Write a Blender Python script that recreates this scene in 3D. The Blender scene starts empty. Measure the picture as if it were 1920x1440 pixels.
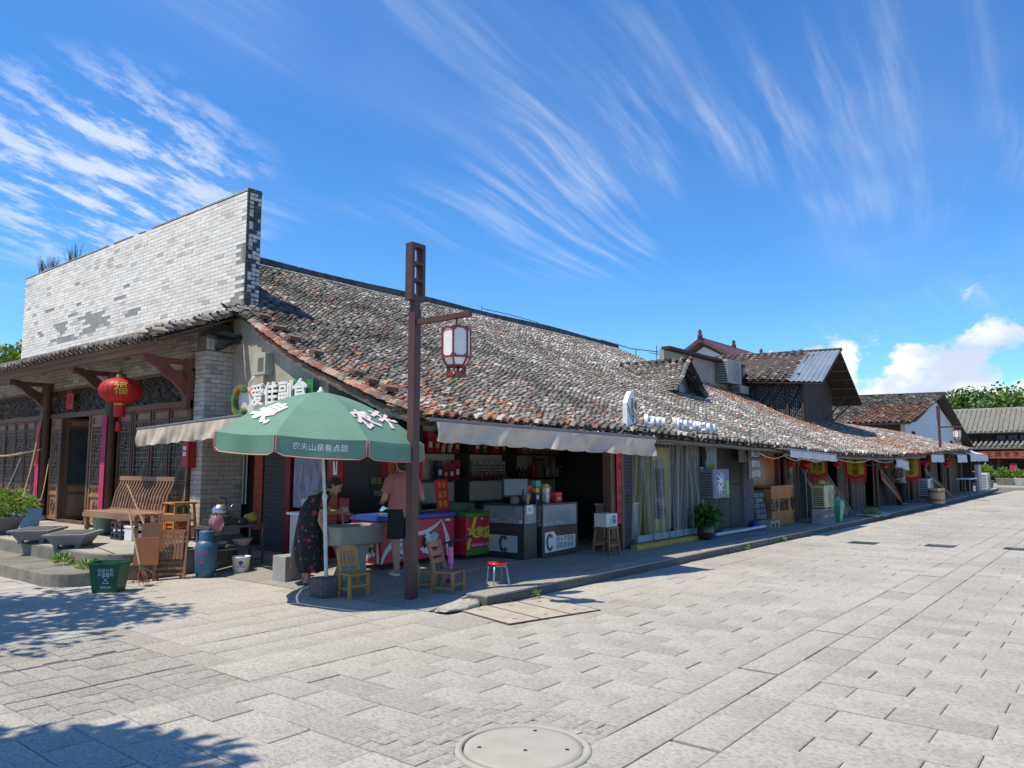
import bpy, bmesh, math, random
import numpy as np
from mathutils import Vector, Matrix, Euler, noise as mnoise

random.seed(7)
rng = np.random.default_rng(7)
SC = bpy.context.scene
COL = SC.collection
R = math.radians

# ------------------------------------------------------------------ camera, sky, sun, exposure
# x runs along the street, y from the street towards the houses, z up; the camera stands at 1.6 m
cam_d = bpy.data.cameras.new("camera")
cam_d.sensor_width = 36.0
cam_d.lens = 36.0 * 1430.0 / 1920.0
cam_d.clip_start = 0.05
cam_d.clip_end = 5000.0
cam = bpy.data.objects.new("camera", cam_d)
COL.objects.link(cam)
PITCH = math.atan(152.0 / 1430.0)
YAW = R(38.9)
cam.location = (0, 0, 1.6)
cam.rotation_euler = (math.pi / 2 + PITCH, 0, YAW - math.pi / 2)
SC.camera = cam

SUN_TO = Vector((-0.41, 0.265, 1.0)).normalized()
sun_d = bpy.data.lights.new("sun", 'SUN')
sun_d.energy = 5.0
sun_d.angle = R(0.53)
sun_d.color = (1.0, 0.905, 0.72)
sun = bpy.data.objects.new("sun", sun_d)
COL.objects.link(sun)
sun.rotation_euler = SUN_TO.to_track_quat('Z', 'Y').to_euler()

world = bpy.data.worlds.new("World")
SC.world = world
world.use_nodes = True
SC.view_settings.view_transform = 'Standard'
SC.view_settings.look = 'None'
SC.view_settings.exposure = 0.18
SC.view_settings.gamma = 1.0
SC.view_settings.use_curve_mapping = False


def build_world():
 nt = world.node_tree
 nt.nodes.clear()
 N = nt.nodes.new
 L = nt.links.new

 def math_(op, a=None, b=None, c=None, clamp=False):
  n = N('ShaderNodeMath')
  n.operation = op
  n.use_clamp = clamp
  for i, x in enumerate((a, b, c)):
   if x is None:
    continue
   if isinstance(x, (int, float)):
    n.inputs[i].default_value = x
   else:
    L(x, n.inputs[i])
  return n.outputs[0]

 def rampv(x, lo, hi, ease=True):
  n = N('ShaderNodeMapRange')
  n.interpolation_type = 'SMOOTHSTEP' if ease else 'LINEAR'
  n.inputs['From Min'].default_value = lo
  n.inputs['From Max'].default_value = hi
  L(x, n.inputs['Value'])
  return n.outputs['Result']

 def mixc(f, a, b):
  n = N('ShaderNodeMix')
  n.data_type = 'RGBA'
  if isinstance(f, (int, float)):
   n.inputs[0].default_value = f
  else:
   L(f, n.inputs[0])
  for s, x in ((n.inputs[6], a), (n.inputs[7], b)):
   if isinstance(x, tuple):
    s.default_value = (*x, 1)
   else:
    L(x, s)
  return n.outputs[2]

 sky = N('ShaderNodeTexSky')
 sky.sky_type = 'NISHITA'
 sky.sun_disc = False
 sky.sun_elevation = math.asin(SUN_TO.z)
 sky.sun_rotation = math.atan2(SUN_TO.x, SUN_TO.y)
 sky.altitude = 100
 sky.air_density = 1.0
 sky.dust_density = 0.25
 sky.ozone_density = 2.2
 # a deep, saturated summer blue
 hs = N('ShaderNodeHueSaturation')
 hs.inputs['Hue'].default_value = SKY_HUE
 hs.inputs['Saturation'].default_value = SKY_SAT
 hs.inputs['Value'].default_value = SKY_VAL
 L(sky.outputs[0], hs.inputs['Color'])
 tint = N('ShaderNodeMix')
 tint.data_type = 'RGBA'
 tint.blend_type = 'MULTIPLY'
 tint.inputs[0].default_value = 1.0
 L(hs.outputs['Color'], tint.inputs[6])
 tint.inputs[7].default_value = (*SKY_TINT, 1)
 skycol = tint.outputs[2]
 tc = N('ShaderNodeTexCoord')
 vec = tc.outputs['Generated']
 sep = N('ShaderNodeSeparateXYZ')
 L(vec, sep.inputs[0])
 X, Y, Z = sep.outputs
 # a flat cloud layer: divide by height
 den = math_('ADD', math_('MAXIMUM', Z, 0.0), 0.06)
 px = math_('DIVIDE', X, den)
 py = math_('DIVIDE', Y, den)
 comb = N('ShaderNodeCombineXYZ')
 L(px, comb.inputs[0])
 L(py, comb.inputs[1])
 plane = comb.outputs[0]

 def noise(v, scale, detail, rough, lac=2.0, dist=0.0):
  n = N('ShaderNodeTexNoise')
  n.inputs['Scale'].default_value = scale
  n.inputs['Detail'].default_value = detail
  n.inputs['Roughness'].default_value = rough
  n.inputs['Lacunarity'].default_value = lac
  n.inputs['Distortion'].default_value = dist
  L(v, n.inputs['Vector'])
  return n.outputs['Fac']

 def mapping(v, rot=0.0, scale=(1, 1, 1), loc=(0, 0, 0)):
  n = N('ShaderNodeMapping')
  n.vector_type = 'TEXTURE'
  n.inputs['Rotation'].default_value = (0, 0, rot)
  n.inputs['Scale'].default_value = scale
  n.inputs['Location'].default_value = loc
  L(v, n.inputs['Vector'])
  return n.outputs[0]

 # cirrus streaks, combed along one wind direction
 wob = N('ShaderNodeTexNoise')
 wob.inputs['Scale'].default_value = 0.55
 wob.inputs['Detail'].default_value = 2
 L(plane, wob.inputs['Vector'])
 va = N('ShaderNodeVectorMath')
 va.operation = 'MULTIPLY_ADD'
 L(wob.outputs['Color'], va.inputs[0])
 va.inputs[1].default_value = (0.42, 0.42, 0)
 L(plane, va.inputs[2])
 combed = mapping(va.outputs[0], CIRRUS_ROT, (2.6, 0.20, 1), CIRRUS_LOC)
 ci = noise(combed, 1.5, 7, 0.62)
 patch = noise(mapping(plane, CIRRUS_ROT, (1.9, 1.0, 1), CIRRUS_PLOC), 1.0, 3, 0.5)
 cirrus = math_('MULTIPLY', rampv(ci, 0.43, 0.80), rampv(patch, 0.47, 0.70))
 veil = math_('MULTIPLY', rampv(noise(mapping(plane, CIRRUS_ROT, (2.4, 0.9, 1), (3, 1, 0)), 0.8, 4, 0.55), 0.42, 0.8), 0.22)
 cirrus = math_('ADD', cirrus, math_('MULTIPLY', veil, rampv(patch, 0.38, 0.62)), clamp=True)
 # a sheet of small rippled cloud towards the left of the view
 dL = math_('DIVIDE', math_('SUBTRACT', math_('ARCTAN2', Y, X), R(67.5)), R(9.0))
 el = math_('ARCSINE', Z)
 dE = math_('DIVIDE', math_('SUBTRACT', el, R(19.0)), R(6.0))
 dd = math_('ADD', math_('MULTIPLY', dL, dL), math_('MULTIPLY', dE, dE))
 left = rampv(math_('SUBTRACT', 1.0, math_('MULTIPLY', dd, 0.5)), 0.0, 1.0)
 mac = noise(mapping(plane, R(25), (0.5, 0.19, 1)), 1.6, 8, 0.66)
 macv = math_('MULTIPLY', rampv(mac, 0.43, 0.62), left)
 high = math_('MAXIMUM', cirrus, macv)
 high = math_('MULTIPLY', high, rampv(el, R(7), R(15)))
 # heaped cloud low on the horizon to the right, thinning out all round
 az = math_('ARCTAN2', Y, X)
 comb2 = N('ShaderNodeCombineXYZ')
 L(math_('MULTIPLY', az, 10.0), comb2.inputs[0])
 L(math_('MULTIPLY', el, 13.0), comb2.inputs[1])
 cu = noise(comb2.outputs[0], 1.15, 9, 0.56, 2.1, 0.15)
 top = math_('SUBTRACT', 1.0, math_('DIVIDE', el, R(8.5)))
 azn = math_('DIVIDE', math_('SUBTRACT', az, R(5.0)), R(18.0))
 side = math_('SUBTRACT', 1.0, math_('MULTIPLY', azn, azn))
 bank = math_('ADD', math_('MULTIPLY', top, 0.42), math_('MULTIPLY', math_('MAXIMUM', side, -0.6), 0.17))
 # one tower in the bank
 ta = math_('DIVIDE', math_('SUBTRACT', az, R(15.1)), R(2.0))
 te = math_('DIVIDE', math_('SUBTRACT', el, R(6.3)), R(3.3))
 tow = math_('SUBTRACT', 1.0, math_('ADD', math_('MULTIPLY', ta, ta), math_('MULTIPLY', te, te)))
 tb = math_('DIVIDE', math_('SUBTRACT', az, R(23.7)), R(1.5))
 te2 = math_('DIVIDE', math_('SUBTRACT', el, R(7.4)), R(1.6))
 tow2 = math_('SUBTRACT', 1.0, math_('ADD', math_('MULTIPLY', tb, tb), math_('MULTIPLY', te2, te2)))
 bank = math_('MAXIMUM', bank, math_('ADD', math_('MULTIPLY', math_('MAXIMUM', tow, tow2), 0.30), 0.02))
 cum = rampv(math_('ADD', cu, bank), 0.66, 0.76)
 # grey-blue bellies: cloud light varies with its own thickness
 shade = noise(mapping(comb2.outputs[0], 0, (1, 0.7, 1), (0.25, 0.45, 0)), 1.0, 6, 0.5)
 cucol = mixc(rampv(shade, 0.40, 0.62), (0.60 * 10, 0.69 * 10, 0.86 * 10), (1.02 * 10, 1.03 * 10, 1.05 * 10))
 c1 = mixc(math_('MULTIPLY', high, 0.55), skycol, (10.0, 10.0, 10.2))
 c2 = mixc(cum, c1, cucol)
 bg = N('ShaderNodeBackground')
 bg.inputs['Strength'].default_value = SKY_STRENGTH
 L(c2, bg.inputs['Color'])
 out = N('ShaderNodeOutputWorld')
 L(bg.outputs[0], out.inputs['Surface'])


SKY_STRENGTH = 0.10
SKY_HUE, SKY_SAT, SKY_VAL = 0.5, 1.22, 1.16
SKY_TINT = (0.80, 1.22, 1.52)
CIRRUS_ROT = R(6)
CIRRUS_LOC = (0.3, 0.1, 0)
CIRRUS_PLOC = (-0.8, 1.3, 0)
build_world()

# ------------------------------------------------------------------ helpers
CAM = Vector((0, 0, 1.6))
FW = Vector((math.cos(YAW) * math.cos(PITCH), math.sin(YAW) * math.cos(PITCH), math.sin(PITCH)))
RT = Vector((math.sin(YAW), -math.cos(YAW), 0))
UPV = RT.cross(FW)


def tag(o, label=None, cat=None, group=None, kind=None):
 if label:
  o["label"] = label
 if cat:
  o["category"] = cat
 if group:
  o["group"] = group
 if kind:
  o["kind"] = kind
 return o


PW = {}


def world_of(o):
 return PW.get(o.name, Matrix.Identity(4))


def link(o, parent=None, M=None):
 COL.objects.link(o)
 if M is not None:
  o.matrix_basis = M
 PW[o.name] = Matrix(M) if M is not None else Matrix.Identity(4)
 if parent is not None:
  o.parent = parent
  o.matrix_parent_inverse = PW[parent.name].inverted()
 return o


def thing(name, label, cat, loc=(0, 0, 0), rz=0.0, group=None):
 o = bpy.data.objects.new(name, None)
 o.empty_display_size = 0.1
 link(o, None, Matrix.Translation(loc) @ Matrix.Rotation(rz, 4, 'Z'))
 return tag(o, label, cat, group)


def copy_thing(root, M, label=None, group=None):
 """a thing with copies of its parts and sub-parts, moved to matrix M"""
 R0 = PW[root.name]
 D = M @ R0.inverted()

 def cp(o, par):
  c = o.copy()
  COL.objects.link(c)
  m = D @ PW[o.name]
  c.matrix_basis = m
  PW[c.name] = m
  if par is not None:
   c.parent = par
   c.matrix_parent_inverse = PW[par.name].inverted()
  for ch in KIDS.get(o.name, []):
   cp(ch, c)
   KIDS.setdefault(c.name, [])
  return c
 n = cp(root, None)
 if label:
  n["label"] = label
 if group:
  n["group"] = group
 return n


KIDS = {}


class MB:
 """collects geometry for ONE mesh object"""

 def __init__(self):
  self.V, self.F, self.M, self.C = [], [], [], []
  self.smooth = []

 def add(self, verts, faces, m=0, col=None, smooth=False):
  b = len(self.V)
  self.V.extend([tuple(v) for v in verts])
  for f in faces:
   self.F.append(tuple(b + i for i in f))
   self.M.append(m)
   self.C.append(col)
   self.smooth.append(smooth)
  return self

 def box(self, x0, x1, y0, y1, z0, z1, m=0, col=None, T=None):
  v = [Vector((x, y, z)) for z in (z0, z1) for y in (y0, y1) for x in (x0, x1)]
  if T is not None:
   v = [T @ p for p in v]
  return self.add(v, [(0, 2, 3, 1), (4, 5, 7, 6), (0, 1, 5, 4), (2, 6, 7, 3), (0, 4, 6, 2), (1, 3, 7, 5)], m, col)

 def boxc(self, c, s, T=None, m=0, col=None):
  return self.box(c[0] - s[0] / 2, c[0] + s[0] / 2, c[1] - s[1] / 2, c[1] + s[1] / 2, c[2] - s[2] / 2, c[2] + s[2] / 2, m, col, T)

 def bar(self, a, b, w, h, m=0, col=None, up=(0, 0, 1)):
  """square bar from a to b, w wide, h tall"""
  a, b = Vector(a), Vector(b)
  d = (b - a).normalized()
  upv = Vector(up)
  if abs(d.dot(upv)) > 0.98:
   upv = Vector((1, 0, 0))
  s = d.cross(upv).normalized() * (w / 2)
  t = s.cross(d).normalized() * (h / 2)
  v = [a - s - t, a + s - t, a + s + t, a - s + t, b - s - t, b + s - t, b + s + t, b - s + t]
  return self.add(v, [(3, 2, 1, 0), (4, 5, 6, 7), (0, 1, 5, 4), (1, 2, 6, 5), (2, 3, 7, 6), (3, 0, 4, 7)], m, col)

 def tube(self, pts, r, n=8, m=0, cap=True, smooth=True, col=None, sx=1.0):
  pts = [Vector(p) for p in pts]
  rs = r if isinstance(r, (list, tuple)) else [r] * len(pts)
  rings = []
  prev = None
  for i, p in enumerate(pts):
   d = (pts[min(i + 1, len(pts) - 1)] - pts[max(i - 1, 0)])
   if d.length < 1e-9:
    d = Vector((0, 0, 1))
   d.normalize()
   if prev is None:
    ref = Vector((0, 0, 1)) if abs(d.z) < 0.95 else Vector((1, 0, 0))
    s = d.cross(ref).normalized()
   else:
    s = (prev - d * prev.dot(d))
    s = s.normalized() if s.length > 1e-6 else d.orthogonal().normalized()
   prev = s
   t = d.cross(s).normalized()
   rings.append([p + s * (math.cos(2 * math.pi * k / n) * rs[i] * sx) + t * (math.sin(2 * math.pi * k / n) * rs[i]) for k in range(n)])
  V = [v for ring in rings for v in ring]
  F = []
  for i in range(len(pts) - 1):
   for k in range(n):
    k2 = (k + 1) % n
    F.append((i * n + k, i * n + k2, (i + 1) * n + k2, (i + 1) * n + k))
  self.add(V, F, m, col, smooth)
  if cap:
   self.add(rings[0], [tuple(range(n - 1, -1, -1))], m, col)
   self.add(rings[-1], [tuple(range(n))], m, col)
  return self

 def lathe(self, prof, c=(0, 0, 0), n=20, m=0, smooth=True, T=None, col=None, sx=1.0, sy=1.0, a0=0.0):
  """prof: list of (radius, z)"""
  V = []
  for r, z in prof:
   for k in range(n):
    a = a0 + 2 * math.pi * k / n
    p = Vector((c[0] + r * sx * math.cos(a), c[1] + r * sy * math.sin(a), c[2] + z))
    V.append(T @ p if T is not None else p)
  F = []
  for i in range(len(prof) - 1):
   for k in range(n):
    k2 = (k + 1) % n
    F.append((i * n + k, i * n + k2, (i + 1) * n + k2, (i + 1) * n + k))
  return self.add(V, F, m, col, smooth)

 def ball(self, c, r, n=12, rings=8, m=0, T=None, col=None):
  rx, ry, rz = r if isinstance(r, (tuple, list)) else (r, r, r)
  prof = [(max(1e-4, math.sin(math.pi * i / rings)), -math.cos(math.pi * i / rings) * rz) for i in range(rings + 1)]
  if T is None:
   return self.lathe(prof, c, n, m, True, None, col, rx, ry)
  return self.lathe([(a, b) for a, b in prof], (0, 0, 0), n, m, True, Matrix.Translation(c) @ T, col, rx, ry)

 def prism(self, poly, axis, a, b, m=0, col=None, T=None):
  """poly: 2D outline; extruded along axis ('x','y','z') from a to b"""
  def P(p, h):
   q = {'x': (h, p[0], p[1]), 'y': (p[0], h, p[1]), 'z': (p[0], p[1], h)}[axis]
   q = Vector(q)
   return T @ q if T is not None else q
  n = len(poly)
  V = [P(p, a) for p in poly] + [P(p, b) for p in poly]
  F = [tuple(range(n - 1, -1, -1)), tuple(range(n, 2 * n))]
  for i in range(n):
   j = (i + 1) % n
   F.append((i, j, n + j, n + i))
  return self.add(V, F, m, col)

 def sheet(self, fn, nu, nv, m=0, smooth=True, col=None):
  V = [fn(i / nu, j / nv) for j in range(nv + 1) for i in range(nu + 1)]
  F = [(j * (nu + 1) + i, j * (nu + 1) + i + 1, (j + 1) * (nu + 1) + i + 1, (j + 1) * (nu + 1) + i) for j in range(nv) for i in range(nu)]
  return self.add(V, F, m, col, smooth)

 def mesh(self, name, mats):
  me = bpy.data.meshes.new(name)
  me.from_pydata(self.V, [], self.F)
  for mt in (mats if isinstance(mats, (list, tuple)) else [mats]):
   me.materials.append(mt)
  me.polygons.foreach_set("material_index", self.M)
  me.polygons.foreach_set("use_smooth", self.smooth)
  if any(c is not None for c in self.C):
   at = me.attributes.new("Col", 'FLOAT_COLOR', 'FACE')
   arr = []
   for c in self.C:
    c = c or (0.5, 0.5, 0.5)
    arr.extend((c[0], c[1], c[2], 1.0))
   at.data.foreach_set("color", arr)
  me.update()
  return me

 def build(self, name, mats, parent=None, bevel=0.0, fix=True, M=None, solid=0.0, sub=0):
  me = self.mesh(name, mats)
  if fix:
   bm = bmesh.new()
   bm.from_mesh(me)
   bmesh.ops.recalc_face_normals(bm, faces=bm.faces)
   bm.to_mesh(me)
   bm.free()
  o = bpy.data.objects.new(name, me)
  link(o, parent, M)
  if parent is not None:
   KIDS.setdefault(parent.name, []).append(o)
  if solid:
   md = o.modifiers.new("solid", 'SOLIDIFY')
   md.thickness = solid
  if bevel:
   md = o.modifiers.new("bevel", 'BEVEL')
   md.width = bevel
   md.segments = 2
   md.limit_method = 'ANGLE'
   md.angle_limit = R(40)
  if sub:
   md = o.modifiers.new("sub", 'SUBSURF')
   md.levels = md.render_levels = sub
  return o


def struct(o):
 o["kind"] = "structure"
 return o


# ------------------------------------------------------------------ materials
MATS = {}


def mat(name, base=(0.5, 0.5, 0.5), rough=0.7, var=0.2, scale=6.0, bump=0.0, bscale=40.0, metal=0.0, attr=False,
  stretch=None, dirt=0.0, dirtcol=(0.05, 0.045, 0.035), dscale=1.5, spec=0.5, emit=0.0, trans=0.0, alpha=1.0, coat=0.0, sss=0.0, var2=None):
 if name in MATS:
  return MATS[name]
 m = bpy.data.materials.new(name)
 m.use_nodes = True
 nt = m.node_tree
 b = nt.nodes['Principled BSDF']
 N, L = nt.nodes.new, nt.links.new
 tc = N('ShaderNodeTexCoord')
 vec = tc.outputs['Object']
 if stretch:
  mp = N('ShaderNodeMapping')
  mp.inputs['Scale'].default_value = stretch
  L(vec, mp.inputs['Vector'])
  vec = mp.outputs[0]

 def noise(s, d=5, ro=0.6, v=vec):
  n = N('ShaderNodeTexNoise')
  n.inputs['Scale'].default_value = s
  n.inputs['Detail'].default_value = d
  n.inputs['Roughness'].default_value = ro
  L(v, n.inputs['Vector'])
  return n.outputs['Fac']

 def mixc(f, a, c, mode='MIX'):
  n = N('ShaderNodeMix')
  n.data_type = 'RGBA'
  n.blend_type = mode
  if isinstance(f, float):
   n.inputs[0].default_value = f
  else:
   L(f, n.inputs[0])
  for s, x in ((n.inputs[6], a), (n.inputs[7], c)):
   if isinstance(x, tuple):
    s.default_value = (*x[:3], 1)
   else:
    L(x, s)
  return n.outputs[2]

 def rng_(x, lo, hi, a=0.0, c=1.0):
  n = N('ShaderNodeMapRange')
  n.inputs[1].default_value, n.inputs[2].default_value = lo, hi
  n.inputs[3].default_value, n.inputs[4].default_value = a, c
  L(x, n.inputs[0])
  return n.outputs[0]
 if attr:
  at = N('ShaderNodeAttribute')
  at.attribute_name = 'Col'
  c = at.outputs['Color']
 else:
  c = base
 if var > 0 or attr:
  f = rng_(noise(scale), 0.3, 0.7, 1.0 - var, 1.0 + var)
  n = N('ShaderNodeVectorMath')
  n.operation = 'SCALE'
  if isinstance(c, tuple):
   n.inputs[0].default_value = c[:3]
  else:
   L(c, n.inputs[0])
  L(f, n.inputs['Scale'])
  c = n.outputs[0]
 if var2:
  c = mixc(rng_(noise(var2[1], 6, 0.65), 0.45, 0.65, 0.0, var2[2]), c, var2[0])
 if dirt > 0:
  f = rng_(noise(dscale, 8, 0.7), 0.48, 0.72, 0.0, dirt)
  c = mixc(f, c, dirtcol)
 if isinstance(c, tuple):
  b.inputs['Base Color'].default_value = (*c[:3], 1)
 else:
  L(c, b.inputs['Base Color'])
 b.inputs['Roughness'].default_value = rough
 b.inputs['Metallic'].default_value = metal
 b.inputs['Specular IOR Level'].default_value = spec
 if trans:
  b.inputs['Transmission Weight'].default_value = trans
 if alpha < 1:
  b.inputs['Alpha'].default_value = alpha
 if coat:
  b.inputs['Coat Weight'].default_value = coat
 if sss:
  b.inputs['Subsurface Weight'].default_value = sss
  b.inputs['Subsurface Radius'].default_value = (0.02, 0.008, 0.004)
 if emit:
  b.inputs['Emission Color'].default_value = (*base[:3], 1)
  b.inputs['Emission Strength'].default_value = emit
 if bump > 0:
  bn = N('ShaderNodeBump')
  bn.inputs['Strength'].default_value = min(1.0, bump)
  bn.inputs['Distance'].default_value = 0.01
  L(noise(bscale, 4, 0.6), bn.inputs['Height'])
  L(bn.outputs[0], b.inputs['Normal'])
 MATS[name] = m
 return m


def fabric(name, col, trans=0.35, rough=0.85, var=0.08, scale=5.0, dirt=0.0, dscale=2.0):
 """cloth that lets some daylight through"""
 m = mat(name, col, rough, var, scale, 0.15, 60, dirt=dirt, dscale=dscale, dirtcol=(0.12, 0.10, 0.08))
 nt = m.node_tree
 b = nt.nodes['Principled BSDF']
 out = [n for n in nt.nodes if n.type == 'OUTPUT_MATERIAL'][0]
 if any(n.type == 'MIX_SHADER' for n in nt.nodes):
  return m
 t = nt.nodes.new('ShaderNodeBsdfTranslucent')
 t.inputs[0].default_value = (*col, 1)
 mx = nt.nodes.new('ShaderNodeMixShader')
 mx.inputs[0].default_value = trans
 nt.links.new(b.outputs[0], mx.inputs[1])
 nt.links.new(t.outputs[0], mx.inputs[2])
 nt.links.new(mx.outputs[0], out.inputs['Surface'])
 return m


def plain(name, col, rough=0.5, metal=0.0, **k):
 k.setdefault('var', 0.06)
 return mat(name, col, rough, metal=metal, **k)


def glassy(name, col=(0.9, 0.95, 0.95), rough=0.03, alpha=0.25):
 """thin pane: mostly clear, with reflection"""
 if name in MATS:
  return MATS[name]
 m = bpy.data.materials.new(name)
 m.use_nodes = True
 nt = m.node_tree
 nt.nodes.clear()
 N, L = nt.nodes.new, nt.links.new
 tr = N('ShaderNodeBsdfTransparent')
 tr.inputs[0].default_value = (*col, 1)
 gl = N('ShaderNodeBsdfPrincipled')
 gl.inputs['Base Color'].default_value = (*col, 1)
 gl.inputs['Roughness'].default_value = rough
 gl.inputs['Specular IOR Level'].default_value = 0.8
 lw = N('ShaderNodeLayerWeight')
 lw.inputs[0].default_value = 0.35
 mr = N('ShaderNodeMapRange')
 mr.inputs[3].default_value = alpha
 mr.inputs[4].default_value = min(1.0, alpha + 0.38)
 L(lw.outputs['Facing'], mr.inputs[0])
 mx = N('ShaderNodeMixShader')
 L(mr.outputs[0], mx.inputs[0])
 L(tr.outputs[0], mx.inputs[1])
 L(gl.outputs[0], mx.inputs[2])
 out = N('ShaderNodeOutputMaterial')
 L(mx.outputs[0], out.inputs['Surface'])
 MATS[name] = m
 return m


# ------------------------------------------------------------------ text
def text_mesh(s, size=1.0, extrude=0.0, line=1.0, bold=0.0, align='CENTER', sx=1.0):
 cu = bpy.data.curves.new("txt", 'FONT')
 cu.body = s
 cu.size = size
 cu.align_x = align
 cu.align_y = 'CENTER'
 cu.space_line = line
 cu.extrude = extrude
 cu.offset = bold
 cu.resolution_u = 2
 o = bpy.data.objects.new("txt", cu)
 COL.objects.link(o)
 o.scale = (sx, 1, 1)
 dg = bpy.context.evaluated_depsgraph_get()
 me = bpy.data.meshes.new_from_object(o.evaluated_get(dg))
 if sx != 1.0:
  me.transform(Matrix.Diagonal((sx, 1, 1, 1)))
 bpy.data.objects.remove(o)
 bpy.data.curves.remove(cu)
 me.materials.clear()
 return me


def frame(origin, right, up):
 """matrix whose x is right, y is up, z faces the reader"""
 r = Vector(right).normalized()
 u = Vector(up).normalized()
 n = r.cross(u).normalized()
 u = n.cross(r)
 M = Matrix((r, u, n)).transposed().to_4x4()
 M.translation = Vector(origin)
 return M


def lettering(name, s, M, size, material, parent, line=1.0, extrude=0.0, bold=0.0, sx=1.0):
 me = text_mesh(s, size, extrude, line, bold, 'CENTER', sx)
 me.materials.append(material)
 me.name = name
 o = bpy.data.objects.new(name, me)
 link(o, parent, M)
 if parent is not None:
  KIDS.setdefault(parent.name, []).append(o)
 return o


FACE_STREET = ((1, 0, 0), (0, 0, 1))      # reads on a wall that faces the street (-y)
FACE_WEST = ((0, -1, 0), (0, 0, 1))       # reads on a wall that faces -x


# ------------------------------------------------------------------ many alike pieces: nearest as parts, the rest one mesh
def merged(name, tv, tf, mats4, cols, material, parent):
 tv = np.asarray(tv, float)
 n, k = len(mats4), len(tv)
 A = np.asarray(mats4, float)
 P = np.einsum('nij,kj->nki', A[:, :3, :3], tv) + A[:, None, :3, 3]
 nf = len(tf)
 q = np.asarray(tf, int)
 idx = (q[None] + (np.arange(n) * k)[:, None, None]).reshape(-1)
 me = bpy.data.meshes.new(name)
 me.vertices.add(n * k)
 me.vertices.foreach_set("co", P.reshape(-1))
 me.loops.add(len(idx))
 me.loops.foreach_set("vertex_index", idx)
 me.polygons.add(n * nf)
 me.polygons.foreach_set("loop_start", np.arange(n * nf) * 4)
 me.polygons.foreach_set("use_smooth", np.zeros(n * nf, dtype=bool))
 me.update(calc_edges=True)
 at = me.attributes.new("Col", 'FLOAT_COLOR', 'FACE')
 c = np.ones((n, nf, 4))
 c[:, :, :3] = np.asarray(cols)[:, None, :]
 at.data.foreach_set("color", c.reshape(-1))
 me.materials.append(material)
 me.validate()
 o = bpy.data.objects.new(name, me)
 link(o, parent)
 KIDS.setdefault(parent.name, []).append(o)
 o["kind"] = "stuff"
 return o


def in_view(p, pad=0.04):
 d = Vector(p) - CAM
 w = d.dot(FW)
 if w < 0.3:
  return False
 return abs(d.dot(RT) / w) < 0.672 + pad and abs(d.dot(UPV) / w) < 0.504 + pad


def pieces(name, stuffname, tv, tf, mats4, cols, material, parent, limit=300, rank=None):
 """mats4: list of Matrix; the ones that show largest become parts of parent"""
 mats4 = [np.array(m, float) for m in mats4]
 d = []
 for i, m in enumerate(mats4):
  p = Vector(m[:3, 3])
  k = (p - CAM).length
  d.append(k if in_view(p, 0.0) else k + 1000)
 if rank is not None:
  d = [a + rank[i] for i, a in enumerate(d)]
 order = np.argsort(d, kind='stable')
 near = [i for i in order[:limit] if d[i] < 1000]
 far = [i for i in range(len(mats4)) if i not in set(near)]
 cache = {}
 for i in near:
  c = tuple(np.round(np.asarray(cols[i]) / 0.03).astype(int)) if len(near) > 40 else tuple(np.round(np.asarray(cols[i]) / 0.01).astype(int))
  if c not in cache:
   me = bpy.data.meshes.new(name)
   me.from_pydata([tuple(v) for v in tv], [], [tuple(f) for f in tf])
   at = me.attributes.new("Col", 'FLOAT_COLOR', 'FACE')
   cc = []
   for _ in tf:
    cc.extend((*[float(x) for x in cols[i]], 1.0))
   at.data.foreach_set("color", cc)
   me.materials.append(material)
   cache[c] = me
  o = bpy.data.objects.new(name, cache[c])
  link(o, parent, Matrix(mats4[i]))
  KIDS.setdefault(parent.name, []).append(o)
 if far:
  merged(stuffname, tv, tf, [mats4[i] for i in far], [cols[i] for i in far], material, parent)


BOX_V = [(x, y, z) for z in (-.5, .5) for y in (-.5, .5) for x in (-.5, .5)]
BOX_F = [(0, 2, 3, 1), (4, 5, 7, 6), (0, 1, 5, 4), (2, 6, 7, 3), (0, 4, 6, 2), (1, 3, 7, 5)]
# a slab with a worn (chamfered) top edge
_c = 0.46
SLAB_V = [(-.5, -.5, -1), (.5, -.5, -1), (.5, .5, -1), (-.5, .5, -1), (-.5, -.5, -.12), (.5, -.5, -.12), (.5, .5, -.12), (-.5, .5, -.12),
    (-.485, -.485, 0), (.485, -.485, 0), (.485, .485, 0), (-.485, .485, 0)]
SLAB_F = [(0, 1, 5, 4), (1, 2, 6, 5), (2, 3, 7, 6), (3, 0, 4, 7), (4, 5, 9, 8), (5, 6, 10, 9), (6, 7, 11, 10), (7, 4, 8, 11), (8, 9, 10, 11)]


def TRS(loc, scale=(1, 1, 1), rz=0.0, rx=0.0, ry=0.0):
 return Matrix.Translation(loc) @ Euler((rx, ry, rz)).to_matrix().to_4x4() @ Matrix.Diagonal((*scale, 1))


NTH = ['first', 'second', 'third', 'fourth', 'fifth', 'sixth', 'seventh', 'eighth', 'ninth', 'tenth']


def lerp(a, b, t):
 return a + (b - a) * t


def jit(c, f):
 k = 1 + random.uniform(-f, f)
 return tuple(max(0.0, x * k) for x in c)


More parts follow.
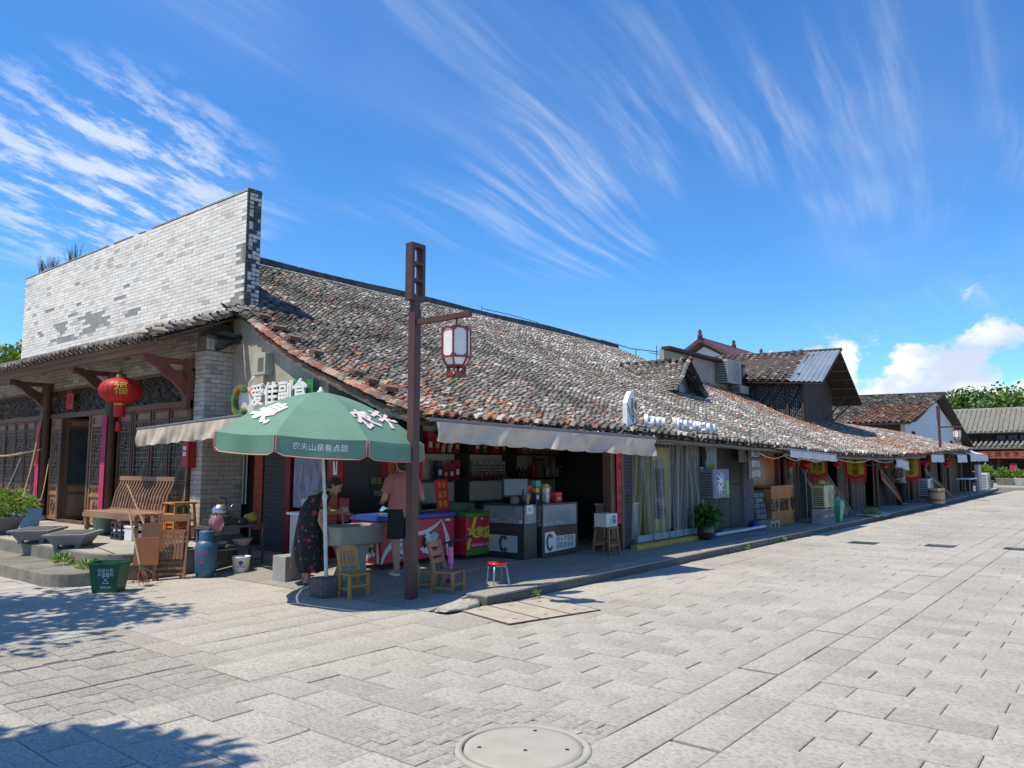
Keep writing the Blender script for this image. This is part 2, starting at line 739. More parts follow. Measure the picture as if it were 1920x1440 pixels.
def remesh(mb, name, voxel, mats, parent, smooth=3, M=None):
 """fuse overlapping volumes into one continuous skin"""
 me = mb.mesh(name, mats[0])
 bm = bmesh.new()
 bm.from_mesh(me)
 bmesh.ops.recalc_face_normals(bm, faces=bm.faces)
 bm.to_mesh(me)
 bm.free()
 o = bpy.data.objects.new(name, me)
 COL.objects.link(o)
 r = o.modifiers.new("r", 'REMESH')
 r.mode = 'VOXEL'
 r.voxel_size = voxel
 if smooth:
  s = o.modifiers.new("s", 'SMOOTH')
  s.iterations = smooth
  s.factor = 0.5
 dg = bpy.context.evaluated_depsgraph_get()
 me2 = bpy.data.meshes.new_from_object(o.evaluated_get(dg))
 bpy.data.objects.remove(o)
 me2.materials.clear()
 for x in mats:
  me2.materials.append(x)
 me2.polygons.foreach_set("use_smooth", [True] * len(me2.polygons))
 o2 = bpy.data.objects.new(name, me2)
 link(o2, parent, M)
 if parent is not None:
  KIDS.setdefault(parent.name, []).append(o2)
 return o2
# ------------------------------------------------------------------ ground
m_joint = mat("joint_dirt", (0.15, 0.14, 0.115), 0.95, 0.3, 9)
m_slab = mat("granite_slab", attr=True, rough=0.82, var=0.10, scale=2.2, bump=0.55, bscale=55, dirt=0.22, dirtcol=(0.16, 0.15, 0.13), dscale=2.2, var2=((0.29, 0.27, 0.235), 0.45, 0.55))
m_far = mat("far_paving", (0.30, 0.29, 0.26), 0.85, 0.12, 0.8)


def chisel(m, scale, amount, dark):
 """short tool marks: a streaky bump and colour on top of the slab colour"""
 nt = m.node_tree
 N, L = nt.nodes.new, nt.links.new
 b = nt.nodes['Principled BSDF']
 tc = N('ShaderNodeTexCoord')
 geo = N('ShaderNodeNewGeometry')
 mp = N('ShaderNodeMapping')
 mp.inputs['Scale'].default_value = (scale, scale * 0.45, scale)
 L(geo.outputs['Position'], mp.inputs['Vector'])
 n = N('ShaderNodeTexNoise')
 n.inputs['Scale'].default_value = 1.0
 n.inputs['Detail'].default_value = 3
 n.inputs['Distortion'].default_value = 0.8
 L(mp.outputs[0], n.inputs['Vector'])
 bp = N('ShaderNodeBump')
 bp.inputs['Strength'].default_value = amount
 bp.inputs['Distance'].default_value = 0.008
 L(n.outputs['Fac'], bp.inputs['Height'])
 old = b.inputs['Normal'].links[0].from_socket if b.inputs['Normal'].links else None
 if old:
  L(old, bp.inputs['Normal'])
 L(bp.outputs[0], b.inputs['Normal'])
 mr = N('ShaderNodeMapRange')
 mr.inputs[1].default_value, mr.inputs[2].default_value = 0.36, 0.56
 mr.inputs[3].default_value, mr.inputs[4].default_value = dark, 1.06
 L(n.outputs['Fac'], mr.inputs[0])
 sc = N('ShaderNodeVectorMath')
 sc.operation = 'SCALE'
 L(b.inputs['Base Color'].links[0].from_socket, sc.inputs[0])
 L(mr.outputs[0], sc.inputs['Scale'])
 L(sc.outputs[0], b.inputs['Base Color'])


chisel(m_slab, 62.0, 0.55, 0.70)

g = MB().box(-400, 1500, -600, 900, -0.5, -0.03)
struct(g.build("ground", m_far))
street = struct(MB().box(-6, 66, -9, 24, -0.028, -0.014).build("street", m_joint))
tag(street, "sunlit street paved with chiselled grey granite slabs")

S_M, S_C = [], []
GREY = (0.43, 0.398, 0.345)


def slab(u0, u1, v0, v1, z=0.0, gap=0.006, tilt=0.0016, col=GREY, th=0.03, M=None, C=None, jitc=0.06):
 M = S_M if M is None else M
 C = S_C if C is None else C
 dz = random.gauss(0, 0.0018)
 M.append(TRS(((u0 + u1) / 2, (v0 + v1) / 2, z + dz), (max(0.02, u1 - u0 - gap), max(0.02, v1 - v0 - gap), th),
     random.gauss(0, 0.003), random.gauss(0, tilt), random.gauss(0, tilt)))
 c = jit(col, jitc)
 if random.random() < 0.10:
  c = tuple(x * 0.88 for x in c)
 C.append(c)


DRAIN_C, DRAIN_A = (6.82, 5.28), R(-14)
MAN_C = (3.56, 2.79)


def cut_slab(u0, u1, v0, v1):
 """a slab, cut to small stones where it meets the manhole"""
 far = max(math.hypot(a - MAN_C[0], b - MAN_C[1]) for a in (u0, u1) for b in (v0, v1))
 c = math.hypot((u0 + u1) / 2 - MAN_C[0], (v0 + v1) / 2 - MAN_C[1])
 if c > 0.75:
  return slab(u0, u1, v0, v1)
 n, m = 3, 5
 for i in range(n):
  for j in range(m):
   a, b = lerp(u0, u1, i / n), lerp(u0, u1, (i + 1) / n)
   p, q = lerp(v0, v1, j / m), lerp(v0, v1, (j + 1) / m)
   if math.hypot((a + b) / 2 - MAN_C[0], (p + q) / 2 - MAN_C[1]) > 0.44:
    slab(a, b, p, q, gap=0.001, tilt=0.0005, jitc=0.02)


# the small-tiled patch and the terrace keep out the big slabs
row = 0
u = -1.2
while u < 58:
 w = 0.30 if u < 30 else 0.6
 off = 0.29 + random.uniform(-0.05, 0.05) if row % 2 else 0.0
 # right of the band
 v = 1.90 - off
 while v > -7.5:
  L_ = 0.58 if v > -3 else 1.16
  cut_slab(u, u + w, v - L_, v)
  v -= L_
 if off:
  slab(u, u + w, 1.90 - off, 1.90)
 # left of the band, up to the border course
 v = 2.53
 first = 0.29 if row % 2 else 0.58
 while v < 5.2:
  L_ = min(first + random.uniform(-0.03, 0.03), 5.2 - v)
  first = 0.58
  if 5.2 - (v + L_) < 0.12:
   L_ = 5.2 - v
  if not (2.0 < u + w / 2 < 3.35 and v + L_ / 2 > 5.12):
   cut_slab(u, u + w, v, v + L_)
  v += L_
 u += w
 row += 1
u = -1.2
while u < 58:
 for a, b in ((1.90, 2.21), (2.21, 2.53)):
  o_ = random.uniform(-0.04, 0.04)
  slab(u + o_, u + 0.6 + o_, a, b)
 u += 0.6
for ua, ub in ((-1.2, 2.0), (3.35, 58.0)):      # border course along the kerb
 u = ua
 while u < ub - 0.05:
  L_ = 0.75 + random.uniform(-0.1, 0.1)
  L_ = L_ if ub - u - L_ > 0.2 else ub - u
  slab(u, u + L_, 5.2, 5.8, col=(0.435, 0.402, 0.348))
  u += L_
# the corner, flush with the street
v = 5.8
row = 0
while v < 13:
 w = 0.40
 cv = v + w / 2
 for ua, ub in (((-2.0, 2.0), (3.62, 6.1)) if cv < 7.7 else ((-2.0, 6.1),)):
  u = ua - (row % 2) * 0.4
  while u < ub:
   L_ = 0.8 + random.uniform(-0.12, 0.12)
   L_ = L_ if ub - u - L_ > 0.15 else ub - u
   cu = u + L_ / 2
   if not (cu > 4.9 and cv > 11.0):
    slab(max(u, ua), u + L_, v, v + w, col=(0.44, 0.405, 0.348), jitc=0.05)
   u += L_
 v += w
 row += 1
# long thin slabs framing the patch
for a in np.arange(5.12, 7.8, 0.62):
 slab(3.35, 3.62, a, a + 0.62, col=(0.39, 0.345, 0.285))
# small tiles in the patch, laid in three fields
for k in range(3):
 v0 = 5.12 + k * 0.893
 for i in range(7):
  for j in range(4):
   uu = 2.0 + i * 0.193
   vv = v0 + 0.012 + j * 0.22
   o_ = (i % 2) * 0.06 if k != 1 else 0
   slab(uu, uu + 0.193, vv + o_, min(vv + 0.22 + o_, v0 + 0.885), z=-0.004, gap=0.006, col=(0.37, 0.34, 0.29), jitc=0.06)
pieces("paving_slab", "paving_field", SLAB_V, SLAB_F, S_M, S_C, m_slab, street, 300)

# raised pavement along the shops ------------------------------------------------
def hp(u):
 t = min(1.0, max(0.0, (u - 6.1) / 1.1))
 return 0.12 * t * t * (3 - 2 * t)


def kerb_v(u):
 return 5.8 if u < 20 else 5.8 + (u - 20) * 0.018 if u < 50 else 6.34 + (u - 50) * 0.05


pav = MB()
us = [6.1 + 0.25 * i for i in range(8)] + [9, 14, 20, 30, 40, 50, 58]
vs = (0.2, 8.0)
P_ = []
for a in us:
 P_.append([(a, kerb_v(a) + 0.1, hp(a) - 0.03), (a, 13.0, hp(a) - 0.03)])
pav.add([p for r_ in P_ for p in r_], [(2 * i, 2 * i + 2, 2 * i + 3, 2 * i + 1) for i in range(len(us) - 1)])
pavement = struct(pav.build("pavement", m_joint))
pm, pc = [], []
for r_ in range(17):
 u = 6.12
 while u < (52 if r_ < 6 else 7.8):
  L_ = 0.6 + random.uniform(-0.08, 0.08) + (0.3 if r_ == 0 else 0)
  v0 = kerb_v(u) + 0.32 + r_ * 0.42 if r_ else 0
  sl = math.atan2(hp(u + L_) - hp(u), L_)
  if r_ > 0 and (u < 30 or r_ < 4) and v0 < 12.9:
   pm.append(TRS((u + L_ / 2, v0 - 0.21, (hp(u) + hp(u + L_)) / 2), (L_ - 0.008, 0.412, 0.03), random.gauss(0, 0.002), random.gauss(0, 0.002), -sl))
   pc.append(jit((0.30, 0.285, 0.25), 0.08))
  u += L_
pieces("pavement_slab", "pavement_field", SLAB_V, SLAB_F, pm, pc, m_slab, pavement, 160)
kerb = struct(MB().box(6.75, 6.8, 5.95, 6.0, -0.02, 0.02).build("kerb", m_joint))
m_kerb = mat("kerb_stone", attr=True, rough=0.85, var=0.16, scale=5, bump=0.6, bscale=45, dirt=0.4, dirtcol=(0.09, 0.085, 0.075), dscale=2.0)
km, kc, cm_, cc_ = [], [], [], []
u = 6.72
while u < 58:
 L_ = 0.95 + random.uniform(-0.1, 0.15)
 a, b = kerb_v(u), kerb_v(u + L_)
 z = hp(u + L_ / 2)
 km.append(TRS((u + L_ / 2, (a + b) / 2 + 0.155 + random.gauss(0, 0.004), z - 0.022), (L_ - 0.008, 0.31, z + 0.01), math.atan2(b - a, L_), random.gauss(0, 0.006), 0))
 kc.append(jit((0.11, 0.105, 0.095), 0.12))  # dark stained stone, with the shade of the street face also in the colour
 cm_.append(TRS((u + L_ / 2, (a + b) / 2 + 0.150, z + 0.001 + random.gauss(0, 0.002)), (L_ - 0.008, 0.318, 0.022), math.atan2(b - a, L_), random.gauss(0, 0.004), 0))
 cc_.append(jit((0.36, 0.33, 0.28), 0.08))  # pale edging slab; its colour also carries the sunlit top of the kerb
 u += L_
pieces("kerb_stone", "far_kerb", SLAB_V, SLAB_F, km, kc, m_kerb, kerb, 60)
pieces("kerb_lit_cap", "far_kerb_lit_caps", SLAB_V, SLAB_F, cm_, cc_, m_slab, kerb, 60)
# the broken end of the kerb
br = MB()
for i in range(7):
 pass
bm_ = bmesh.new()
bmesh.ops.create_icosphere(bm_, subdivisions=3, radius=1.0)
for v in bm_.verts:
 n_ = mnoise.noise(v.co * 2.3) * 0.22 + mnoise.noise(v.co * 6) * 0.07
 q = v.co * (1 + n_)
 t = (q.x + 1) / 2
 v.co = Vector((6.44 + q.x * 0.30, 5.97 + q.y * 0.17 - 0.02 * t, 0.0 + max(-0.02, (q.z * 0.5 + 0.35) * (0.045 + 0.085 * t))))
me = bpy.data.meshes.new("kerb_stone")
bm_.to_mesh(me)
bm_.free()
me.polygons.foreach_set("use_smooth", [True] * len(me.polygons))
m_rock = mat("broken_granite", (0.36, 0.34, 0.30), 0.9, 0.35, 18, 0.9, 30, dirt=0.3, dirtcol=(0.1, 0.09, 0.08), dscale=9)
me.materials.append(m_rock)
o = bpy.data.objects.new("kerb_stone", me)
link(o, kerb)
tag(o, "broken, sloping end block of the kerb")

# drain covers, manhole, grates ---------------------------------------------------
m_conc = mat("pale_concrete", (0.40, 0.355, 0.29), 0.9, 0.14, 7, 0.4, 60, dirt=0.2, dirtcol=(0.2, 0.17, 0.13), dscale=4)
m_steelrust = mat("rusty_edge", (0.10, 0.06, 0.045), 0.8, 0.3, 20)
m_hole = plain("dark_hole", (0.02, 0.02, 0.02), 0.9)
DT = Matrix.Translation((DRAIN_C[0], DRAIN_C[1], 0)) @ Matrix.Rotation(DRAIN_A, 4, 'Z')
dl = ["concrete drain cover next to the broken kerb end, nearest the street lamp", "middle one of three concrete drain covers below the kerb",
   "concrete drain cover of the set of three, farthest from the street lamp"]
for k in range(3):
 x0 = -0.62 + k * 0.42
 c_ = DT @ Vector((x0 + 0.2, 0, 0.006))
 t = thing("drain_cover", dl[k], "drain cover", c_, DRAIN_A, "drain covers by the kerb")
 MB().box(x0 + 0.012, x0 + 0.408, -0.47, 0.47, -0.012, 0.016, T=DT).build("slab", m_conc, t, bevel=0.004)
 e = MB()
 for q in ((x0, x0 + 0.012, -0.485, 0.485), (x0 + 0.408, x0 + 0.42, -0.485, 0.485), (x0 + 0.012, x0 + 0.408, -0.485, -0.47), (x0 + 0.012, x0 + 0.408, 0.47, 0.485)):
  e.box(q[0], q[1], q[2], q[3], -0.012, 0.0165, T=DT)
 e.build("steel_frame", m_steelrust, t)
 for s in (-1, 1):
  h_ = MB().prism([(0.035 * math.cos(a), 0.012 * math.sin(a)) for a in np.linspace(0, 2 * math.pi, 9)[:-1]], 'z', 0.0155, 0.0172,
      T=DT @ Matrix.Translation((x0 + 0.2, s * 0.31, 0)))
  h_.build("lifting_slot", m_hole, t)
t = thing("manhole_cover", "round concrete manhole cover at the bottom edge of the picture", "manhole cover", (MAN_C[0], MAN_C[1], 0))
m_conc2 = mat("cover_concrete", (0.37, 0.345, 0.295), 0.85, 0.12, 5, 0.35, 90, dirt=0.25, dirtcol=(0.28, 0.25, 0.2), dscale=5)
MB().lathe([(0.0, 0.012), (0.30, 0.011), (0.335, 0.008), (0.34, -0.01)], (*MAN_C, 0), 56).build("disc", m_conc2, t)
MB().lathe([(0.348, -0.01), (0.348, 0.010), (0.378, 0.011), (0.39, 0.0), (0.39, -0.012)], (*MAN_C, 0), 56).build("ring", m_conc2, t)
for a, r_ in ((2.3, 0.25), (5.2, 0.25), (4.0, 0.06), (0.4, 0.27)):
 MB().lathe([(0.0001, 0.0135), (0.012, 0.0135), (0.013, 0.012)], (MAN_C[0] + r_ * math.cos(a), MAN_C[1] + r_ * math.sin(a), 0), 10).build("lifting_hole", m_hole, t)
# broken mortar and cut stone round the manhole
mm = MB()
for k in range(26):
 a0_, a1_ = 2 * math.pi * k / 26, 2 * math.pi * (k + 1) / 26
 r0 = 0.395
 r1 = 0.50 + 0.04 * math.sin(k * 1.7)
 z_ = -0.004 + 0.003 * math.sin(k * 3.1)
 mm.add([(MAN_C[0] + r * math.cos(a), MAN_C[1] + r * math.sin(a), z_) for r, a in ((r0, a0_), (r1, a0_), (r1, a1_), (r0, a1_))], [(0, 1, 2, 3)])
struct(mm.build("manhole_surround", mat("mortar", (0.34, 0.31, 0.265), 0.95, 0.25, 12, 0.8, 35, dirt=0.35, dirtcol=(0.12, 0.11, 0.1), dscale=5)))
m_iron = mat("cast_iron", (0.05, 0.052, 0.055), 0.6, 0.2, 20)
gl_ = ["dark iron drain grate in the street nearest the kerb", "dark iron drain grate in the middle of the street", "dark iron drain grate at the right edge of the picture"]
for k, (x, y) in enumerate(((17.0, 4.4), (17.35, 3.05), (17.6, 1.75))):
 t = thing("drain_grate", gl_[k], "drain grate", (x, y, 0.0), 0, "drain grates across the street")
 f = MB()
 f.box(x - .24, x + .24, y - .26, y - .22, 0, .008).box(x - .24, x + .24, y + .22, y + .26, 0, .008)
 f.box(x - .24, x - .2, y - .22, y + .22, 0, .008).box(x + .2, x + .24, y - .22, y + .22, 0, .008)
 f.build("frame", m_iron, t)
 s = MB()
 for i in range(8):
  s.box(x - .2, x + .2, y - .21 + i * .055, y - .18 + i * .055, 0.001, .007)
 s.build("bars", m_iron, t)
 MB().box(x - .2, x + .2, y - .22, y + .22, -0.002, 0.0006).build("sump", m_hole, t)

# terrace with two steps ----------------------------------------------------------
m_ter = mat("old_cement", (0.20, 0.185, 0.15), 0.92, 0.22, 3.5, 0.6, 30, dirt=0.6, dirtcol=(0.055, 0.055, 0.04), dscale=1.6)
m_tertop = mat("cement_floor", (0.36, 0.335, 0.29), 0.9, 0.15, 2.0, 0.4, 40, dirt=0.35, dirtcol=(0.17, 0.155, 0.13), dscale=1.2)


def rounded(pts, rad, seg=6):
 out = []
 n = len(pts)
 for i, p in enumerate(pts):
  r_ = rad.get(i, 0)
  p = Vector(p)
  if not r_:
   out.append((p.x, p.y))
   continue
  a = (Vector(pts[i - 1]) - p).normalized()
  b = (Vector(pts[(i + 1) % n]) - p).normalized()
  for k in range(seg + 1):
   t = k / seg
   q = (p + a * r_) * (1 - t) ** 2 + p * 2 * t * (1 - t) + (p + b * r_) * t ** 2
   out.append((q.x, q.y))
 return out


ter = rounded([(5.05, 10.95), (6.75, 10.95), (6.75, 12.58), (7.85, 12.58), (7.85, 25), (4.75, 25), (4.75, 11.4)], {0: 0.25, 6: 0.3})
struct(MB().prism(ter, 'z', -0.05, 0.352).build("terrace", m_ter, bevel=0.02))
top = rounded([(5.13, 11.03), (6.68, 11.03), (6.68, 12.65), (7.8, 12.65), (7.8, 25), (4.83, 25), (4.83, 11.45)], {0: 0.25, 6: 0.3})
struct(MB().prism(top, 'z', 0.3525, 0.358).build("terrace_floor", m_tertop))
st = rounded([(4.12, 10.98), (4.95, 10.82), (5.0, 11.6), (5.0, 25), (4.12, 25)], {0: 0.45, 1: 0.15})
struct(MB().prism(st, 'z', -0.05, 0.178).build("terrace_step", m_ter, bevel=0.02))
# a smear of cement on the paving in front of the step
sm = []
for k in range(14):
 a = math.pi * k / 13
 sm.append((4.45 + 0.42 * math.cos(a), 10.86 - 0.05 * math.sin(a)))
for k in range(14):
 a = math.pi * (13 - k) / 13
 sm.append((4.45 + 0.50 * math.cos(a), 10.82 - 0.16 * math.sin(a) - 0.01 * math.sin(5 * a)))
struct(MB().prism(sm, 'z', 0.0, 0.012).build("cement_smear", mat("cement_smear", (0.46, 0.44, 0.40), 0.9, 0.2, 8)))
# ------------------------------------------------------------------ roof tiles
m_tile = mat("clay_tile", attr=True, rough=0.9, var=0.28, scale=14, bump=0.35, bscale=70, dirt=0.30, dirtcol=(0.035, 0.033, 0.03), dscale=6)


def arc_tile(hw, rise, ln, th, seg, convex):
 V, F = [], []
 for y in (0.0, ln):
  for k in range(seg + 1):
   a = -1 + 2 * k / seg
   x = a * hw * (1.0 if y == 0 else 0.93)
   z = rise * (1 - a * a) if convex else rise * a * a
   V.append((x, y, z))
 n = seg + 1
 for k in range(seg + 1):
  V.append((V[k][0], 0.0, V[k][2] - th))
 for k in range(seg):
  F.append((k, k + 1, n + k + 1, n + k))
  F.append((2 * n + k, 2 * n + k + 1, k + 1, k))
 return V, F


COVER = arc_tile(0.080, 0.064, 0.19, 0.034, 5, True)
PAN = arc_tile(0.104, 0.060, 0.19, 0.022, 4, False)
COVER_B = arc_tile(0.105, 0.062, 0.33, 0.018, 3, True)


def tile_colour(red=0.0, light=0.0):
 if random.random() < red:
  c = random.choice([(0.29, 0.115, 0.065), (0.24, 0.11, 0.07), (0.36, 0.18, 0.11), (0.19, 0.08, 0.05), (0.38, 0.25, 0.17)])
  return jit(c, 0.15)
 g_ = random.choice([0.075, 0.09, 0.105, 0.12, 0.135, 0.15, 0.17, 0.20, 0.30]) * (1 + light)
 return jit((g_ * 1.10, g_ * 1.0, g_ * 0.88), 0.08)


def lay_tiles(parent, cols, pts_of, spacing=0.105, limit=300, red=lambda p: 0.0, light=lambda p: 0.0, pans=True, jx=0.008, tilt=0.19, tmpl=None, part="roof_tile", loose=1.0):
 """cols: column keys; pts_of(key, half) -> polyline from eave to ridge"""
 cm, cc, pm_, pc_ = [], [], [], []
 for key in cols:
  for half in ((0.0, 0.5) if pans else (0.0,)):
   pts, across = pts_of(key, half)
   if pts is None or len(pts) < 2:
    continue
   seglen = [0.0]
   for i in range(1, len(pts)):
    seglen.append(seglen[-1] + (pts[i] - pts[i - 1]).length)
   total = seglen[-1]
   d_ = 0.0 if half == 0 else -0.02
   i = 1
   while d_ < total - 0.05:
    while i < len(pts) - 1 and seglen[i] < d_:
     i += 1
    t = (d_ - seglen[i - 1]) / max(1e-6, seglen[i] - seglen[i - 1])
    p = pts[i - 1].lerp(pts[i], t)
    dr = (pts[i] - pts[i - 1]).normalized()
    a = across - dr * across.dot(dr)
    a.normalize()
    n = a.cross(dr).normalized()
    if n.z < 0:
     n = -n
     a = -a
    M = Matrix((a, dr, n)).transposed().to_4x4()
    if half == 0:
     zoff = 0.036
    else:
     zoff = -0.022
    M.translation = p + n * (zoff + random.gauss(0, 0.004) * loose) + a * random.gauss(0, jx)
    # the upper end tucks under the next tile: the lower edge stands proud
    M = M @ Matrix.Rotation(-tilt + random.gauss(0, 0.02) * loose, 4, 'X') @ Matrix.Rotation(random.gauss(0, 0.04) * loose, 4, 'Z') @ Matrix.Rotation(random.gauss(0, 0.035) * loose, 4, 'Y')
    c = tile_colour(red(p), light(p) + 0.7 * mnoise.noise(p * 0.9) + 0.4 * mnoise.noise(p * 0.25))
    if half == 0:
     cm.append(M)
     cc.append(c)
    else:
     pm_.append(M)
     pc_.append(tuple(x * 0.42 for x in c))  # pans darkened: the shade of the channels is put into their colour
    d_ += spacing * (1 + random.gauss(0, 0.05))
 tc = tmpl or COVER
 nl = limit if not pans else int(limit * 0.62)
 pieces(part, "tile_field", tc[0], tc[1], cm, cc, m_tile, parent, nl)
 if pans and pm_:
  pieces(part, "tile_field", PAN[0], PAN[1], pm_, pc_, m_tile, parent, limit - nl)


# ------------------------------------------------------------------ corner building with the tall brick wall
m_brick = mat("grey_brick", attr=True, rough=0.85, var=0.12, scale=9, bump=0.3, bscale=50, dirt=0.22, dirtcol=(0.20, 0.195, 0.18), dscale=1.1)
m_mortar = mat("dark_mortar", (0.22, 0.205, 0.185), 0.95, 0.2, 10)
m_back = mat("brick_backing", (0.30, 0.29, 0.27), 0.95, 0.2, 6, 0.5, 30)
m_wood = mat("old_dark_wood", (0.125, 0.064, 0.038), 0.6, 0.35, 5, 0.25, 30, stretch=(1, 1, 0.15))
m_woodred = mat("red_brown_wood", (0.16, 0.055, 0.035), 0.6, 0.3, 6, 0.2, 30)
m_beam = mat("weathered_beam", (0.19, 0.10, 0.055), 0.75, 0.35, 4, 0.4, 25, stretch=(1, 0.1, 1), dirt=0.3)
m_woodtan = mat("worn_tan_wood", (0.29, 0.155, 0.08), 0.55, 0.3, 5, 0.2, 30, stretch=(1, 1, 0.2))
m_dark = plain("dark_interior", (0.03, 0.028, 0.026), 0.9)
m_lattice = mat("dusty_lattice", (0.27, 0.20, 0.145), 0.7, 0.25, 9)
m_pane = mat("dim_pane", (0.045, 0.055, 0.05), 0.25, 0.2, 4)
m_panegreen = mat("green_pane", (0.05, 0.10, 0.08), 0.25, 0.4, 4)
WHITE_B = (0.80, 0.745, 0.66)

cb = thing("corner_building", "old corner house with a tall pale brick wall above its tiled porch roof", "building", (7.4, 18.0, 0.36))
core = MB()
core.box(7.708, 8.0, 12.622, 23.6, 3.9, 6.73)
wall = core.build("tall_wall", m_mortar, cb)
bmx, bcx = [], []


def brick_face(axis, fixed, a0, a1, z0, z1, bl, bh, outward, col, skip=None, dark=0.08, depth=0.03, half0=0.0):
 """bricks on a vertical face; axis 'v': runs along y at x = fixed, 'u': runs along x at y = fixed"""
 r_ = 0
 z = z0
 while z < z1 - 0.4 * bh:
  s = a0 - (0.5 * bl if r_ % 2 else 0.0) + half0
  while s < a1 - 0.01:
   p, q = max(s, a0), min(s + bl, a1)
   s += bl
   if q - p < 0.03:
    continue
   c = (p + q) / 2
   zc = z + bh / 2
   if skip and skip(c, zc):
    continue
   pr = random.gauss(0, 0.0012)
   cc = jit(col, 0.10)
   if random.random() < dark:
    kd = random.uniform(0.6, 0.85)
    cc = tuple(x * kd for x in cc)
   j = 0.008
   if axis == 'v':
    bmx.append(TRS((fixed + outward * (pr) + depth / 2 * (-outward), c, zc), (depth, q - p - j, bh - j)))
   else:
    bmx.append(TRS((c, fixed + outward * pr + depth / 2 * (-outward), zc), (q - p - j, depth, bh - j)))
   bcx.append(cc)
  z += bh
  r_ += 1


# where the facing bricks have fallen off, as seen on the wall: (along, height, half length, half height)
HOLES = [(21.0, 5.13, .42, .09), (20.35, 5.32, .30, .06), (20.9, 4.98, .2, .06), (19.9, 5.16, .22, .05), (19.35, 5.2, .22, .07),
   (19.0, 5.10, .42, .10), (19.6, 5.02, .22, .05), (18.75, 4.98, .45, .05), (20.6, 4.72, .5, .07), (21.2, 4.80, .3, .05), (19.3, 4.83, .4, .05),
   (18.4, 4.88, .2, .04), (21.9, 5.62, .3, .05), (20.1, 6.05, .22, .04), (19.9, 5.55, .22, .04), (17.1, 4.98, .3, .05), (17.4, 5.6, .25, .04),
   (17.75, 5.42, .25, .04), (22.3, 5.05, .15, .04), (20.2, 4.45, .25, .04), (19.5, 4.5, .25, .04), (12.95, 4.62, .22, .12), (12.75, 5.55, .15, .2), (12.8, 4.95, .05, .2)]


def holed(c, z):
 for (a, b, la, lb) in HOLES:
  if abs(c - a) < la and abs(z - b) < lb:
   return True
 return False


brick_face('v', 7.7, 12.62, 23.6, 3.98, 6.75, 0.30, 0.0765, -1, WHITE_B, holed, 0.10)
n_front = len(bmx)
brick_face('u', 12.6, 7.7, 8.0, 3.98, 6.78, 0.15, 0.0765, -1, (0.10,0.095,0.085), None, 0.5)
brick_face('u', 12.6, 7.0, 7.8, 0.36, 3.62, 0.215, 0.0815, -1, (0.48,0.45,0.40), None, 0.12)
brick_face('v', 7.0, 12.62, 12.95, 0.36, 3.62, 0.165, 0.0815, -1, (0.56,0.52,0.45), None, 0.1)
brick_face('v', 7.0, 12.95, 24.8, 3.33, 4.15, 0.30, 0.0765, -1, (0.50,0.47,0.41), None, 0.25)
# soldier course at the head of the pier
x = 7.0
while x < 7.8:
 bmx.append(TRS((x + 0.04, 12.6 + 0.012, 3.74), (0.068, 0.03, 0.20)))
 bcx.append(jit((0.45, 0.43, 0.36), 0.08))
 x += 0.08
rk = [0 if i < n_front else 2.0 for i in range(len(bmx))]
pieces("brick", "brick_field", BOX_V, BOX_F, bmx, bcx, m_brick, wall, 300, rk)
# the hollows show a smooth bed
MB().box(7.7045, 7.7075, 12.7, 23.5, 4.2, 6.3).build("bedding", m_back, wall)
pier = MB()
pier.box(7.022, 7.8, 12.622, 12.93, 0.3, 3.9).box(7.022, 7.72, 12.93, 25, 3.32, 4.2)
pier.build("pier", m_mortar, cb)
# streaked plaster left on the end of the tall wall
pl = mat("flaking_plaster", (0.58, 0.56, 0.52), 0.9, 0.3, 12, 0.7, 30, dirt=0.95, dirtcol=(0.02, 0.02, 0.02), dscale=5.5)
m_ = MB()
for k in range(34):
 z = 4.0 + k * 0.0805
 for j in range(3):
  x0 = 7.745 + j * 0.085
  if random.random() < 0.62:
   m_.box(x0, x0 + 0.076, 12.584, 12.598, z + random.uniform(0, .01), z + 0.072 + random.uniform(-.012, .006))
m_.build("plaster", pl, wall)
m_cope = mat("coping_brick", (0.40, 0.39, 0.37), 0.9, 0.2, 8, 0.4, 30, dirt=0.3)
v = 12.6
while v < 23.5:
 L_ = random.uniform(0.22, 0.32)
 if random.random() < 0.9:
  h_ = random.uniform(0.012, 0.03)
  MB().box(7.69, 8.01, v, v + L_ - 0.01, 6.752, 6.755 + h_).build("coping_brick", m_cope, wall)
 v += L_

# porch roof ----------------------------------------------------------------------
porch = MB()
porch.add([(6.03, 12.35, 3.70), (7.72, 12.35, 4.36), (7.72, 25, 4.36), (6.03, 25, 3.70), (6.03, 12.35, 3.665), (7.72, 12.35, 4.325), (7.72, 25, 4.325), (6.03, 25, 3.665)],
    [(0, 1, 2, 3), (7, 6, 5, 4), (0, 4, 5, 1), (0, 3, 7, 4), (3, 2, 6, 7), (1, 5, 6, 2)])
proof = porch.build("porch_roof", m_wood, cb)


def porch_col(key, half):
 v = 12.42 + (key + half) * 0.215
 sag = 0.02 * math.sin(v * 0.9)
 return [Vector((5.93, v, 3.70 + sag)), Vector((6.8, v, 4.03 + sag)), Vector((7.70, v, 4.40))], Vector((0, 1, 0))


lay_tiles(proof, range(58), porch_col, 0.115, 220, lambda p: 0.04, lambda p: -0.1)
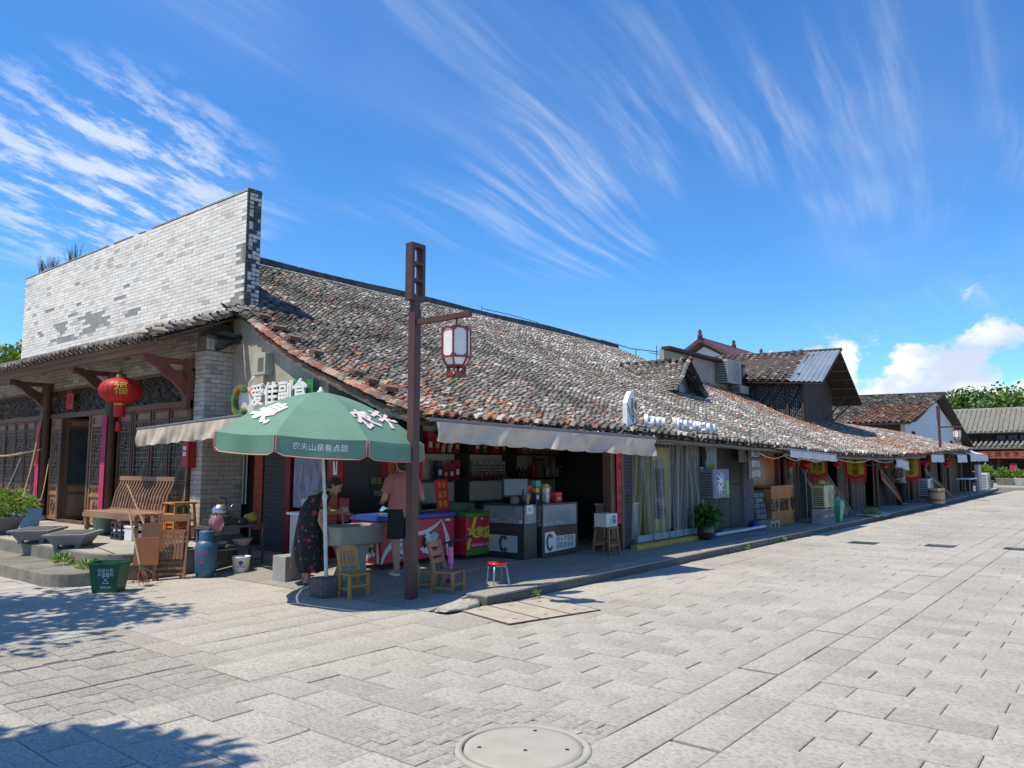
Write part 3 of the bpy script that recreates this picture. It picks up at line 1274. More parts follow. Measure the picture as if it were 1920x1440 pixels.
# long tiles slipping off the verge at the corner
lt = []
lc = []
for k in range(16):
 t = k / 15
 lt.append(TRS((6.1 + 1.5 * t, 12.28 + random.uniform(-.05, .03), 3.78 + 0.60 * t), (1.0, 1.35, 1.0), R(90) + random.gauss(0, .12), random.gauss(0, .06), random.gauss(0, .08)))
 lc.append(jit((0.30, 0.26, 0.22), 0.25))
for k in range(5):
 lt.append(TRS((6.0 + 0.13 * k, 12.5 + random.uniform(-.1, .1), 3.80 + 0.05 * k), (1.1, 1.4, 1.0), R(70) + random.gauss(0, .2), random.gauss(0, .1), random.gauss(0, .1)))
 lc.append(jit((0.38, 0.32, 0.26), 0.15))
pieces("verge_tile", "verge_tiles", COVER[0], COVER[1], lt, lc, m_tile, proof, 30)
bm2 = MB()
bm2.box(6.03, 6.16, 12.4, 25, 3.50, 3.66)
bm2.build("eave_beam", m_beam, cb, bevel=0.01)
MB().box(5.985, 6.028, 12.42, 25, 3.60, 3.70).build("fascia", m_beam, cb)
for v in np.arange(12.6, 25, 0.42):
 MB().bar((6.06, v, 3.655), (7.0, v, 4.02), 0.06, 0.05).build("rafter", m_wood, proof)


def bracket(v, mt):
 b = MB()
 prof = [(6.95, 2.82), (6.95, 3.02), (6.80, 3.20), (6.62, 3.30), (6.45, 3.42), (6.28, 3.50), (6.10, 3.50), (6.16, 3.40), (6.34, 3.30), (6.50, 3.14), (6.62, 3.08), (6.76, 2.94), (6.86, 2.82)]
 b.prism([(p[0], p[1]) for p in prof], 'y', v - 0.05, v + 0.05)
 b.build("bracket", mt, cb, bevel=0.008)
 MB().box(6.10, 6.99, v - 0.045, v + 0.045, 3.38, 3.47).build("tie_beam", mt, cb)


bracket(19.3, m_wood)
bracket(15.95, m_wood)
bracket(13.05, m_woodred)
MB().box(6.86, 6.998, 12.97, 13.12, 2.6, 3.50).build("wall_post", m_woodred, cb)
for v in (19.3, 15.95):
 p = MB().lathe([(0.115, 0.48), (0.11, 2.0), (0.105, 3.45)], (6.88, v, 0), 18).build("post", m_wood, cb)
 MB().lathe([(0.0, 0.352), (0.17, 0.352), (0.19, 0.42), (0.15, 0.48), (0.0, 0.481)], (6.88, v, 0), 18).build("post_base", mat("post_stone", (0.33, 0.32, 0.29), 0.9, 0.2, 8, 0.4, 30), p)
# hollow building behind, so that the open door looks into a dim room
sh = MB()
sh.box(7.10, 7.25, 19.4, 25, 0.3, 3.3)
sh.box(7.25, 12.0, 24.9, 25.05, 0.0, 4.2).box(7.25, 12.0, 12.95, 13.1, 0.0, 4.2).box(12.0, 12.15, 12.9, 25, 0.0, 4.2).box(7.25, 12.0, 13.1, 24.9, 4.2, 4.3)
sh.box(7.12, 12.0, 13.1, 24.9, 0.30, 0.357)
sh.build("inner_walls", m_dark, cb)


def lattice_panel(v0, v1, z0=0.40, z1=2.64, pane=None, u=7.0, mt=None, name="door_panel"):
 """folding timber panel on the face x = u between v0 < v1"""
 mt = mt or m_wood
 w = v1 - v0
 f = MB()
 s = 0.055
 f.box(u - 0.035, u + 0.035, v0, v0 + s, z0, z1).box(u - 0.035, u + 0.035, v1 - s, v1, z0, z1)
 for a, b in ((z0, z0 + 0.07), (0.94, 1.00), (1.13, 1.19), (2.40, 2.46), (z1 - 0.05, z1)):
  f.box(u - 0.032, u + 0.032, v0 + s, v1 - s, a, b)
 d = f.build(name, mt, cb, bevel=0.004)
 q = MB()
 c = (v0 + v1) / 2
 for za, zc in ((z0 + 0.07, 0.94), (1.0, 1.13), (2.46, z1 - 0.05)):
  MB().box(u - 0.005, u + 0.01, v0 + s, v1 - s, za, zc).build("wood_panel", m_woodtan, d)
 # carved medallion below and small carving in the middle plate
 k = MB()
 for rr in (1.0, 0.62):
  pts = [(u - 0.008, c + 0.105 * rr * math.cos(a), 0.69 + 0.155 * rr * math.sin(a)) for a in np.linspace(0, 2 * math.pi, 17)]
  k.tube(pts, 0.012, 5, cap=False)
 for a in np.linspace(0, 2 * math.pi, 9)[:-1]:
  k.ball((u - 0.008, c + 0.045 * math.cos(a) * (1 + .4 * math.sin(3 * a)), 0.69 + 0.07 * math.sin(a)), (0.012, 0.022, 0.028), 6, 4)
 for j in (-1, 0, 1):
  k.ball((u - 0.006, c + j * w * 0.2, 1.062 + 0.01 * (j == 0)), (0.012, w * 0.11, 0.03), 8, 4)
 k.build("carving", m_wood, d)
 MB().box(u + 0.012, u + 0.02, v0 + s, v1 - s, 1.19, 2.40).build("pane", pane or m_pane, d)
 l = MB()
 t = 0.012
 iw = w - 2 * s
 x0 = v0 + s

 def hb(a, b, z):
  l.box(u - 0.018, u + 0.004, x0 + a * iw, x0 + b * iw, z - t / 2, z + t / 2)

 def vb(a, za, zb):
  l.box(u - 0.016, u + 0.002, x0 + a * iw - t / 2, x0 + a * iw + t / 2, za, zb)
 for a in (0.14, 0.34, 0.66, 0.86):
  vb(a, 1.19, 2.40)
 for z in (1.27, 1.33, 1.74, 1.84, 2.26, 2.32):
  hb(0, 1, z)
 vb(0.5, 1.33, 1.52)
 vb(0.5, 2.06, 2.26)
 vb(0.5, 1.66, 1.92)
 for (a, z) in ((0.34, 1.52), (0.66, 1.62), (0.34, 1.92), (0.66, 2.06), (0.14, 1.62), (0.86, 1.52), (0.14, 2.06), (0.86, 1.95)):
  hb(max(0, a - 0.16), min(1, a + 0.18), z)
  hb(max(0, a - 0.16), min(1, a + 0.18), z + 0.07)
 for a in (0.07, 0.24, 0.42, 0.58, 0.76, 0.93):
  vb(a, 1.19, 1.27)
  vb(a, 2.32, 2.40)
 l.build("lattice", m_lattice, d)
 return d


rail = MB()
rail.box(6.95, 7.06, 12.97, 25, 2.645, 2.75).box(6.96, 7.05, 12.97, 25, 3.27, 3.325)
rail.build("rail", m_woodred if False else m_beam, cb)
# transom fretwork: crooked ice-crack bars
fr = MB()
random.seed(11)
v = 13.0
while v < 24.8:
 for zz in (2.77, 2.95, 3.12):
  a = v + random.uniform(-.05, .05)
  fr.bar((7.0, a, zz + random.uniform(-.02, .05)), (7.0, a + random.uniform(.08, .26), zz + random.uniform(.05, .2)), 0.016, 0.016)
  fr.bar((7.0, a + .12, zz + random.uniform(-.02, .1)), (7.0, a + random.uniform(-.1, .05), zz + random.uniform(.1, .22)), 0.016, 0.016)
 v += 0.15
fr.build("transom_lattice", m_wood, cb)
MB().box(7.03, 7.05, 12.97, 25, 2.75, 3.27).build("transom_pane", m_pane, cb)
for v in (12.97, 15.2, 19.3 + .05, 22.0):
 MB().box(6.955, 7.06, v, v + 0.07, 0.36, 2.645).build("mullion", m_wood, cb)
for i in range(4):
 v0 = 13.05 + i * 0.70
 lattice_panel(v0, v0 + 0.66, pane=m_panegreen if i in (0, 1) else m_pane)
lattice_panel(16.42, 17.04, mt=m_woodtan)
lattice_panel(18.62, 19.14, mt=m_woodtan)
for v in (17.05, 18.52):
 MB().box(6.95, 7.06, v, v + 0.09, 0.36, 2.645).build("door_jamb", m_wood, cb)
MB().box(6.93, 7.06, 17.14, 18.52, 0.36, 0.42).build("door_sill", m_wood, cb)
# the door leaf stands open, turned into the room
lf = lattice_panel(18.55, 19.17)
lf_M = Matrix.Translation((7.05, 18.5, 0)) @ Matrix.Rotation(R(-100), 4, 'Z') @ Matrix.Translation((-7.0, -18.55, 0))
for o_ in [lf] + KIDS.get(lf.name, []):
 o_.matrix_basis = lf_M
 PW[o_.name] = lf_M
for o_ in KIDS.get(lf.name, []):
 o_.matrix_parent_inverse = lf_M.inverted()
for i in range(8):
 v0 = 19.5 + i * 0.64
 lattice_panel(v0, v0 + 0.60)
# ------------------------------------------------------------------ the long tiled roof over the row of shops
random.seed(21)
STN = [  # u, eave (v, z), middle (v, z), top (v, z)
 (6.75, (7.05, 2.26), (11.5, 3.95), (15.5, 6.20)),
 (10.0, (6.80, 2.19), (11.3, 4.00), (15.5, 6.20)),
 (13.6, (6.50, 2.13), (11.2, 4.03), (15.5, 6.20)),
 (17.0, (6.42, 2.06), (11.2, 4.03), (15.5, 6.20)),
 (21.0, (6.36, 1.96), (11.2, 4.00), (15.5, 6.20)),
 (25.7, (6.32, 1.93), (11.2, 3.95), (15.5, 6.15)),
 (28.0, (6.32, 1.95), (11.0, 3.70), (13.8, 5.15)),
 (33.5, (6.35, 2.06), (10.6, 3.25), (13.6, 4.75)),
 (36.0, (6.40, 2.14), (9.6, 2.95), (12.0, 3.85)),
 (42.0, (6.55, 2.34), (9.0, 3.05), (11.0, 3.60)),
 (50.0, (6.95, 2.50), (8.8, 3.0), (10.5, 3.50)),
]


def station(u):
 for i in range(len(STN) - 1):
  a, b = STN[i], STN[i + 1]
  if u <= b[0] or i == len(STN) - 2:
   t = (u - a[0]) / (b[0] - a[0])
   return [(lerp(a[k][0], b[k][0], t), lerp(a[k][1], b[k][1], t)) for k in (1, 2, 3)]


def roof_curve(u, n=14, top=1.0):
 (v0, z0), (v1, z1), (v2, z2) = station(u)
 # parabola through three points in v
 def z(v):
  return z0 * (v - v1) * (v - v2) / ((v0 - v1) * (v0 - v2)) + z1 * (v - v0) * (v - v2) / ((v1 - v0) * (v1 - v2)) + z2 * (v - v0) * (v - v1) / ((v2 - v0) * (v2 - v1))
 und = 0.025 * math.sin(u * 1.7) + 0.02 * math.sin(u * 0.6 + 1)
 out = []
 vt = v0 + (v2 - v0) * top
 for i in range(n + 1):
  v = v0 + (vt - v0) * i / n
  out.append(Vector((u, v, z(v) + und * math.sin(math.pi * i / n) + 0.012 * math.sin(v * 2.3 + u))))
 return out


def roof_z(u, v):
 c = roof_curve(u)
 v = max(v, c[0].y + 1e-4)
 for a, b in zip(c, c[1:]):
  if a.y <= v <= b.y:
   return lerp(a.z, b.z, (v - a.y) / (b.y - a.y))
 return c[-1].z


def redness(p):
 r_ = 0.03
 # terracotta tiles towards the near verge and eave, and in patches farther along
 d = (p.x - 6.8) * 0.42 + (p.y - 7.0) * 0.22
 r_ += 0.62 * max(0.0, 1 - d / 1.45)
 r_ += 0.10 * max(0.0, 1 - abs(p.y - 7.3) / 0.8) * (p.x < 14)
 n_ = mnoise.noise(Vector((p.x * 0.35, p.y * 0.5, 3.3)))
 if p.x > 24:
  r_ += max(0.0, n_ + 0.22) * 1.5 * min(1.0, (p.x - 24) / 8)
 else:
  r_ += max(0.0, mnoise.noise(Vector((p.x * 0.9, p.y * 0.9, 0))) - 0.38) * 1.3
 return min(0.92, r_)


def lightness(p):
 return 0.0 + 0.65 * min(1.0, max(0.0, (p.x - 8) / 14)) - (0.25 if p.y > 11 and p.x < 12 else 0)  # paler along the row, darker upper left: roof shading put into tile colour


m_sheath = mat("roof_boards", (0.06, 0.045, 0.035), 0.9, 0.3, 5)
m_gutter = mat("gutter_metal", (0.11, 0.10, 0.08), 0.55, 0.3, 3, dirt=0.3, dscale=3)
m_bblack = mat("blackish_brick", attr=True, rough=0.8, var=0.15, scale=9, bump=0.3, bscale=50)
m_bmort = mat("pale_joint", (0.16, 0.165, 0.17), 0.95, 0.15, 8)
m_cream = mat("stained_cream_wall", (0.40, 0.36, 0.29), 0.9, 0.12, 3, 0.3, 25, dirt=0.4, dirtcol=(0.15, 0.12, 0.09), dscale=1.4)
m_black = mat("black_panel", (0.034, 0.034, 0.035), 0.35, 0.2, 5)
m_white = plain("white_paint", (0.72, 0.72, 0.70), 0.6)
m_red = mat("red_paper", (0.55, 0.022, 0.03), 0.7, 0.12, 8, 0.1, 30)
m_redfaded = mat("weathered_red_paper", (0.42, 0.035, 0.025), 0.75, 0.3, 9, var2=((0.35, 0.16, 0.06), 12, 0.5))
m_gold = plain("gold_print", (0.62, 0.42, 0.06), 0.5)
m_ink = plain("black_ink", (0.012, 0.012, 0.012), 0.6)
m_floor = mat("shop_floor", (0.26, 0.25, 0.23), 0.7, 0.15, 3)

shop = thing("corner_shop", "low corner shop with open front under a sagging tiled roof", "shop", (8.0, 8.0, 0.1))
house_b = thing("row_house", "row house with clear plastic curtain and grey door beside the corner shop", "house", (13.0, 7.5, 0.12))
house_c = thing("row_house", "row house of bare dark timber with banners, beyond the wooden counter", "house", (24.0, 7.5, 0.12))
house_d = thing("row_house", "last row house before the far cross street, with white awnings", "house", (42.0, 7.5, 0.12))


def u_edge(v):
 return 6.75 + max(0.0, v - 7.05) * 0.115


def top_frac(u):
 a, b = station(u)[0][0], station(u)[2][0]
 if u > 8.02:
  return 1.0
 vt = 12.5 if u > 7.31 else 7.05 + (u - 6.75) / 0.115
 return max(0.02, (vt - a) / (b - a))


def roof_part(parent, ua, ub, limit, spacing=0.105, pans=True):
 # boarding under the tiles
 n = max(3, int((ub - ua) / 0.3))
 b = MB()
 rows = []
 for i in range(n + 1):
  u = lerp(ua, ub, i / n)
  top = top_frac(u)
  rows.append([p - Vector((0, 0, 0.05)) for p in roof_curve(u, 12, top)])
 V = [p for r_ in rows for p in r_]
 k = 13
 F = [(i * k + j, (i + 1) * k + j, (i + 1) * k + j + 1, i * k + j + 1) for i in range(n) for j in range(12)]
 b.add(V, F)
 rf = b.build("roof", m_sheath, parent, solid=0.05)

 def col(key, half):
  u = ua + (key + half + 0.25) * 0.205
  if u > ub:
   return None, None
  top = top_frac(u)
  pts = roof_curve(u, 14, top)
  pts[0] = pts[0] - Vector((0, 0.10, 0.03)) + Vector((0, random.gauss(0, 0.025), 0))
  return pts, Vector((1, 0, 0))
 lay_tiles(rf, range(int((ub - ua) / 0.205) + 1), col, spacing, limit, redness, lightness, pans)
 return rf


rf_a = roof_part(shop, 6.75, 12.3, 300)
rf_b = roof_part(house_b, 12.3, 17.9, 300)
rf_c = roof_part(house_c, 17.9, 33.5, 300, 0.12)
rf_d = roof_part(house_d, 33.5, 50.0, 200, 0.15)

# back slope (keeps daylight out of the shops) and ridge
m_ridge = mat("ridge_tile", attr=True, rough=0.9, var=0.25, scale=8, bump=0.4, bscale=30)
bk = MB()
bk.add([(8.0, 15.5, 6.15), (25.7, 15.5, 6.10), (25.7, 24, 2.6), (8.0, 24, 2.6)], [(0, 1, 2, 3)])
bk.build("back_slope", m_sheath, shop)
rm, rc = [], []
u = 8.02
while u < 25.7:
 L_ = 0.2
 rm.append(TRS((u + L_ / 2, 15.5, roof_z(u, 15.5) + 0.10 + 0.02 * math.sin(u)), (L_ - 0.01, 0.16, 0.20), 0, random.gauss(0, .03), random.gauss(0, .03)))
 rc.append(jit((0.07, 0.072, 0.075), 0.3))
 u += L_
pieces("ridge_tile", "ridge_run", BOX_V, BOX_F, rm, rc, m_ridge, rf_a, 100)
# whitish mortar bedding below the ridge
mo = MB()
us_ = np.arange(8.05, 25.6, 0.5)
mo.tube([(u, 15.32, roof_z(u, 15.32) + 0.06) for u in us_], 0.045, 6)
mo.build("ridge_mortar", mat("ridge_mortar", (0.36, 0.34, 0.3), 0.9, 0.3, 4), rf_a)
# verge: row of cover tiles and the plastered edge below them
vm, vc = [], []
vp = []
for i in range(61):
 v_ = 7.05 + (11.45 - 7.05) * i / 60
 vp.append(Vector((u_edge(v_), v_, roof_z(max(6.75, u_edge(v_)), v_))))
for i, p in enumerate(vp):
 d_ = (vp[min(i + 1, 60)] - vp[max(i - 1, 0)]).normalized()
 n_ = Vector((1, 0, 0)).cross(d_)
 M = Matrix((Vector((1, 0, 0)), d_, n_)).transposed().to_4x4()
 M.translation = p + Vector((0.0, 0, 0.055))
 vm.append(M @ Matrix.Rotation(-0.1, 4, 'X') @ Matrix.Rotation(random.gauss(0, .06), 4, 'Z') @ Matrix.Diagonal((1.15, 1.0, 1.0, 1)))
 vc.append(tile_colour(0.7))
pieces("verge_tile", "verge_tiles", COVER[0], COVER[1], vm, vc, m_tile, rf_a, 70)
ve = MB()
for a, b in zip(vp[:-1], vp[1:]):
 ve.bar(a + Vector((-0.02, 0, -0.05)), b + Vector((-0.02, 0, -0.05)), 0.05, 0.07)
ve.build("verge_board", m_beam, rf_a)
pe = MB()
for a, b in zip(vp[2:-6], vp[3:-5]):
 pe.bar(a + Vector((0.03, 0, -0.105 + random.uniform(-.01, .01))), b + Vector((0.03, 0, -0.105 + random.uniform(-.01, .01))), 0.06, 0.06)
pe.build("verge_plaster", mat("old_plaster", (0.42, 0.40, 0.36), 0.95, 0.3, 10, 0.6, 25, dirt=0.4), rf_a)
# bricks laid on the tiles along the verge to hold them down
for k, (u, v) in enumerate(((7.15, 7.95), (7.15, 8.35), (7.25, 8.8), (7.35, 9.9), (7.4, 10.6), (7.45, 11.1), (7.55, 11.7))):
 z = roof_z(u, v) + 0.13
 t = MB().box(-0.12, 0.12, -0.06, 0.06, -0.035, 0.035).build("loose_brick", mat("old_red_brick", (0.20, 0.105, 0.07), 0.9, 0.3, 9, 0.5, 30, dirt=0.3), None,
                  bevel=0.006, M=TRS((u, v, z), rz=random.uniform(-.3, .3), rx=0.4))
 tag(t, ["lowest loose brick on the roof's near edge, closest to the eave", "second loose brick up the roof's near edge from the eave", "third loose brick up the roof's near edge from the eave",
   "fourth loose brick up the roof's near edge, beside terracotta tiles", "fifth loose brick up the roof's near edge from the eave", "sixth loose brick up the roof's near edge from the eave",
   "highest loose brick on the roof's near edge, under the tall wall"][k], "brick", "loose bricks on the roof edge")

# gutters: half pipes under the eaves
def gutter(parent, ua, ub, drop=0.10, r=0.06, name="gutter"):
 g_ = MB()
 n = max(4, int((ub - ua) / 0.7))
 P = []
 for i in range(n + 1):
  u = lerp(ua, ub, i / n)
  (v0, z0) = station(u)[0]
  P.append(Vector((u, v0 - 0.10, z0 - drop - 0.008 * (i % 3))))
 for j in range(9):
  pass
 ang = [math.pi + math.pi * j / 8 for j in range(9)]
 V = [p + Vector((0, math.cos(a) * r, math.sin(a) * r)) for p in P for a in ang]
 F = [(i * 9 + j, i * 9 + j + 1, (i + 1) * 9 + j + 1, (i + 1) * 9 + j) for i in range(n) for j in range(8)]
 g_.add(V, F, smooth=True)
 o = g_.build(name, m_gutter, parent, solid=0.006)
 return o


gutter(shop, 6.95, 12.3)
gutter(house_b, 12.3, 17.6)
gutter(house_c, 18.0, 33.4, 0.12, 0.05)
for u in (8.3, 10.4, 12.0):
 v0, z0 = station(u)[0]
 MB().bar((u, v0 - 0.165, z0 - 0.17), (u, v0 - 0.15, z0 - 0.04), 0.03, 0.015).build("gutter_strap", m_white, shop)
# eave boards / beams under the gutters
for par, ua, ub in ((shop, 6.95, 12.28), (house_b, 12.32, 17.8), (house_c, 17.95, 33.4), (house_d, 33.6, 49.8)):
 b = MB()
 n = 6
 for i in range(n):
  u0, u1 = lerp(ua, ub, i / n), lerp(ua, ub, (i + 1) / n)
  a, c = station(u0)[0], station(u1)[0]
  b.bar((u0, a[0] + 0.10, a[1] - 0.08), (u1, c[0] + 0.10, c[1] - 0.08), 0.10, 0.12)
 b.build("eave_beam", m_wood, par)
 if par is not shop:
  q = MB()
  for i in range(n):
   u0, u1 = lerp(ua, ub, i / n), lerp(ua, ub, (i + 1) / n)
   a, c = station(u0)[0], station(u1)[0]
   q.bar((u0, a[0] + 0.45, a[1] + 0.02), (u1, c[0] + 0.45, c[1] + 0.02), 0.06, 0.28)
  q.build("lintel", m_wood, par)


# ------------------------------------------------------------------ corner shop: walls
def bricked(parent, name, axis, fixed, a0, a1, z0, z1, bl=0.22, bh=0.062, out=-1, col=(0.055, 0.06, 0.066), limit=60):
 """thin brick wall with its own bricks (dark engineering brick, pale joints)"""
 c = MB()
 if axis == 'v':
  c.box(min(fixed, fixed - out * 0.1) + (0.012 if out < 0 else 0), max(fixed, fixed - out * 0.1), a0 + 0.003, a1 - 0.003, z0, z1)
 else:
  c.box(a0 + 0.003, a1 - 0.003, min(fixed, fixed - out * 0.1) + (0.012 if out < 0 else 0), max(fixed, fixed - out * 0.1), z0, z1)
 w = c.build(name, m_bmort, parent)
 global bmx, bcx
 sv = (bmx, bcx)
 bmx, bcx = [], []
 brick_face(axis, fixed, a0, a1, z0 + 0.004, z1, bl, bh, out, col, None, 0.1, 0.02)
 M_, C_ = bmx, bcx
 bmx, bcx = sv
 pieces("brick", "brick_field", BOX_V, BOX_F, M_, C_, m_bblack, w, limit)
 return w


U0 = 7.8
# gable wall that faces the corner (x = 7.8): cream above, brick and openings below
gw = MB()
gy = [9.3, 10.2, 11.2, 12.0, 12.59]
V, F = [], []
for y in gy:
 x0 = u_edge(y) + 0.13
 V += [(x0, y, 2.5), (x0, y, roof_z(max(6.8, x0), y) - 0.09), (7.94, y, 2.5), (7.94, y, roof_z(7.8, y) - 0.09)]
for i in range(len(gy) - 1):
 a, b = i * 4, i * 4 + 4
 F += [(a, b, b + 1, a + 1), (a + 3, b + 3, b + 2, a + 2), (a, a + 2, b + 2, b), (a + 1, b + 1, b + 3, a + 3)]
n4 = 4 * (len(gy) - 1)
F += [(0, 1, 3, 2), (n4, n4 + 2, n4 + 3, n4 + 1)]
gw.add(V, F)
gw.build("gable_wall", m_cream, shop)
# pier of dark brick between the two openings
bricked(shop, "brick_wall", 'v', U0, 11.25, 12.0, 0.02, 2.62, 0.22, 0.072, -1, (0.060, 0.060, 0.060), 90)
MB().box(U0 + 0.12, U0 + 0.2, 12.0, 12.6, 0.02, 2.62).build("side_door", m_black, shop)
# white plastic pipes on the corner
pp = MB()
for y in (12.42, 12.52):
 pp.tube([(7.77, y, 0.9), (7.77, y, 2.4)], 0.018, 8)
pp.build("conduit", plain("grey_plastic", (0.42, 0.42, 0.40), 0.5), shop)
# doorway with red frame
dr = MB()
dr.box(U0 - 0.03, U0 + 0.1, 11.10, 11.25, 0.02, 2.3).box(U0 - 0.03, U0 + 0.1, 10.02, 10.12, 0.02, 2.3).box(U0 - 0.03, U0 + 0.1, 10.02, 11.25, 2.3, 2.62)
dr.build("door_frame", mat("dark_red_paint", (0.20, 0.012, 0.022), 0.4, 0.15, 5), shop)
# the counter hall behind the open front: floor, ceiling, back wall
hall = MB()
hall.box(7.82, 14.2, 10.05, 10.15, 0.1, 3.2)
for i in range(8):
 p, q = Vector((11.95, 7.2, 0)), Vector((14.05, 10.0, 0))
 hall.bar(p.lerp(q, i / 8) + Vector((0, 0, 1.15)), p.lerp(q, (i + 1) / 8) + Vector((0, 0, 1.15)), 0.06, 2.1)
hall.build("back_wall", m_black, shop)
ce = MB()
ce.add([(7.3, 7.5, 2.36), (14.1, 7.2, 2.34), (14.1, 10.05, 2.42), (7.3, 10.05, 2.42)], [(0, 1, 2, 3)])
ce.build("ceiling", plain("white_ceiling", (0.78, 0.78, 0.77), 0.7), shop)
MB().box(7.84, 14.05, 7.4, 10.05, 0.095, 0.128).build("floor", m_floor, shop)
# street posts and front jambs
MB().box(11.42, 11.58, 7.02, 7.18, 0.1, 2.1).build("front_post", m_wood, shop)
MB().box(11.72, 11.80, 6.98, 7.05, 0.1, 2.1).build("front_post", m_wood, shop)

# ------------------------------------------------------------------ second house
bricked(house_b, "brick_wall", 'u', 7.05, 11.85, 12.25, 0.12, 2.1, 0.2, 0.06, -1, (0.05, 0.056, 0.066), 60)
bricked(house_b, "brick_wall", 'u', 7.05, 14.75, 15.95, 0.12, 2.1, 0.2, 0.06, -1, (0.05, 0.056, 0.066), 60)
bricked(house_b, "brick_wall", 'u', 7.02, 17.25, 17.85, 0.12, 2.1, 0.2, 0.06, -1, (0.085, 0.092, 0.105), 80)
bh_ = MB()
bh_.box(14.2, 17.9, 9.6, 9.7, 0.1, 2.25).box(17.8, 17.9, 7.2, 9.6, 0.1, 2.25).box(14.7, 14.8, 7.2, 9.6, 0.1, 2.25)
bh_.build("inner_walls", mat("dim_grey_wall", (0.16, 0.16, 0.155), 0.9, 0.2, 2), house_b)
MB().box(11.9, 17.9, 7.15, 9.6, 0.10, 0.13).build("floor", m_floor, house_b)
m_door = mat("dark_grey_boards", (0.04, 0.037, 0.035), 0.7, 0.3, 4, 0.3, 20, stretch=(1, 1, 0.12))
dd_ = MB()
dd_.box(15.98, 17.22, 7.10, 7.16, 0.2, 2.05)
db = dd_.build("door", m_door, house_b)
for k in range(2):
 MB().box(16.0 + k * 0.61, 16.59 + k * 0.61, 7.07, 7.098, 1.2, 2.02).build("door_board", m_door, db, bevel=0.004)
 MB().box(16.0 + k * 0.61, 16.59 + k * 0.61, 7.07, 7.098, 0.22, 1.16).build("door_board", m_door, db, bevel=0.004)
MB().box(15.95, 17.25, 6.98, 7.12, 0.12, 0.2).build("door_sill", mat("dim_stone", (0.2, 0.2, 0.19), 0.9, 0.2, 5), db)
MB().box(11.95, 14.72, 6.82, 6.95, 0.12, 0.20).build("yellow_sill", mat("yellow_paint", (0.55, 0.33, 0.03), 0.6, 0.2, 4, dirt=0.3), house_b)

# ------------------------------------------------------------------ third and fourth house: timber fronts
m_board = mat("dark_timber", (0.055, 0.038, 0.028), 0.75, 0.4, 4, 0.3, 20, stretch=(1, 1, 0.1))
m_board2 = mat("brown_timber", (0.11, 0.06, 0.035), 0.75, 0.4, 4, 0.3, 20, stretch=(1, 1, 0.1))
m_orange = mat("orange_varnished_wood", (0.42, 0.17, 0.045), 0.4, 0.3, 3, 0.15, 20, stretch=(1, 1, 0.12))


def timber_front(parent, ua, ub, v, z1f, step=0.3, skip=()):
 u = ua
 k = 0
 while u < ub - 0.05:
  w = step * random.uniform(0.8, 1.2)
  if not any(a < u + w / 2 < b for a, b in skip):
   z1 = z1f(u)
   MB().box(u + 0.006, min(u + w, ub) - 0.006, v + random.uniform(0, .015), v + 0.05, 0.12, z1).build("wall_board", random.choice([m_board, m_board, m_board2]), parent)
  u += w
  k += 1


zf = lambda u: station(u)[0][1] + 0.12
timber_front(house_c, 20.3, 33.4, 7.25, zf, 0.34, skip=((24.2, 25.3), (28.6, 29.6)))
timber_front(house_d, 33.6, 49.8, 7.55, zf, 0.42, skip=((35.0, 36.5), (39.0, 40.5), (43.5, 45)))
ib = MB()
ib.box(17.95, 33.4, 9.4, 9.5, 0.1, 2.15).box(33.4, 33.5, 7.3, 9.4, 0.1, 2.15).box(20.2, 20.3, 7.25, 9.4, 0.1, 2.15)
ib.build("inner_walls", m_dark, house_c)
ib = MB()
ib.box(33.5, 50, 9.2, 9.3, 0.1, 2.4).box(49.8, 50, 7.0, 9.3, 0.1, 2.4)
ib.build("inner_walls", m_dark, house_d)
for u in (20.3, 23.4, 26.3, 29.6, 32.6):
 v0, z0 = station(u)[0]
 MB().lathe([(0.07, 0.12), (0.065, z0)], (u, 7.12, 0), 10).build("post", m_board2, house_c)
for u in (36.6, 40.5, 45.2, 49.0):
 v0, z0 = station(u)[0]
 MB().lathe([(0.08, 0.12), (0.075, z0)], (u, 7.4, 0), 10).build("post", m_board2, house_d)
# orange plank bay next to the brick pier
for k in range(5):
 u = 18.35 + k * 0.36
 MB().box(u + .005, u + .355, 7.30, 7.34, 0.95, 1.98).build("plank", m_orange, house_c)
MB().box(20.05, 20.2, 7.2, 7.34, 0.12, 1.95).build("post", m_woodred, house_c)
gdr = MB().box(20.35, 20.95, 7.2, 7.24, 0.2, 1.85).build("glass_door", plain("dim_glass", (0.04, 0.045, 0.05), 0.1), house_c)
bricked(house_c, "brick_wall", 'u', 7.2, 17.92, 18.32, 0.12, 1.95, 0.2, 0.06, -1, (0.06, 0.065, 0.072), 30)

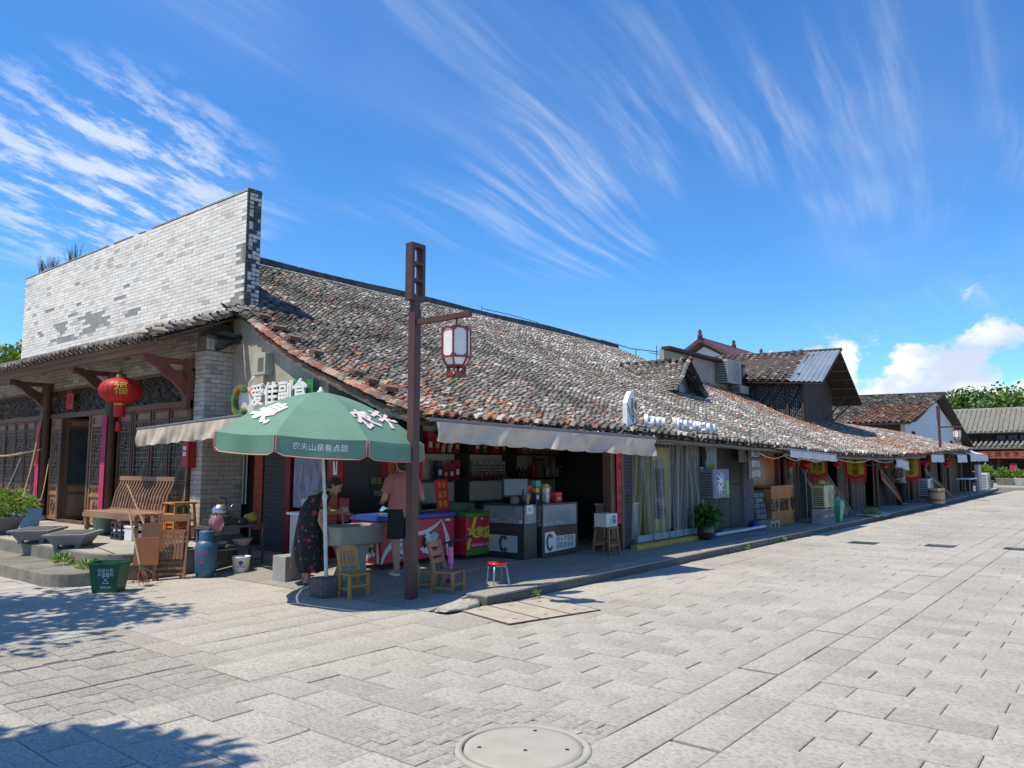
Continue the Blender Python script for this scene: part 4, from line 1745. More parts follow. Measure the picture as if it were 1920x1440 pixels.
# ------------------------------------------------------------------ dormer on the long roof
m_dtile = m_tile
dm = thing("roof_dormer", "small gabled dormer half way up the long tiled roof", "dormer", (21.4, 11.4, roof_z(21.4, 11.4)))
DU, DV = 21.4, 10.6
zb = roof_z(DU, DV)
hz = 1.02
ridge_back = DV + 2.0
wl = MB()
wl.add([(DU - 0.85, DV, zb - 0.1), (DU + 0.85, DV, zb - 0.1), (DU, DV, zb + hz - 0.16)], [(0, 1, 2)])
wl.build("gable_boards", m_board, dm, solid=0.04)
MB().box(DU - 0.22, DU + 0.22, DV - 0.05, DV - 0.03, zb + 0.1, zb + 0.55).build("window", plain("dull_glass", (0.09, 0.10, 0.11), 0.2), dm)
for s in (-1, 1):
 sd = MB()
 a = Vector((DU, DV - 0.35, zb + hz))
 b = Vector((DU, DV + 2.1, zb + hz + 0.05))
 c = Vector((DU + s * 1.05, DV - 0.35, zb - 0.02))
 d = Vector((DU + s * 1.05, DV + 0.05, zb - 0.02))
 sd.add([a, b, d, c], [(0, 1, 2, 3)])
 sl = sd.build("slope", m_sheath, dm, solid=0.04)

 def dcol(key, half, s=s, a=a, b=b, c=c, d=d):
  t = (key + half + 0.3) / 10.0
  if t > 1:
   return None, None
  top = a.lerp(b, t)
  bot = c.lerp(d, t)
  return [bot + Vector((0, 0, .03)), top + Vector((0, 0, .03))], Vector((0, 1, 0))
 lay_tiles(sl, range(10), dcol, 0.12, 60, lambda p: 0.03, lambda p: 0.1)
MB().tube([(DU, DV - 0.4, zb + hz + 0.07), (DU, DV + 2.1, zb + hz + 0.1)], 0.06, 8).build("ridge", m_board, dm)

# ------------------------------------------------------------------ upper storey standing on the roof (lattice wall, flared gable)
m_plaster = mat("grey_plaster", (0.36, 0.35, 0.31), 0.9, 0.15, 1.5, 0.3, 20, dirt=0.4, dirtcol=(0.16, 0.15, 0.13), dscale=0.9)
m_zinc = mat("zinc_sheet", (0.26, 0.31, 0.36), 0.45, 0.15, 2, metal=0.4)
us_ = thing("upper_storey", "dark latticed upper storey with open gable rising behind the long roof", "house", (34.0, 12.5, 4.0))
w = MB()
w.box(26.2, 33.4, 13.65, 13.85, 4.2, 6.05)
w.box(33.3, 33.5, 13.4, 13.65, 4.3, 6.05)
w.build("plaster_wall", m_plaster, us_)
w = MB()
w.add([(33.55, 10.8, 3.0), (33.55, 13.5, 4.5), (33.55, 13.5, 5.75), (33.55, 10.8, 5.15)], [(0, 1, 2, 3)])
lw_ = w.build("lattice_wall", m_dark, us_, solid=0.06)
l = MB()
m_lat2 = mat("pale_fret", (0.24, 0.25, 0.27), 0.7, 0.2, 5)
for i in range(30):
 y = 10.95 + i * 0.088
 zb0, zb1 = 3.25 + (y - 10.8) * 0.55, 5.05 + (y - 10.8) * 0.22
 for k in range(9):
  z = lerp(zb0, zb1, k / 9)
  if (i * 7 + k * 3) % 4:
   l.box(33.47, 33.5, y, y + 0.02, z, z + (zb1 - zb0) / 14)
  if (i + k) % 3 == 0:
   l.box(33.465, 33.49, y, y + 0.07, z, z + 0.02)
l.build("fretwork", m_lat2, lw_)
for y in (10.85, 11.5, 12.2, 12.85, 13.45):
 MB().box(33.40, 33.53, y - .05, y + .05, 3.1 + (y - 10.8) * .5, 5.1 + (y - 10.8) * .22).build("wall_post", m_board, us_)
MB().box(33.6, 38.2, 11.0, 11.1, 2.5, 5.6).build("gable_wall", m_board, us_)
# roof of the upper storey: ridge runs away from the street
RA, RB = Vector((36.0, 9.9, 6.75)), Vector((36.0, 20.5, 7.0))
EA, EB = Vector((33.1, 9.9, 5.02)), Vector((32.6, 20.5, 5.9))
OA, OB = Vector((39.2, 9.9, 4.55)), Vector((39.2, 20.5, 4.8))
for a, b, c, d, nm in ((RA, RB, EB, EA, "near_slope"), (RA, RB, OB, OA, "far_slope")):
 sd = MB()
 sd.add([a, b, c, d], [(0, 1, 2, 3)])
 sl = sd.build(nm, m_board, us_, solid=0.06)
 if nm == "near_slope":
  def ucol(key, half, a=a, b=b, c=c, d=d):
   t = 0.14 + (key + half) * 0.033
   if t > 1:
    return None, None
   return [d.lerp(c, t) + Vector((0, 0, .09)), d.lerp(c, t).lerp(a.lerp(b, t), .5) + Vector((0, 0, .05)), a.lerp(b, t) + Vector((0, 0, .09))], Vector((0, 1, 0))
  lay_tiles(sl, range(27), ucol, 0.22, 120, lambda p: 0.04, lambda p: 0.15, True, tmpl=COVER_B)
  z_ = MB()
  for k in range(14):
   t0, t1 = k * 0.01, (k + 1) * 0.01
   h_ = 0.05 if k % 2 else 0.0
   p0, p1, q0, q1 = d.lerp(c, t0), d.lerp(c, t1), a.lerp(b, t0), a.lerp(b, t1)
   z_.add([p0 + Vector((0, 0, .06 + h_)), p1 + Vector((0, 0, .06 + .05 - h_)), q1 + Vector((0, 0, .06 + .05 - h_)), q0 + Vector((0, 0, .06 + h_))], [(0, 1, 2, 3)])
  z_.build("zinc_sheet", m_zinc, us_)
 else:
  for k in range(7):
   t = k / 6
   p, q = a.lerp(d, t), b.lerp(c, t)
   MB().bar(p + Vector((0, 0, -.06)), p + (q - p) * 0.2 + Vector((0, 0, -.06)), 0.07, 0.07).build("purlin", m_beam, us_)
MB().bar(RA + Vector((0, -.05, .06)), RB + Vector((0, 0, .08)), 0.18, 0.14).build("ridge", m_board, us_)
for u in (37.6, 38.7):
 MB().bar((u, 10.2, 4.9 - (u - 37) * .2), (u - .5, 11.0, 3.7), 0.06, 0.06).build("strut", m_board, us_)
# lean-to eave in front of the plaster wall
MB().box(26.0, 33.3, 13.3, 13.66, 6.0, 6.1).build("eave_board", m_board, us_)

# ------------------------------------------------------------------ houses behind
m_whitew = mat("whitewash", (0.68, 0.69, 0.70), 0.9, 0.06, 2, dirt=0.15, dirtcol=(0.4, 0.4, 0.4), dscale=1.0)
m_plumtile = mat("plum_roof", (0.10, 0.045, 0.04), 0.7, 0.25, 4)
hb = thing("gabled_house", "white gabled house with plum red roof far behind the long roof", "house", (40, 26, 0))
# gable faces the street corner
GU = 62.0
ga_, gp_, gb_ = Vector((GU, 32.0, 10.2)), Vector((GU, 28.4, 12.2)), Vector((GU, 24.8, 10.2))
MB().prism([(ga_.y - .6, 2), (gb_.y + .6, 2), (gb_.y + .6, 10.2), (gp_.y, 11.9), (ga_.y - .6, 10.2)], 'x', GU, GU + .3).build("gable_wall", m_whitew, hb)
for e in (ga_, gb_):
 sl = MB()
 a_, b_ = gp_ + Vector((-.8, 0, .1)), e + Vector((-.8, 0, -.1))
 sl.add([a_, a_ + Vector((14, 0, 0)), b_ + Vector((14, 0, 0)), b_], [(0, 1, 2, 3)])
 so = sl.build("roof_slope", m_plumtile, hb, solid=0.3)
 for k in range(24):
  p = Vector((.3 + k * .58, 0, .12))
  MB().tube([a_ + p, b_ + p], 0.10, 6).build("tile_row", m_plumtile, so)
MB().box(GU - .9, GU + 13.5, gp_.y - .2, gp_.y + .2, 12.2, 12.6).build("ridge", m_plumtile, hb)
for x in (GU - .8, GU + 6.5, GU + 13.4):
 MB().lathe([(0.18, 0), (0.26, .2), (0.13, .45), (0.2, .6), (0.0, .85)], (x, gp_.y, 12.55), 8).build("finial", m_plumtile, hb)

# white block glimpsed over the ridge
wb = MB()
wb.prism([(35.6, 5.0), (43.5, 5.0), (43.5, 9.0), (36.4, 9.55), (35.6, 9.3)], 'y', 26, 32)
tag(wb.build("flat_roofed_house", m_whitew), "white flat-topped roof edge glimpsed above the long ridge", "house")

# house with whitewashed gable, roof half orange
hw = thing("gabled_house", "whitewashed gabled house with orange patch on its tiled roof", "house", (44, 11, 0))
gy_ = 12.0
ga, gb, gp = 58.3, 81.0, 69.4
MB().prism([(ga, 0), (gb, 0), (gb, 3.6), (gp + 7.5, 5.0), (gp + 3, 6.0), (gp, 6.85), (gp - 4, 5.6), (gp - 7.5, 4.75), (ga, 4.45)], 'y', gy_, gy_ + .3).build("gable_wall", m_whitew, hw)
for a, b, zz in ((60.2, 61.3, 3.2), (64.0, 65.0, 2.9), (75.0, 76.2, 2.9)):
 MB().box(a, b, gy_ - 0.02, gy_ + .1, zz, zz + .8).build("window", m_dark, hw)
MB().box(ga, ga + .2, gy_ + .3, 30, 0, 4.4).build("side_wall", m_board2, hw)
A_, B_ = Vector((gp, gy_ - .7, 7.2)), Vector((gp, 24, 7.4))
C_, D_ = Vector((ga - 2.0, gy_ - .7, 4.3)), Vector((ga - 2.0, 24, 4.5))
sl = MB()
sl.add([A_, B_, D_, C_], [(0, 1, 2, 3)])
so = sl.build("near_slope", m_sheath, hw, solid=0.1)


def wcol(key, half):
 t = (key + half + 0.3) / 34.0
 if t > 1:
  return None, None
 p, q = C_.lerp(D_, t), A_.lerp(B_, t)
 return [p + Vector((0, 0, .16)), p.lerp(q, .5) + Vector((0, 0, .12)), q + Vector((0, 0, .16))], Vector((0, 1, 0))


BIG = arc_tile(0.15, 0.11, 0.6, 0.03, 3, True)
lay_tiles(so, range(34), wcol, 0.45, 150, lambda p: 0.92 if (p.x < 63.5 and p.y < 15.2 and random.random() < .85) else 0.05, lambda p: 0.2, True, tmpl=BIG)
sl = MB()
sl.add([A_, B_, Vector((gb + 1.5, 24, 3.2)), Vector((gb + 1.5, gy_ - .7, 3.2))], [(0, 1, 2, 3)])
sl.build("far_slope", m_board, hw, solid=0.12)
MB().bar(A_ + Vector((0, -.05, .1)), B_ + Vector((0, 0, .1)), 0.5, 0.3).build("ridge", m_board, hw)

# ------------------------------------------------------------------ house across the end of the street
he = thing("end_house", "long two-tiered tiled house closing the far end of the street", "house", (76, 2, 0))
EX = 84.0
K_ = 84.0 / 76.0
MB().box(EX, EX + 0.4, -16, 26, 0, 2.6 * K_).build("lower_wall", mat("dark_red_timber", (0.075, 0.03, 0.024), 0.7, 0.3, 1.5), he)
MB().box(EX + 1.4, EX + 1.8, -16, 26, 2.6, 4.3 * K_).build("upper_wall", m_board, he)
m_gtile = mat("grey_pan_tile", (0.19, 0.18, 0.155), 0.85, 0.25, 3, 0.3, 20, dirt=0.3, dscale=1.5)


def ribbed(parent, name, x0, z0, x1, z1, ya, yb, step, r):
 b = MB()
 b.add([(x0, ya, z0), (x1, ya, z1), (x1, yb, z1), (x0, yb, z0)], [(0, 1, 2, 3)])
 so = b.build(name, m_gtile, parent, solid=0.12)
 y = ya + step / 2
 while y < yb:
  pts = []
  for k in range(6):
   t = k / 5
   pts.append((lerp(x0, x1, t), y + random.gauss(0, .02), lerp(z0, z1, t) + .15 + random.gauss(0, .012) - 0.05 * math.sin(math.pi * t)))
  MB().tube(pts, r, 8).build("tile_row", m_gtile, so)
  y += step
 return so


ribbed(he, "lower_roof", EX - 1.6, 2.86 * K_, EX + 1.4, 3.45 * K_, -4, 20, 0.42, 0.13)
ribbed(he, "upper_roof", EX + 0.2, 4.12 * K_, EX + 5.0, 6.35 * K_, -4, 20, 0.42, 0.13)
MB().box(EX + 4.8, EX + 5.2, -4, 20, 6.3 * K_, 6.55 * K_).build("ridge", mat("pale_ridge", (0.42, 0.41, 0.37), 0.9, 0.2, 2), he)
for k in range(9):
 y = 9.4 - k * .95
 wdw = MB().box(EX + 1.34, EX + 1.39, y - .32, y + .32, 3.5 * K_, 3.98 * K_).build("window", plain("pale_window", (0.16, 0.17, 0.18), 0.2), he)
 gl = MB()
 for q in (-.1, .1):
  gl.box(EX + 1.31, EX + 1.34, y + q - .02, y + q + .02, 3.5 * K_, 3.98 * K_)
 gl.build("glazing_bar", m_board, wdw)
for y in (11.2, 9.6, 7.0, 4.2, 1.5):
 MB().lathe([(0.12, 0), (0.11, 2.6 * K_)], (EX - .15, y, 0), 10).build("post", m_woodred, he)
for y0, y1 in ((9.8, 11.0), (7.3, 9.3), (4.4, 6.8)):
 MB().box(EX - .06, EX - .01, y0, y1, 0.1 if y0 > 9.5 else 0.7, 2.0).build("shop_window", plain("dark_glass", (0.02, 0.022, 0.025), 0.1), he)
bs = MB().box(EX - 1.5, EX - 1.35, 0, 11.0, 2.0 * K_, 2.60 * K_).build("sign_board", mat("orange_signboard", (0.30, 0.075, 0.03), 0.6, 0.2, 2), he)
lettering("lettering", "王 牌 老 字 土 菜 馆", frame((EX - 1.52, 8.0, 2.3 * K_), *FACE_WEST), 0.55, m_ink, bs)
# ------------------------------------------------------------------ surveying helper: a sight line met with a known plane
def sight(x, y):
 return FW + RT * ((x - 960) / 1430.0) + UPV * ((720 - y) / 1430.0)


def at_v(x, y, v):
 d = sight(x, y)
 return CAM + d * (v / d.y)


def at_u(x, y, u):
 d = sight(x, y)
 return CAM + d * (u / d.x)


def at_z(x, y, z):
 d = sight(x, y)
 return CAM + d * ((z - 1.6) / d.z)


# ------------------------------------------------------------------ street lamps
random.seed(5)
m_lamp = mat("brown_red_steel", (0.085, 0.036, 0.030), 0.5, 0.15, 6)
m_lred = mat("red_lacquer", (0.22, 0.03, 0.025), 0.45, 0.1, 6)
m_lpane = plain("milky_pane", (0.78, 0.76, 0.72), 0.4)


def street_lamp(x, y, label):
 t = thing("street_lamp", label, "street lamp", (x, y, 0), 0, "street lamps")
 MB().box(x - .11, x + .11, y - .11, y + .11, -0.01, .012).build("base_plate", m_lamp, t)
 MB().box(x - .055, x + .055, y - .055, y + .055, 0.012, 3.50).build("post", m_lamp, t, bevel=0.004)
 MB().box(x - .045, x + .045, y - .045, y + .045, 3.50, 3.60).build("neck", m_lamp, t)
 h = MB()
 w, d = .115, .06
 h.box(x - w, x - w + .05, y - d, y + d, 3.60, 4.32).box(x + w - .05, x + w, y - d, y + d, 3.60, 4.32)
 for a, b in ((3.60, 3.665), (3.84, 3.875), (4.05, 4.085), (4.265, 4.32)):
  h.box(x - w + .05, x + w - .05, y - d, y + d, a, b)
 h.build("head_frame", m_lamp, t, bevel=0.003)
 MB().box(x - .03, x + .03, y - .92, y - .055, 3.30, 3.365).build("arm", m_lamp, t, bevel=0.003)
 ly = y - .70
 MB().box(x - .008, x + .008, ly - .008, ly + .008, 3.20, 3.30).build("hanger", m_lamp, t)
 ln = MB()
 n = 6
 R1, z0, z1 = .17, 2.84, 3.18

 def ring(r, z):
  return [Vector((x + r * math.cos(math.pi / 6 + k * math.pi / 3), ly + r * math.sin(math.pi / 6 + k * math.pi / 3), z)) for k in range(n)]
 lv = [ring(R1, z1), ring(R1, z0), ring(.11, 2.74), ring(.105, 2.66), ring(.125, 2.63)]
 for a, b in zip(lv[:-1], lv[1:]):
  for k in range(n):
   ln.bar(a[k], b[k], .017, .017)
 for r_ in lv:
  for k in range(n):
   ln.bar(r_[k], r_[(k + 1) % n], .02, .02)
 ln.add(ring(R1, z1 + .012), [tuple(range(n))])
 ln.add(ring(.12, 2.625), [tuple(range(n))])
 lo = ln.build("lantern_frame", m_lred, t)
 for k in range(n):
  for (a, b, f) in ((lv[0], lv[1], .97), (lv[1], lv[2], .96), (lv[3], lv[4], .95)):
   c = Vector((x, ly, 0))
   q = [a[k], a[(k + 1) % n], b[(k + 1) % n], b[k]]
   q = [Vector((c.x + (p.x - c.x) * f, c.y + (p.y - c.y) * f, p.z)) for p in q]
   MB().add(q, [(0, 1, 2, 3)]).build("pane", m_lpane, lo)
  # little corner brackets in the big panes
  p, q = lv[0][k], lv[0][(k + 1) % n]
  cb_ = MB()
  for a, b, zz, s in ((p, q, z1 - .045, -1), (q, p, z1 - .045, -1), (p, q, z0 + .045, 1), (q, p, z0 + .045, 1)):
   e = a.lerp(b, .22)
   cb_.bar((a.x, a.y, zz), (e.x, e.y, zz - s * .03), .01, .01)
  cb_.build("corner_fret", m_lred, lo)
 return t


street_lamp(6.42, 6.71, "tall brown street lamp with hexagonal lantern beside the green umbrella")
street_lamp(39.66, 6.75, "distant brown street lamp with lantern near the far white awnings")

# ------------------------------------------------------------------ green umbrella
um = thing("market_umbrella", "big green market umbrella with white lettering at the shop corner", "umbrella", (6.02, 7.79, 0))
m_canvas = fabric("green_canvas", (0.135, 0.275, 0.200), 0.14, 0.75, 0.10, 3.0)
m_pink = plain("pink_piping", (0.62, 0.25, 0.22), 0.7)
m_print = plain("white_print", (0.80, 0.76, 0.75), 0.7)
m_pole = mat("chipped_white_pole", (0.60, 0.60, 0.57), 0.45, 0.15, 9)
UC = Vector((5.96, 7.86, 0))
TOP = Vector((5.93, 7.88, 2.52))
a_cam = math.atan2(-UC.y, -UC.x)
side = Vector((-math.sin(a_cam), math.cos(a_cam), 0))       # to the viewer's left... or right
RIM = 1.29


def rimz(p):
 d = (Vector((p.x, p.y, 0)) - UC)
 return 1.94 - 0.075 * d.dot(RT) / RIM + 0.02 * d.dot(Vector((FW.x, FW.y, 0)).normalized())


def can_pt(ang, t):
 """t = 0 at the top, 1 at the rim"""
 r_ = RIM * t
 p = Vector((UC.x + r_ * math.cos(ang), UC.y + r_ * math.sin(ang), 0))
 zr = rimz(Vector((UC.x + RIM * math.cos(ang), UC.y + RIM * math.sin(ang), 0)))
 base = TOP.lerp(p, t)
 base.x = lerp(TOP.x, UC.x, t) + r_ * math.cos(ang)
 base.y = lerp(TOP.y, UC.y, t) + r_ * math.sin(ang)
 base.z = TOP.z - (TOP.z - zr) * (0.30 * t + 0.70 * t * t)
 return base


PA = [a_cam + math.pi / 8 + k * math.pi / 4 for k in range(8)]


def panel_pt(k, s, t, lift=0.0):
 """s across the panel (0..1), t from the top (0) to the rim (1)"""
 a, b = can_pt(PA[k], t), can_pt(PA[k] + math.pi / 4, t)
 p = a.lerp(b, s)
 sag = 0.035 * t * math.sin(math.pi * s)
 out = Vector((p.x - UC.x, p.y - UC.y, 0))
 if out.length > 1e-4:
  out.normalize()
 return p + Vector((0, 0, -sag * .5)) + out * (0.02 * math.sin(math.pi * s) * t) + (out * .5 + Vector((0, 0, .8))) * lift


def flap_pt(k, s, q, lift=0.0):
 """valance: q from the rim (0) to the hem (1)"""
 p = panel_pt(k, 0.015 + 0.97 * s, 1.0)
 out = Vector((p.x - UC.x, p.y - UC.y, 0)).normalized()
 round_ = 0.035 * (max(0, abs(s - .5) - .42) / .08) ** 2
 h = 0.215 - round_
 wav = 0.014 * math.sin(9 * s + k * 2.1) * q
 return p + out * (wav + 0.012 + lift) + Vector((0, 0, -h * q))


for k in range(8):
 c = MB()
 c.sheet(lambda s, t: panel_pt(k, s, 0.03 + 0.97 * t), 16, 24)
 pn = c.build("canopy_panel", m_canvas, um, fix=False)
 f = MB()
 f.sheet(lambda s, q: flap_pt(k, s, q), 36, 6)
 fl = f.build("valance", m_canvas, pn, fix=False)
 pi_ = MB()
 pts = [flap_pt(k, 0.0, q / 4, .003) for q in range(5)] + [flap_pt(k, i / 12, 1.0, .003) for i in range(13)] + [flap_pt(k, 1.0, 1 - q / 4, .003) for q in range(5)]
 pi_.tube(pts, .0065, 5)
 pi_.build("piping", m_pink, pn)
 MB().tube([can_pt(PA[k], .04) - Vector((0, 0, .02)), can_pt(PA[k], .5) - Vector((0, 0, .025)), can_pt(PA[k], .985) - Vector((0, 0, .02))], .007, 5).build("rib", m_pole, um)
 MB().tube([Vector((5.965, 7.855, 1.86)), can_pt(PA[k], .52) - Vector((0, 0, .03))], .006, 5).build("strut", m_pole, um)
MB().lathe([(0.0, .06), (.02, .05), (.025, .02), (.05, .0), (.045, -.02)], TOP, 10).build("finial", m_pole, um)
MB().tube([(6.02, 7.79, .19), (5.99, 7.825, 1.2)], .024, 12).tube([(5.99, 7.825, 1.2), (5.93, 7.88, 2.5)], .020, 12).lathe([(.03, 1.17), (.032, 1.2), (.03, 1.24)], (5.99, 7.825, 0), 12).build("pole", m_pole, um)


def print_on(name, s, size, fn, parent, material, line=1.0, bold=0.0, sx=1.0, sy=1.0):
 """lettering pressed onto a curved surface: fn(x, y) -> point"""
 me = text_mesh(s, size, 0.0, line, bold)
 bm = bmesh.new()
 bm.from_mesh(me)
 if size > .2:
  bmesh.ops.triangulate(bm, faces=bm.faces)
  bmesh.ops.subdivide_edges(bm, edges=[e for e in bm.edges if e.calc_length() > size * .25], cuts=1)
 for v in bm.verts:
  v.co = fn(v.co.x * sx, v.co.y * sy)
 bm.to_mesh(me)
 bm.free()
 me.materials.append(material)
 me.name = name
 o = bpy.data.objects.new(name, me)
 link(o, parent)
 KIDS.setdefault(parent.name, []).append(o)
 return o


def panel_index(px):
 """panel whose middle is nearest the given lateral offset on the near side"""
 best = None
 for k in range(8):
  m = panel_pt(k, .5, 1.0) - UC
  m.z = 0
  if m.dot(Vector((UC.x, UC.y, 0))) < 0.9 * RIM:
   d = abs(m.dot(RT) - px)
   if best is None or d < best[0]:
    best = (d, k)
 return best[1]


kf, kl, kr = panel_index(0.0), panel_index(-.85), panel_index(.85)
pw = (panel_pt(kf, 0, 1) - panel_pt(kf, 1, 1)).length
sgn = 1 if (panel_pt(kf, 1, 1) - panel_pt(kf, 0, 1)).dot(RT) > 0 else -1
fl_par = [o_ for o_ in KIDS[um.name] if o_.name.startswith("canopy_panel")]
print_on("slogan", "农夫山泉有点甜", 0.086, lambda x, y: flap_pt(kf, .5 + sgn * (x - .02) / pw, min(.98, max(.02, .46 - y / .215)), .009), fl_par[kf], m_print)


def on_panel(k, cs, ct, rot, scale):
 def fn(x, y):
  c, s_ = math.cos(rot), math.sin(rot)
  x, y = (x * c - y * s_) * scale, (x * s_ + y * c) * scale
  t = min(.99, max(.05, ct - y / 1.35))
  wid = max(.2, pw * t)
  return panel_pt(k, min(1.02, max(-.02, cs + sgn * x / wid)), t, .014)
 return fn


print_on("lettering", "农", .46, on_panel(kr, .24 if sgn > 0 else .76, .74, R(14), .82), fl_par[kr], plain("pale_pink_print", (0.78, 0.62, 0.64), 0.7), bold=.012)
print_on("lettering", "夫", .42, on_panel(kr, .80 if sgn > 0 else .20, .70, R(24), .82), fl_par[kr], plain("pale_pink_print", (0.78, 0.62, 0.64), 0.7), bold=.012)
print_on("lettering", "泉.", .42, on_panel(kl, .50 if sgn > 0 else .50, .70, R(-26), 1.0), fl_par[kl], m_print, bold=.014)
# stone that holds the pole
bm_ = bmesh.new()
bmesh.ops.create_cube(bm_, size=1.0)
bmesh.ops.subdivide_edges(bm_, edges=bm_.edges, cuts=5, use_grid_fill=True)
for v in bm_.verts:
 q = v.co * 1.0
 n_ = mnoise.noise(q * 3.1) * .06 + mnoise.noise(q * 9) * .02
 r_ = q.normalized() * .62
 q = q.lerp(r_, .22) * (1 + n_)
 v.co = Vector((6.02 + q.x * .30, 7.79 + q.y * .28, .115 + q.z * .235))
me = bpy.data.meshes.new("umbrella_stone")
bm_.to_mesh(me)
bm_.free()
me.polygons.foreach_set("use_smooth", [True] * len(me.polygons))
me.materials.append(mat("rough_dark_stone", (0.13, 0.12, 0.10), 0.95, 0.4, 25, 0.9, 40))
o = bpy.data.objects.new("umbrella_stone", me)
link(o)
tag(o, "rough dark stone block holding the umbrella pole", "stone")


# ------------------------------------------------------------------ awnings
m_awn = fabric("dusty_awning", (0.60, 0.50, 0.40), 0.10, 0.9, 0.10, 4.0, 0.45, 3.0)
m_awnw = fabric("white_awning", (0.66, 0.66, 0.66), 0.12, 0.85, 0.06, 4.0, 0.25, 3.0)
m_alu = mat("grey_metal_tube", (0.22, 0.20, 0.20), 0.4, 0.1, 5, metal=0.6)


def awning(label, f0, f1, b0, b1, drop, cloth, tube=True, wob=0.018, scal=14, arms=True):
 """f0-f1: front bar, b0-b1: wall edge; all world points"""
 f0, f1, b0, b1 = map(Vector, (f0, f1, b0, b1))
 t = thing("awning", label, "awning", tuple(b0))
 t["group"] = "awnings along the shop fronts"
 n = 26
 out = ((f0 - b0) + (f1 - b1))
 out.z = 0
 out.normalize()
 s = MB()
 s.sheet(lambda a, c: b0.lerp(b1, a).lerp(f0.lerp(f1, a), c) + Vector((0, 0, -.03 * math.sin(math.pi * c) + .006 * math.sin(a * 40) * c)), n, 6)
 s.build("canopy", cloth, t, fix=False)
 v = MB()

 def val(a, c):
  p = f0.lerp(f1, a)
  sc = .93 + .07 * abs(math.sin(a * scal * math.pi / 2)) ** .7
  fold = wob * (math.sin(a * 23 + 3 * c) + .7 * math.sin(a * 51 + 1.3) + .5 * math.sin(a * 87 + c * 4)) * (.25 + c)
  return p + out * (.028 + fold) + Vector((0, 0, -.02 - drop * sc * c))
 v.sheet(val, 110, 7)
 v.build("valance", cloth, t, fix=False)
 if tube:
  d = (f1 - f0).normalized()
  MB().tube([f0 - d * .06, f1 + d * .06], .026, 10).build("front_bar", m_alu, t)
 if arms:
  for a in (.06, .94):
   p, q = b0.lerp(b1, a), f0.lerp(f1, a)
   MB().bar(p + Vector((0, 0, -.04)), q + Vector((0, 0, -.02)), .03, .03).build("arm", m_alu, t)
 return t


awning("long dusty beige awning over the corner shop counters", (6.80, 6.72, 2.16), (10.45, 5.66, 2.01), (6.95, 7.3, 2.22), (10.7, 7.0, 2.20), .26, m_awn, wob=.028, scal=22)
awning("dusty beige awning beside the green umbrella, on the side wall", (5.95, 12.72, 2.19), (5.95, 9.7, 2.29), (7.75, 12.55, 2.55), (7.75, 9.9, 2.55), .27, m_awn, scal=16)
p0, p1 = at_v(1478, 842, 6.0), at_v(1566, 853, 6.0)
awning("short white awning above the green bin and air conditioner", p0, p1, (p0.x - .3, 7.0, 2.12), (p1.x + .2, 7.0, 2.06), .16, m_awnw, scal=10, wob=.012)
p0, p1 = at_v(1678, 857, 6.35), at_v(1702, 866, 6.2)
awning("small drooping white awning beside the third banner", p0, p1, (p0.x, 7.1, 2.2), (p1.x + 1, 7.1, 2.1), .3, m_awnw, scal=4, wob=.02, arms=False)
p0, p1 = at_v(1744, 852, 6.3), at_v(1768, 853, 6.3)
awning("small square white awning before the distant street lamp", p0, p1, (p0.x, 7.3, 2.35), (p1.x, 7.3, 2.35), .30, m_awnw, scal=4, wob=.01)
p0, p1 = at_v(1794, 853, 6.4), at_v(1812, 853, 6.4)
awning("tilted white awning right after the distant street lamp", p0, p1, (p0.x - 3, 7.5, 2.55), (p1.x, 7.5, 2.55), .35, m_awnw, scal=4, wob=.01)
p0, p1 = at_v(1818, 852, 6.5), at_v(1851, 853, 6.5)
awning("last white awning at the far end of the row", p0, p1, (p0.x - 2, 7.6, 2.6), (p1.x, 7.6, 2.6), .35, m_awnw, scal=6, wob=.01)

# ------------------------------------------------------------------ lanterns
m_silk = fabric("red_silk", (0.62, 0.025, 0.02), 0.25, 0.5, 0.1, 4)
m_brass = plain("brass", (0.55, 0.36, 0.08), 0.35, metal=0.8)


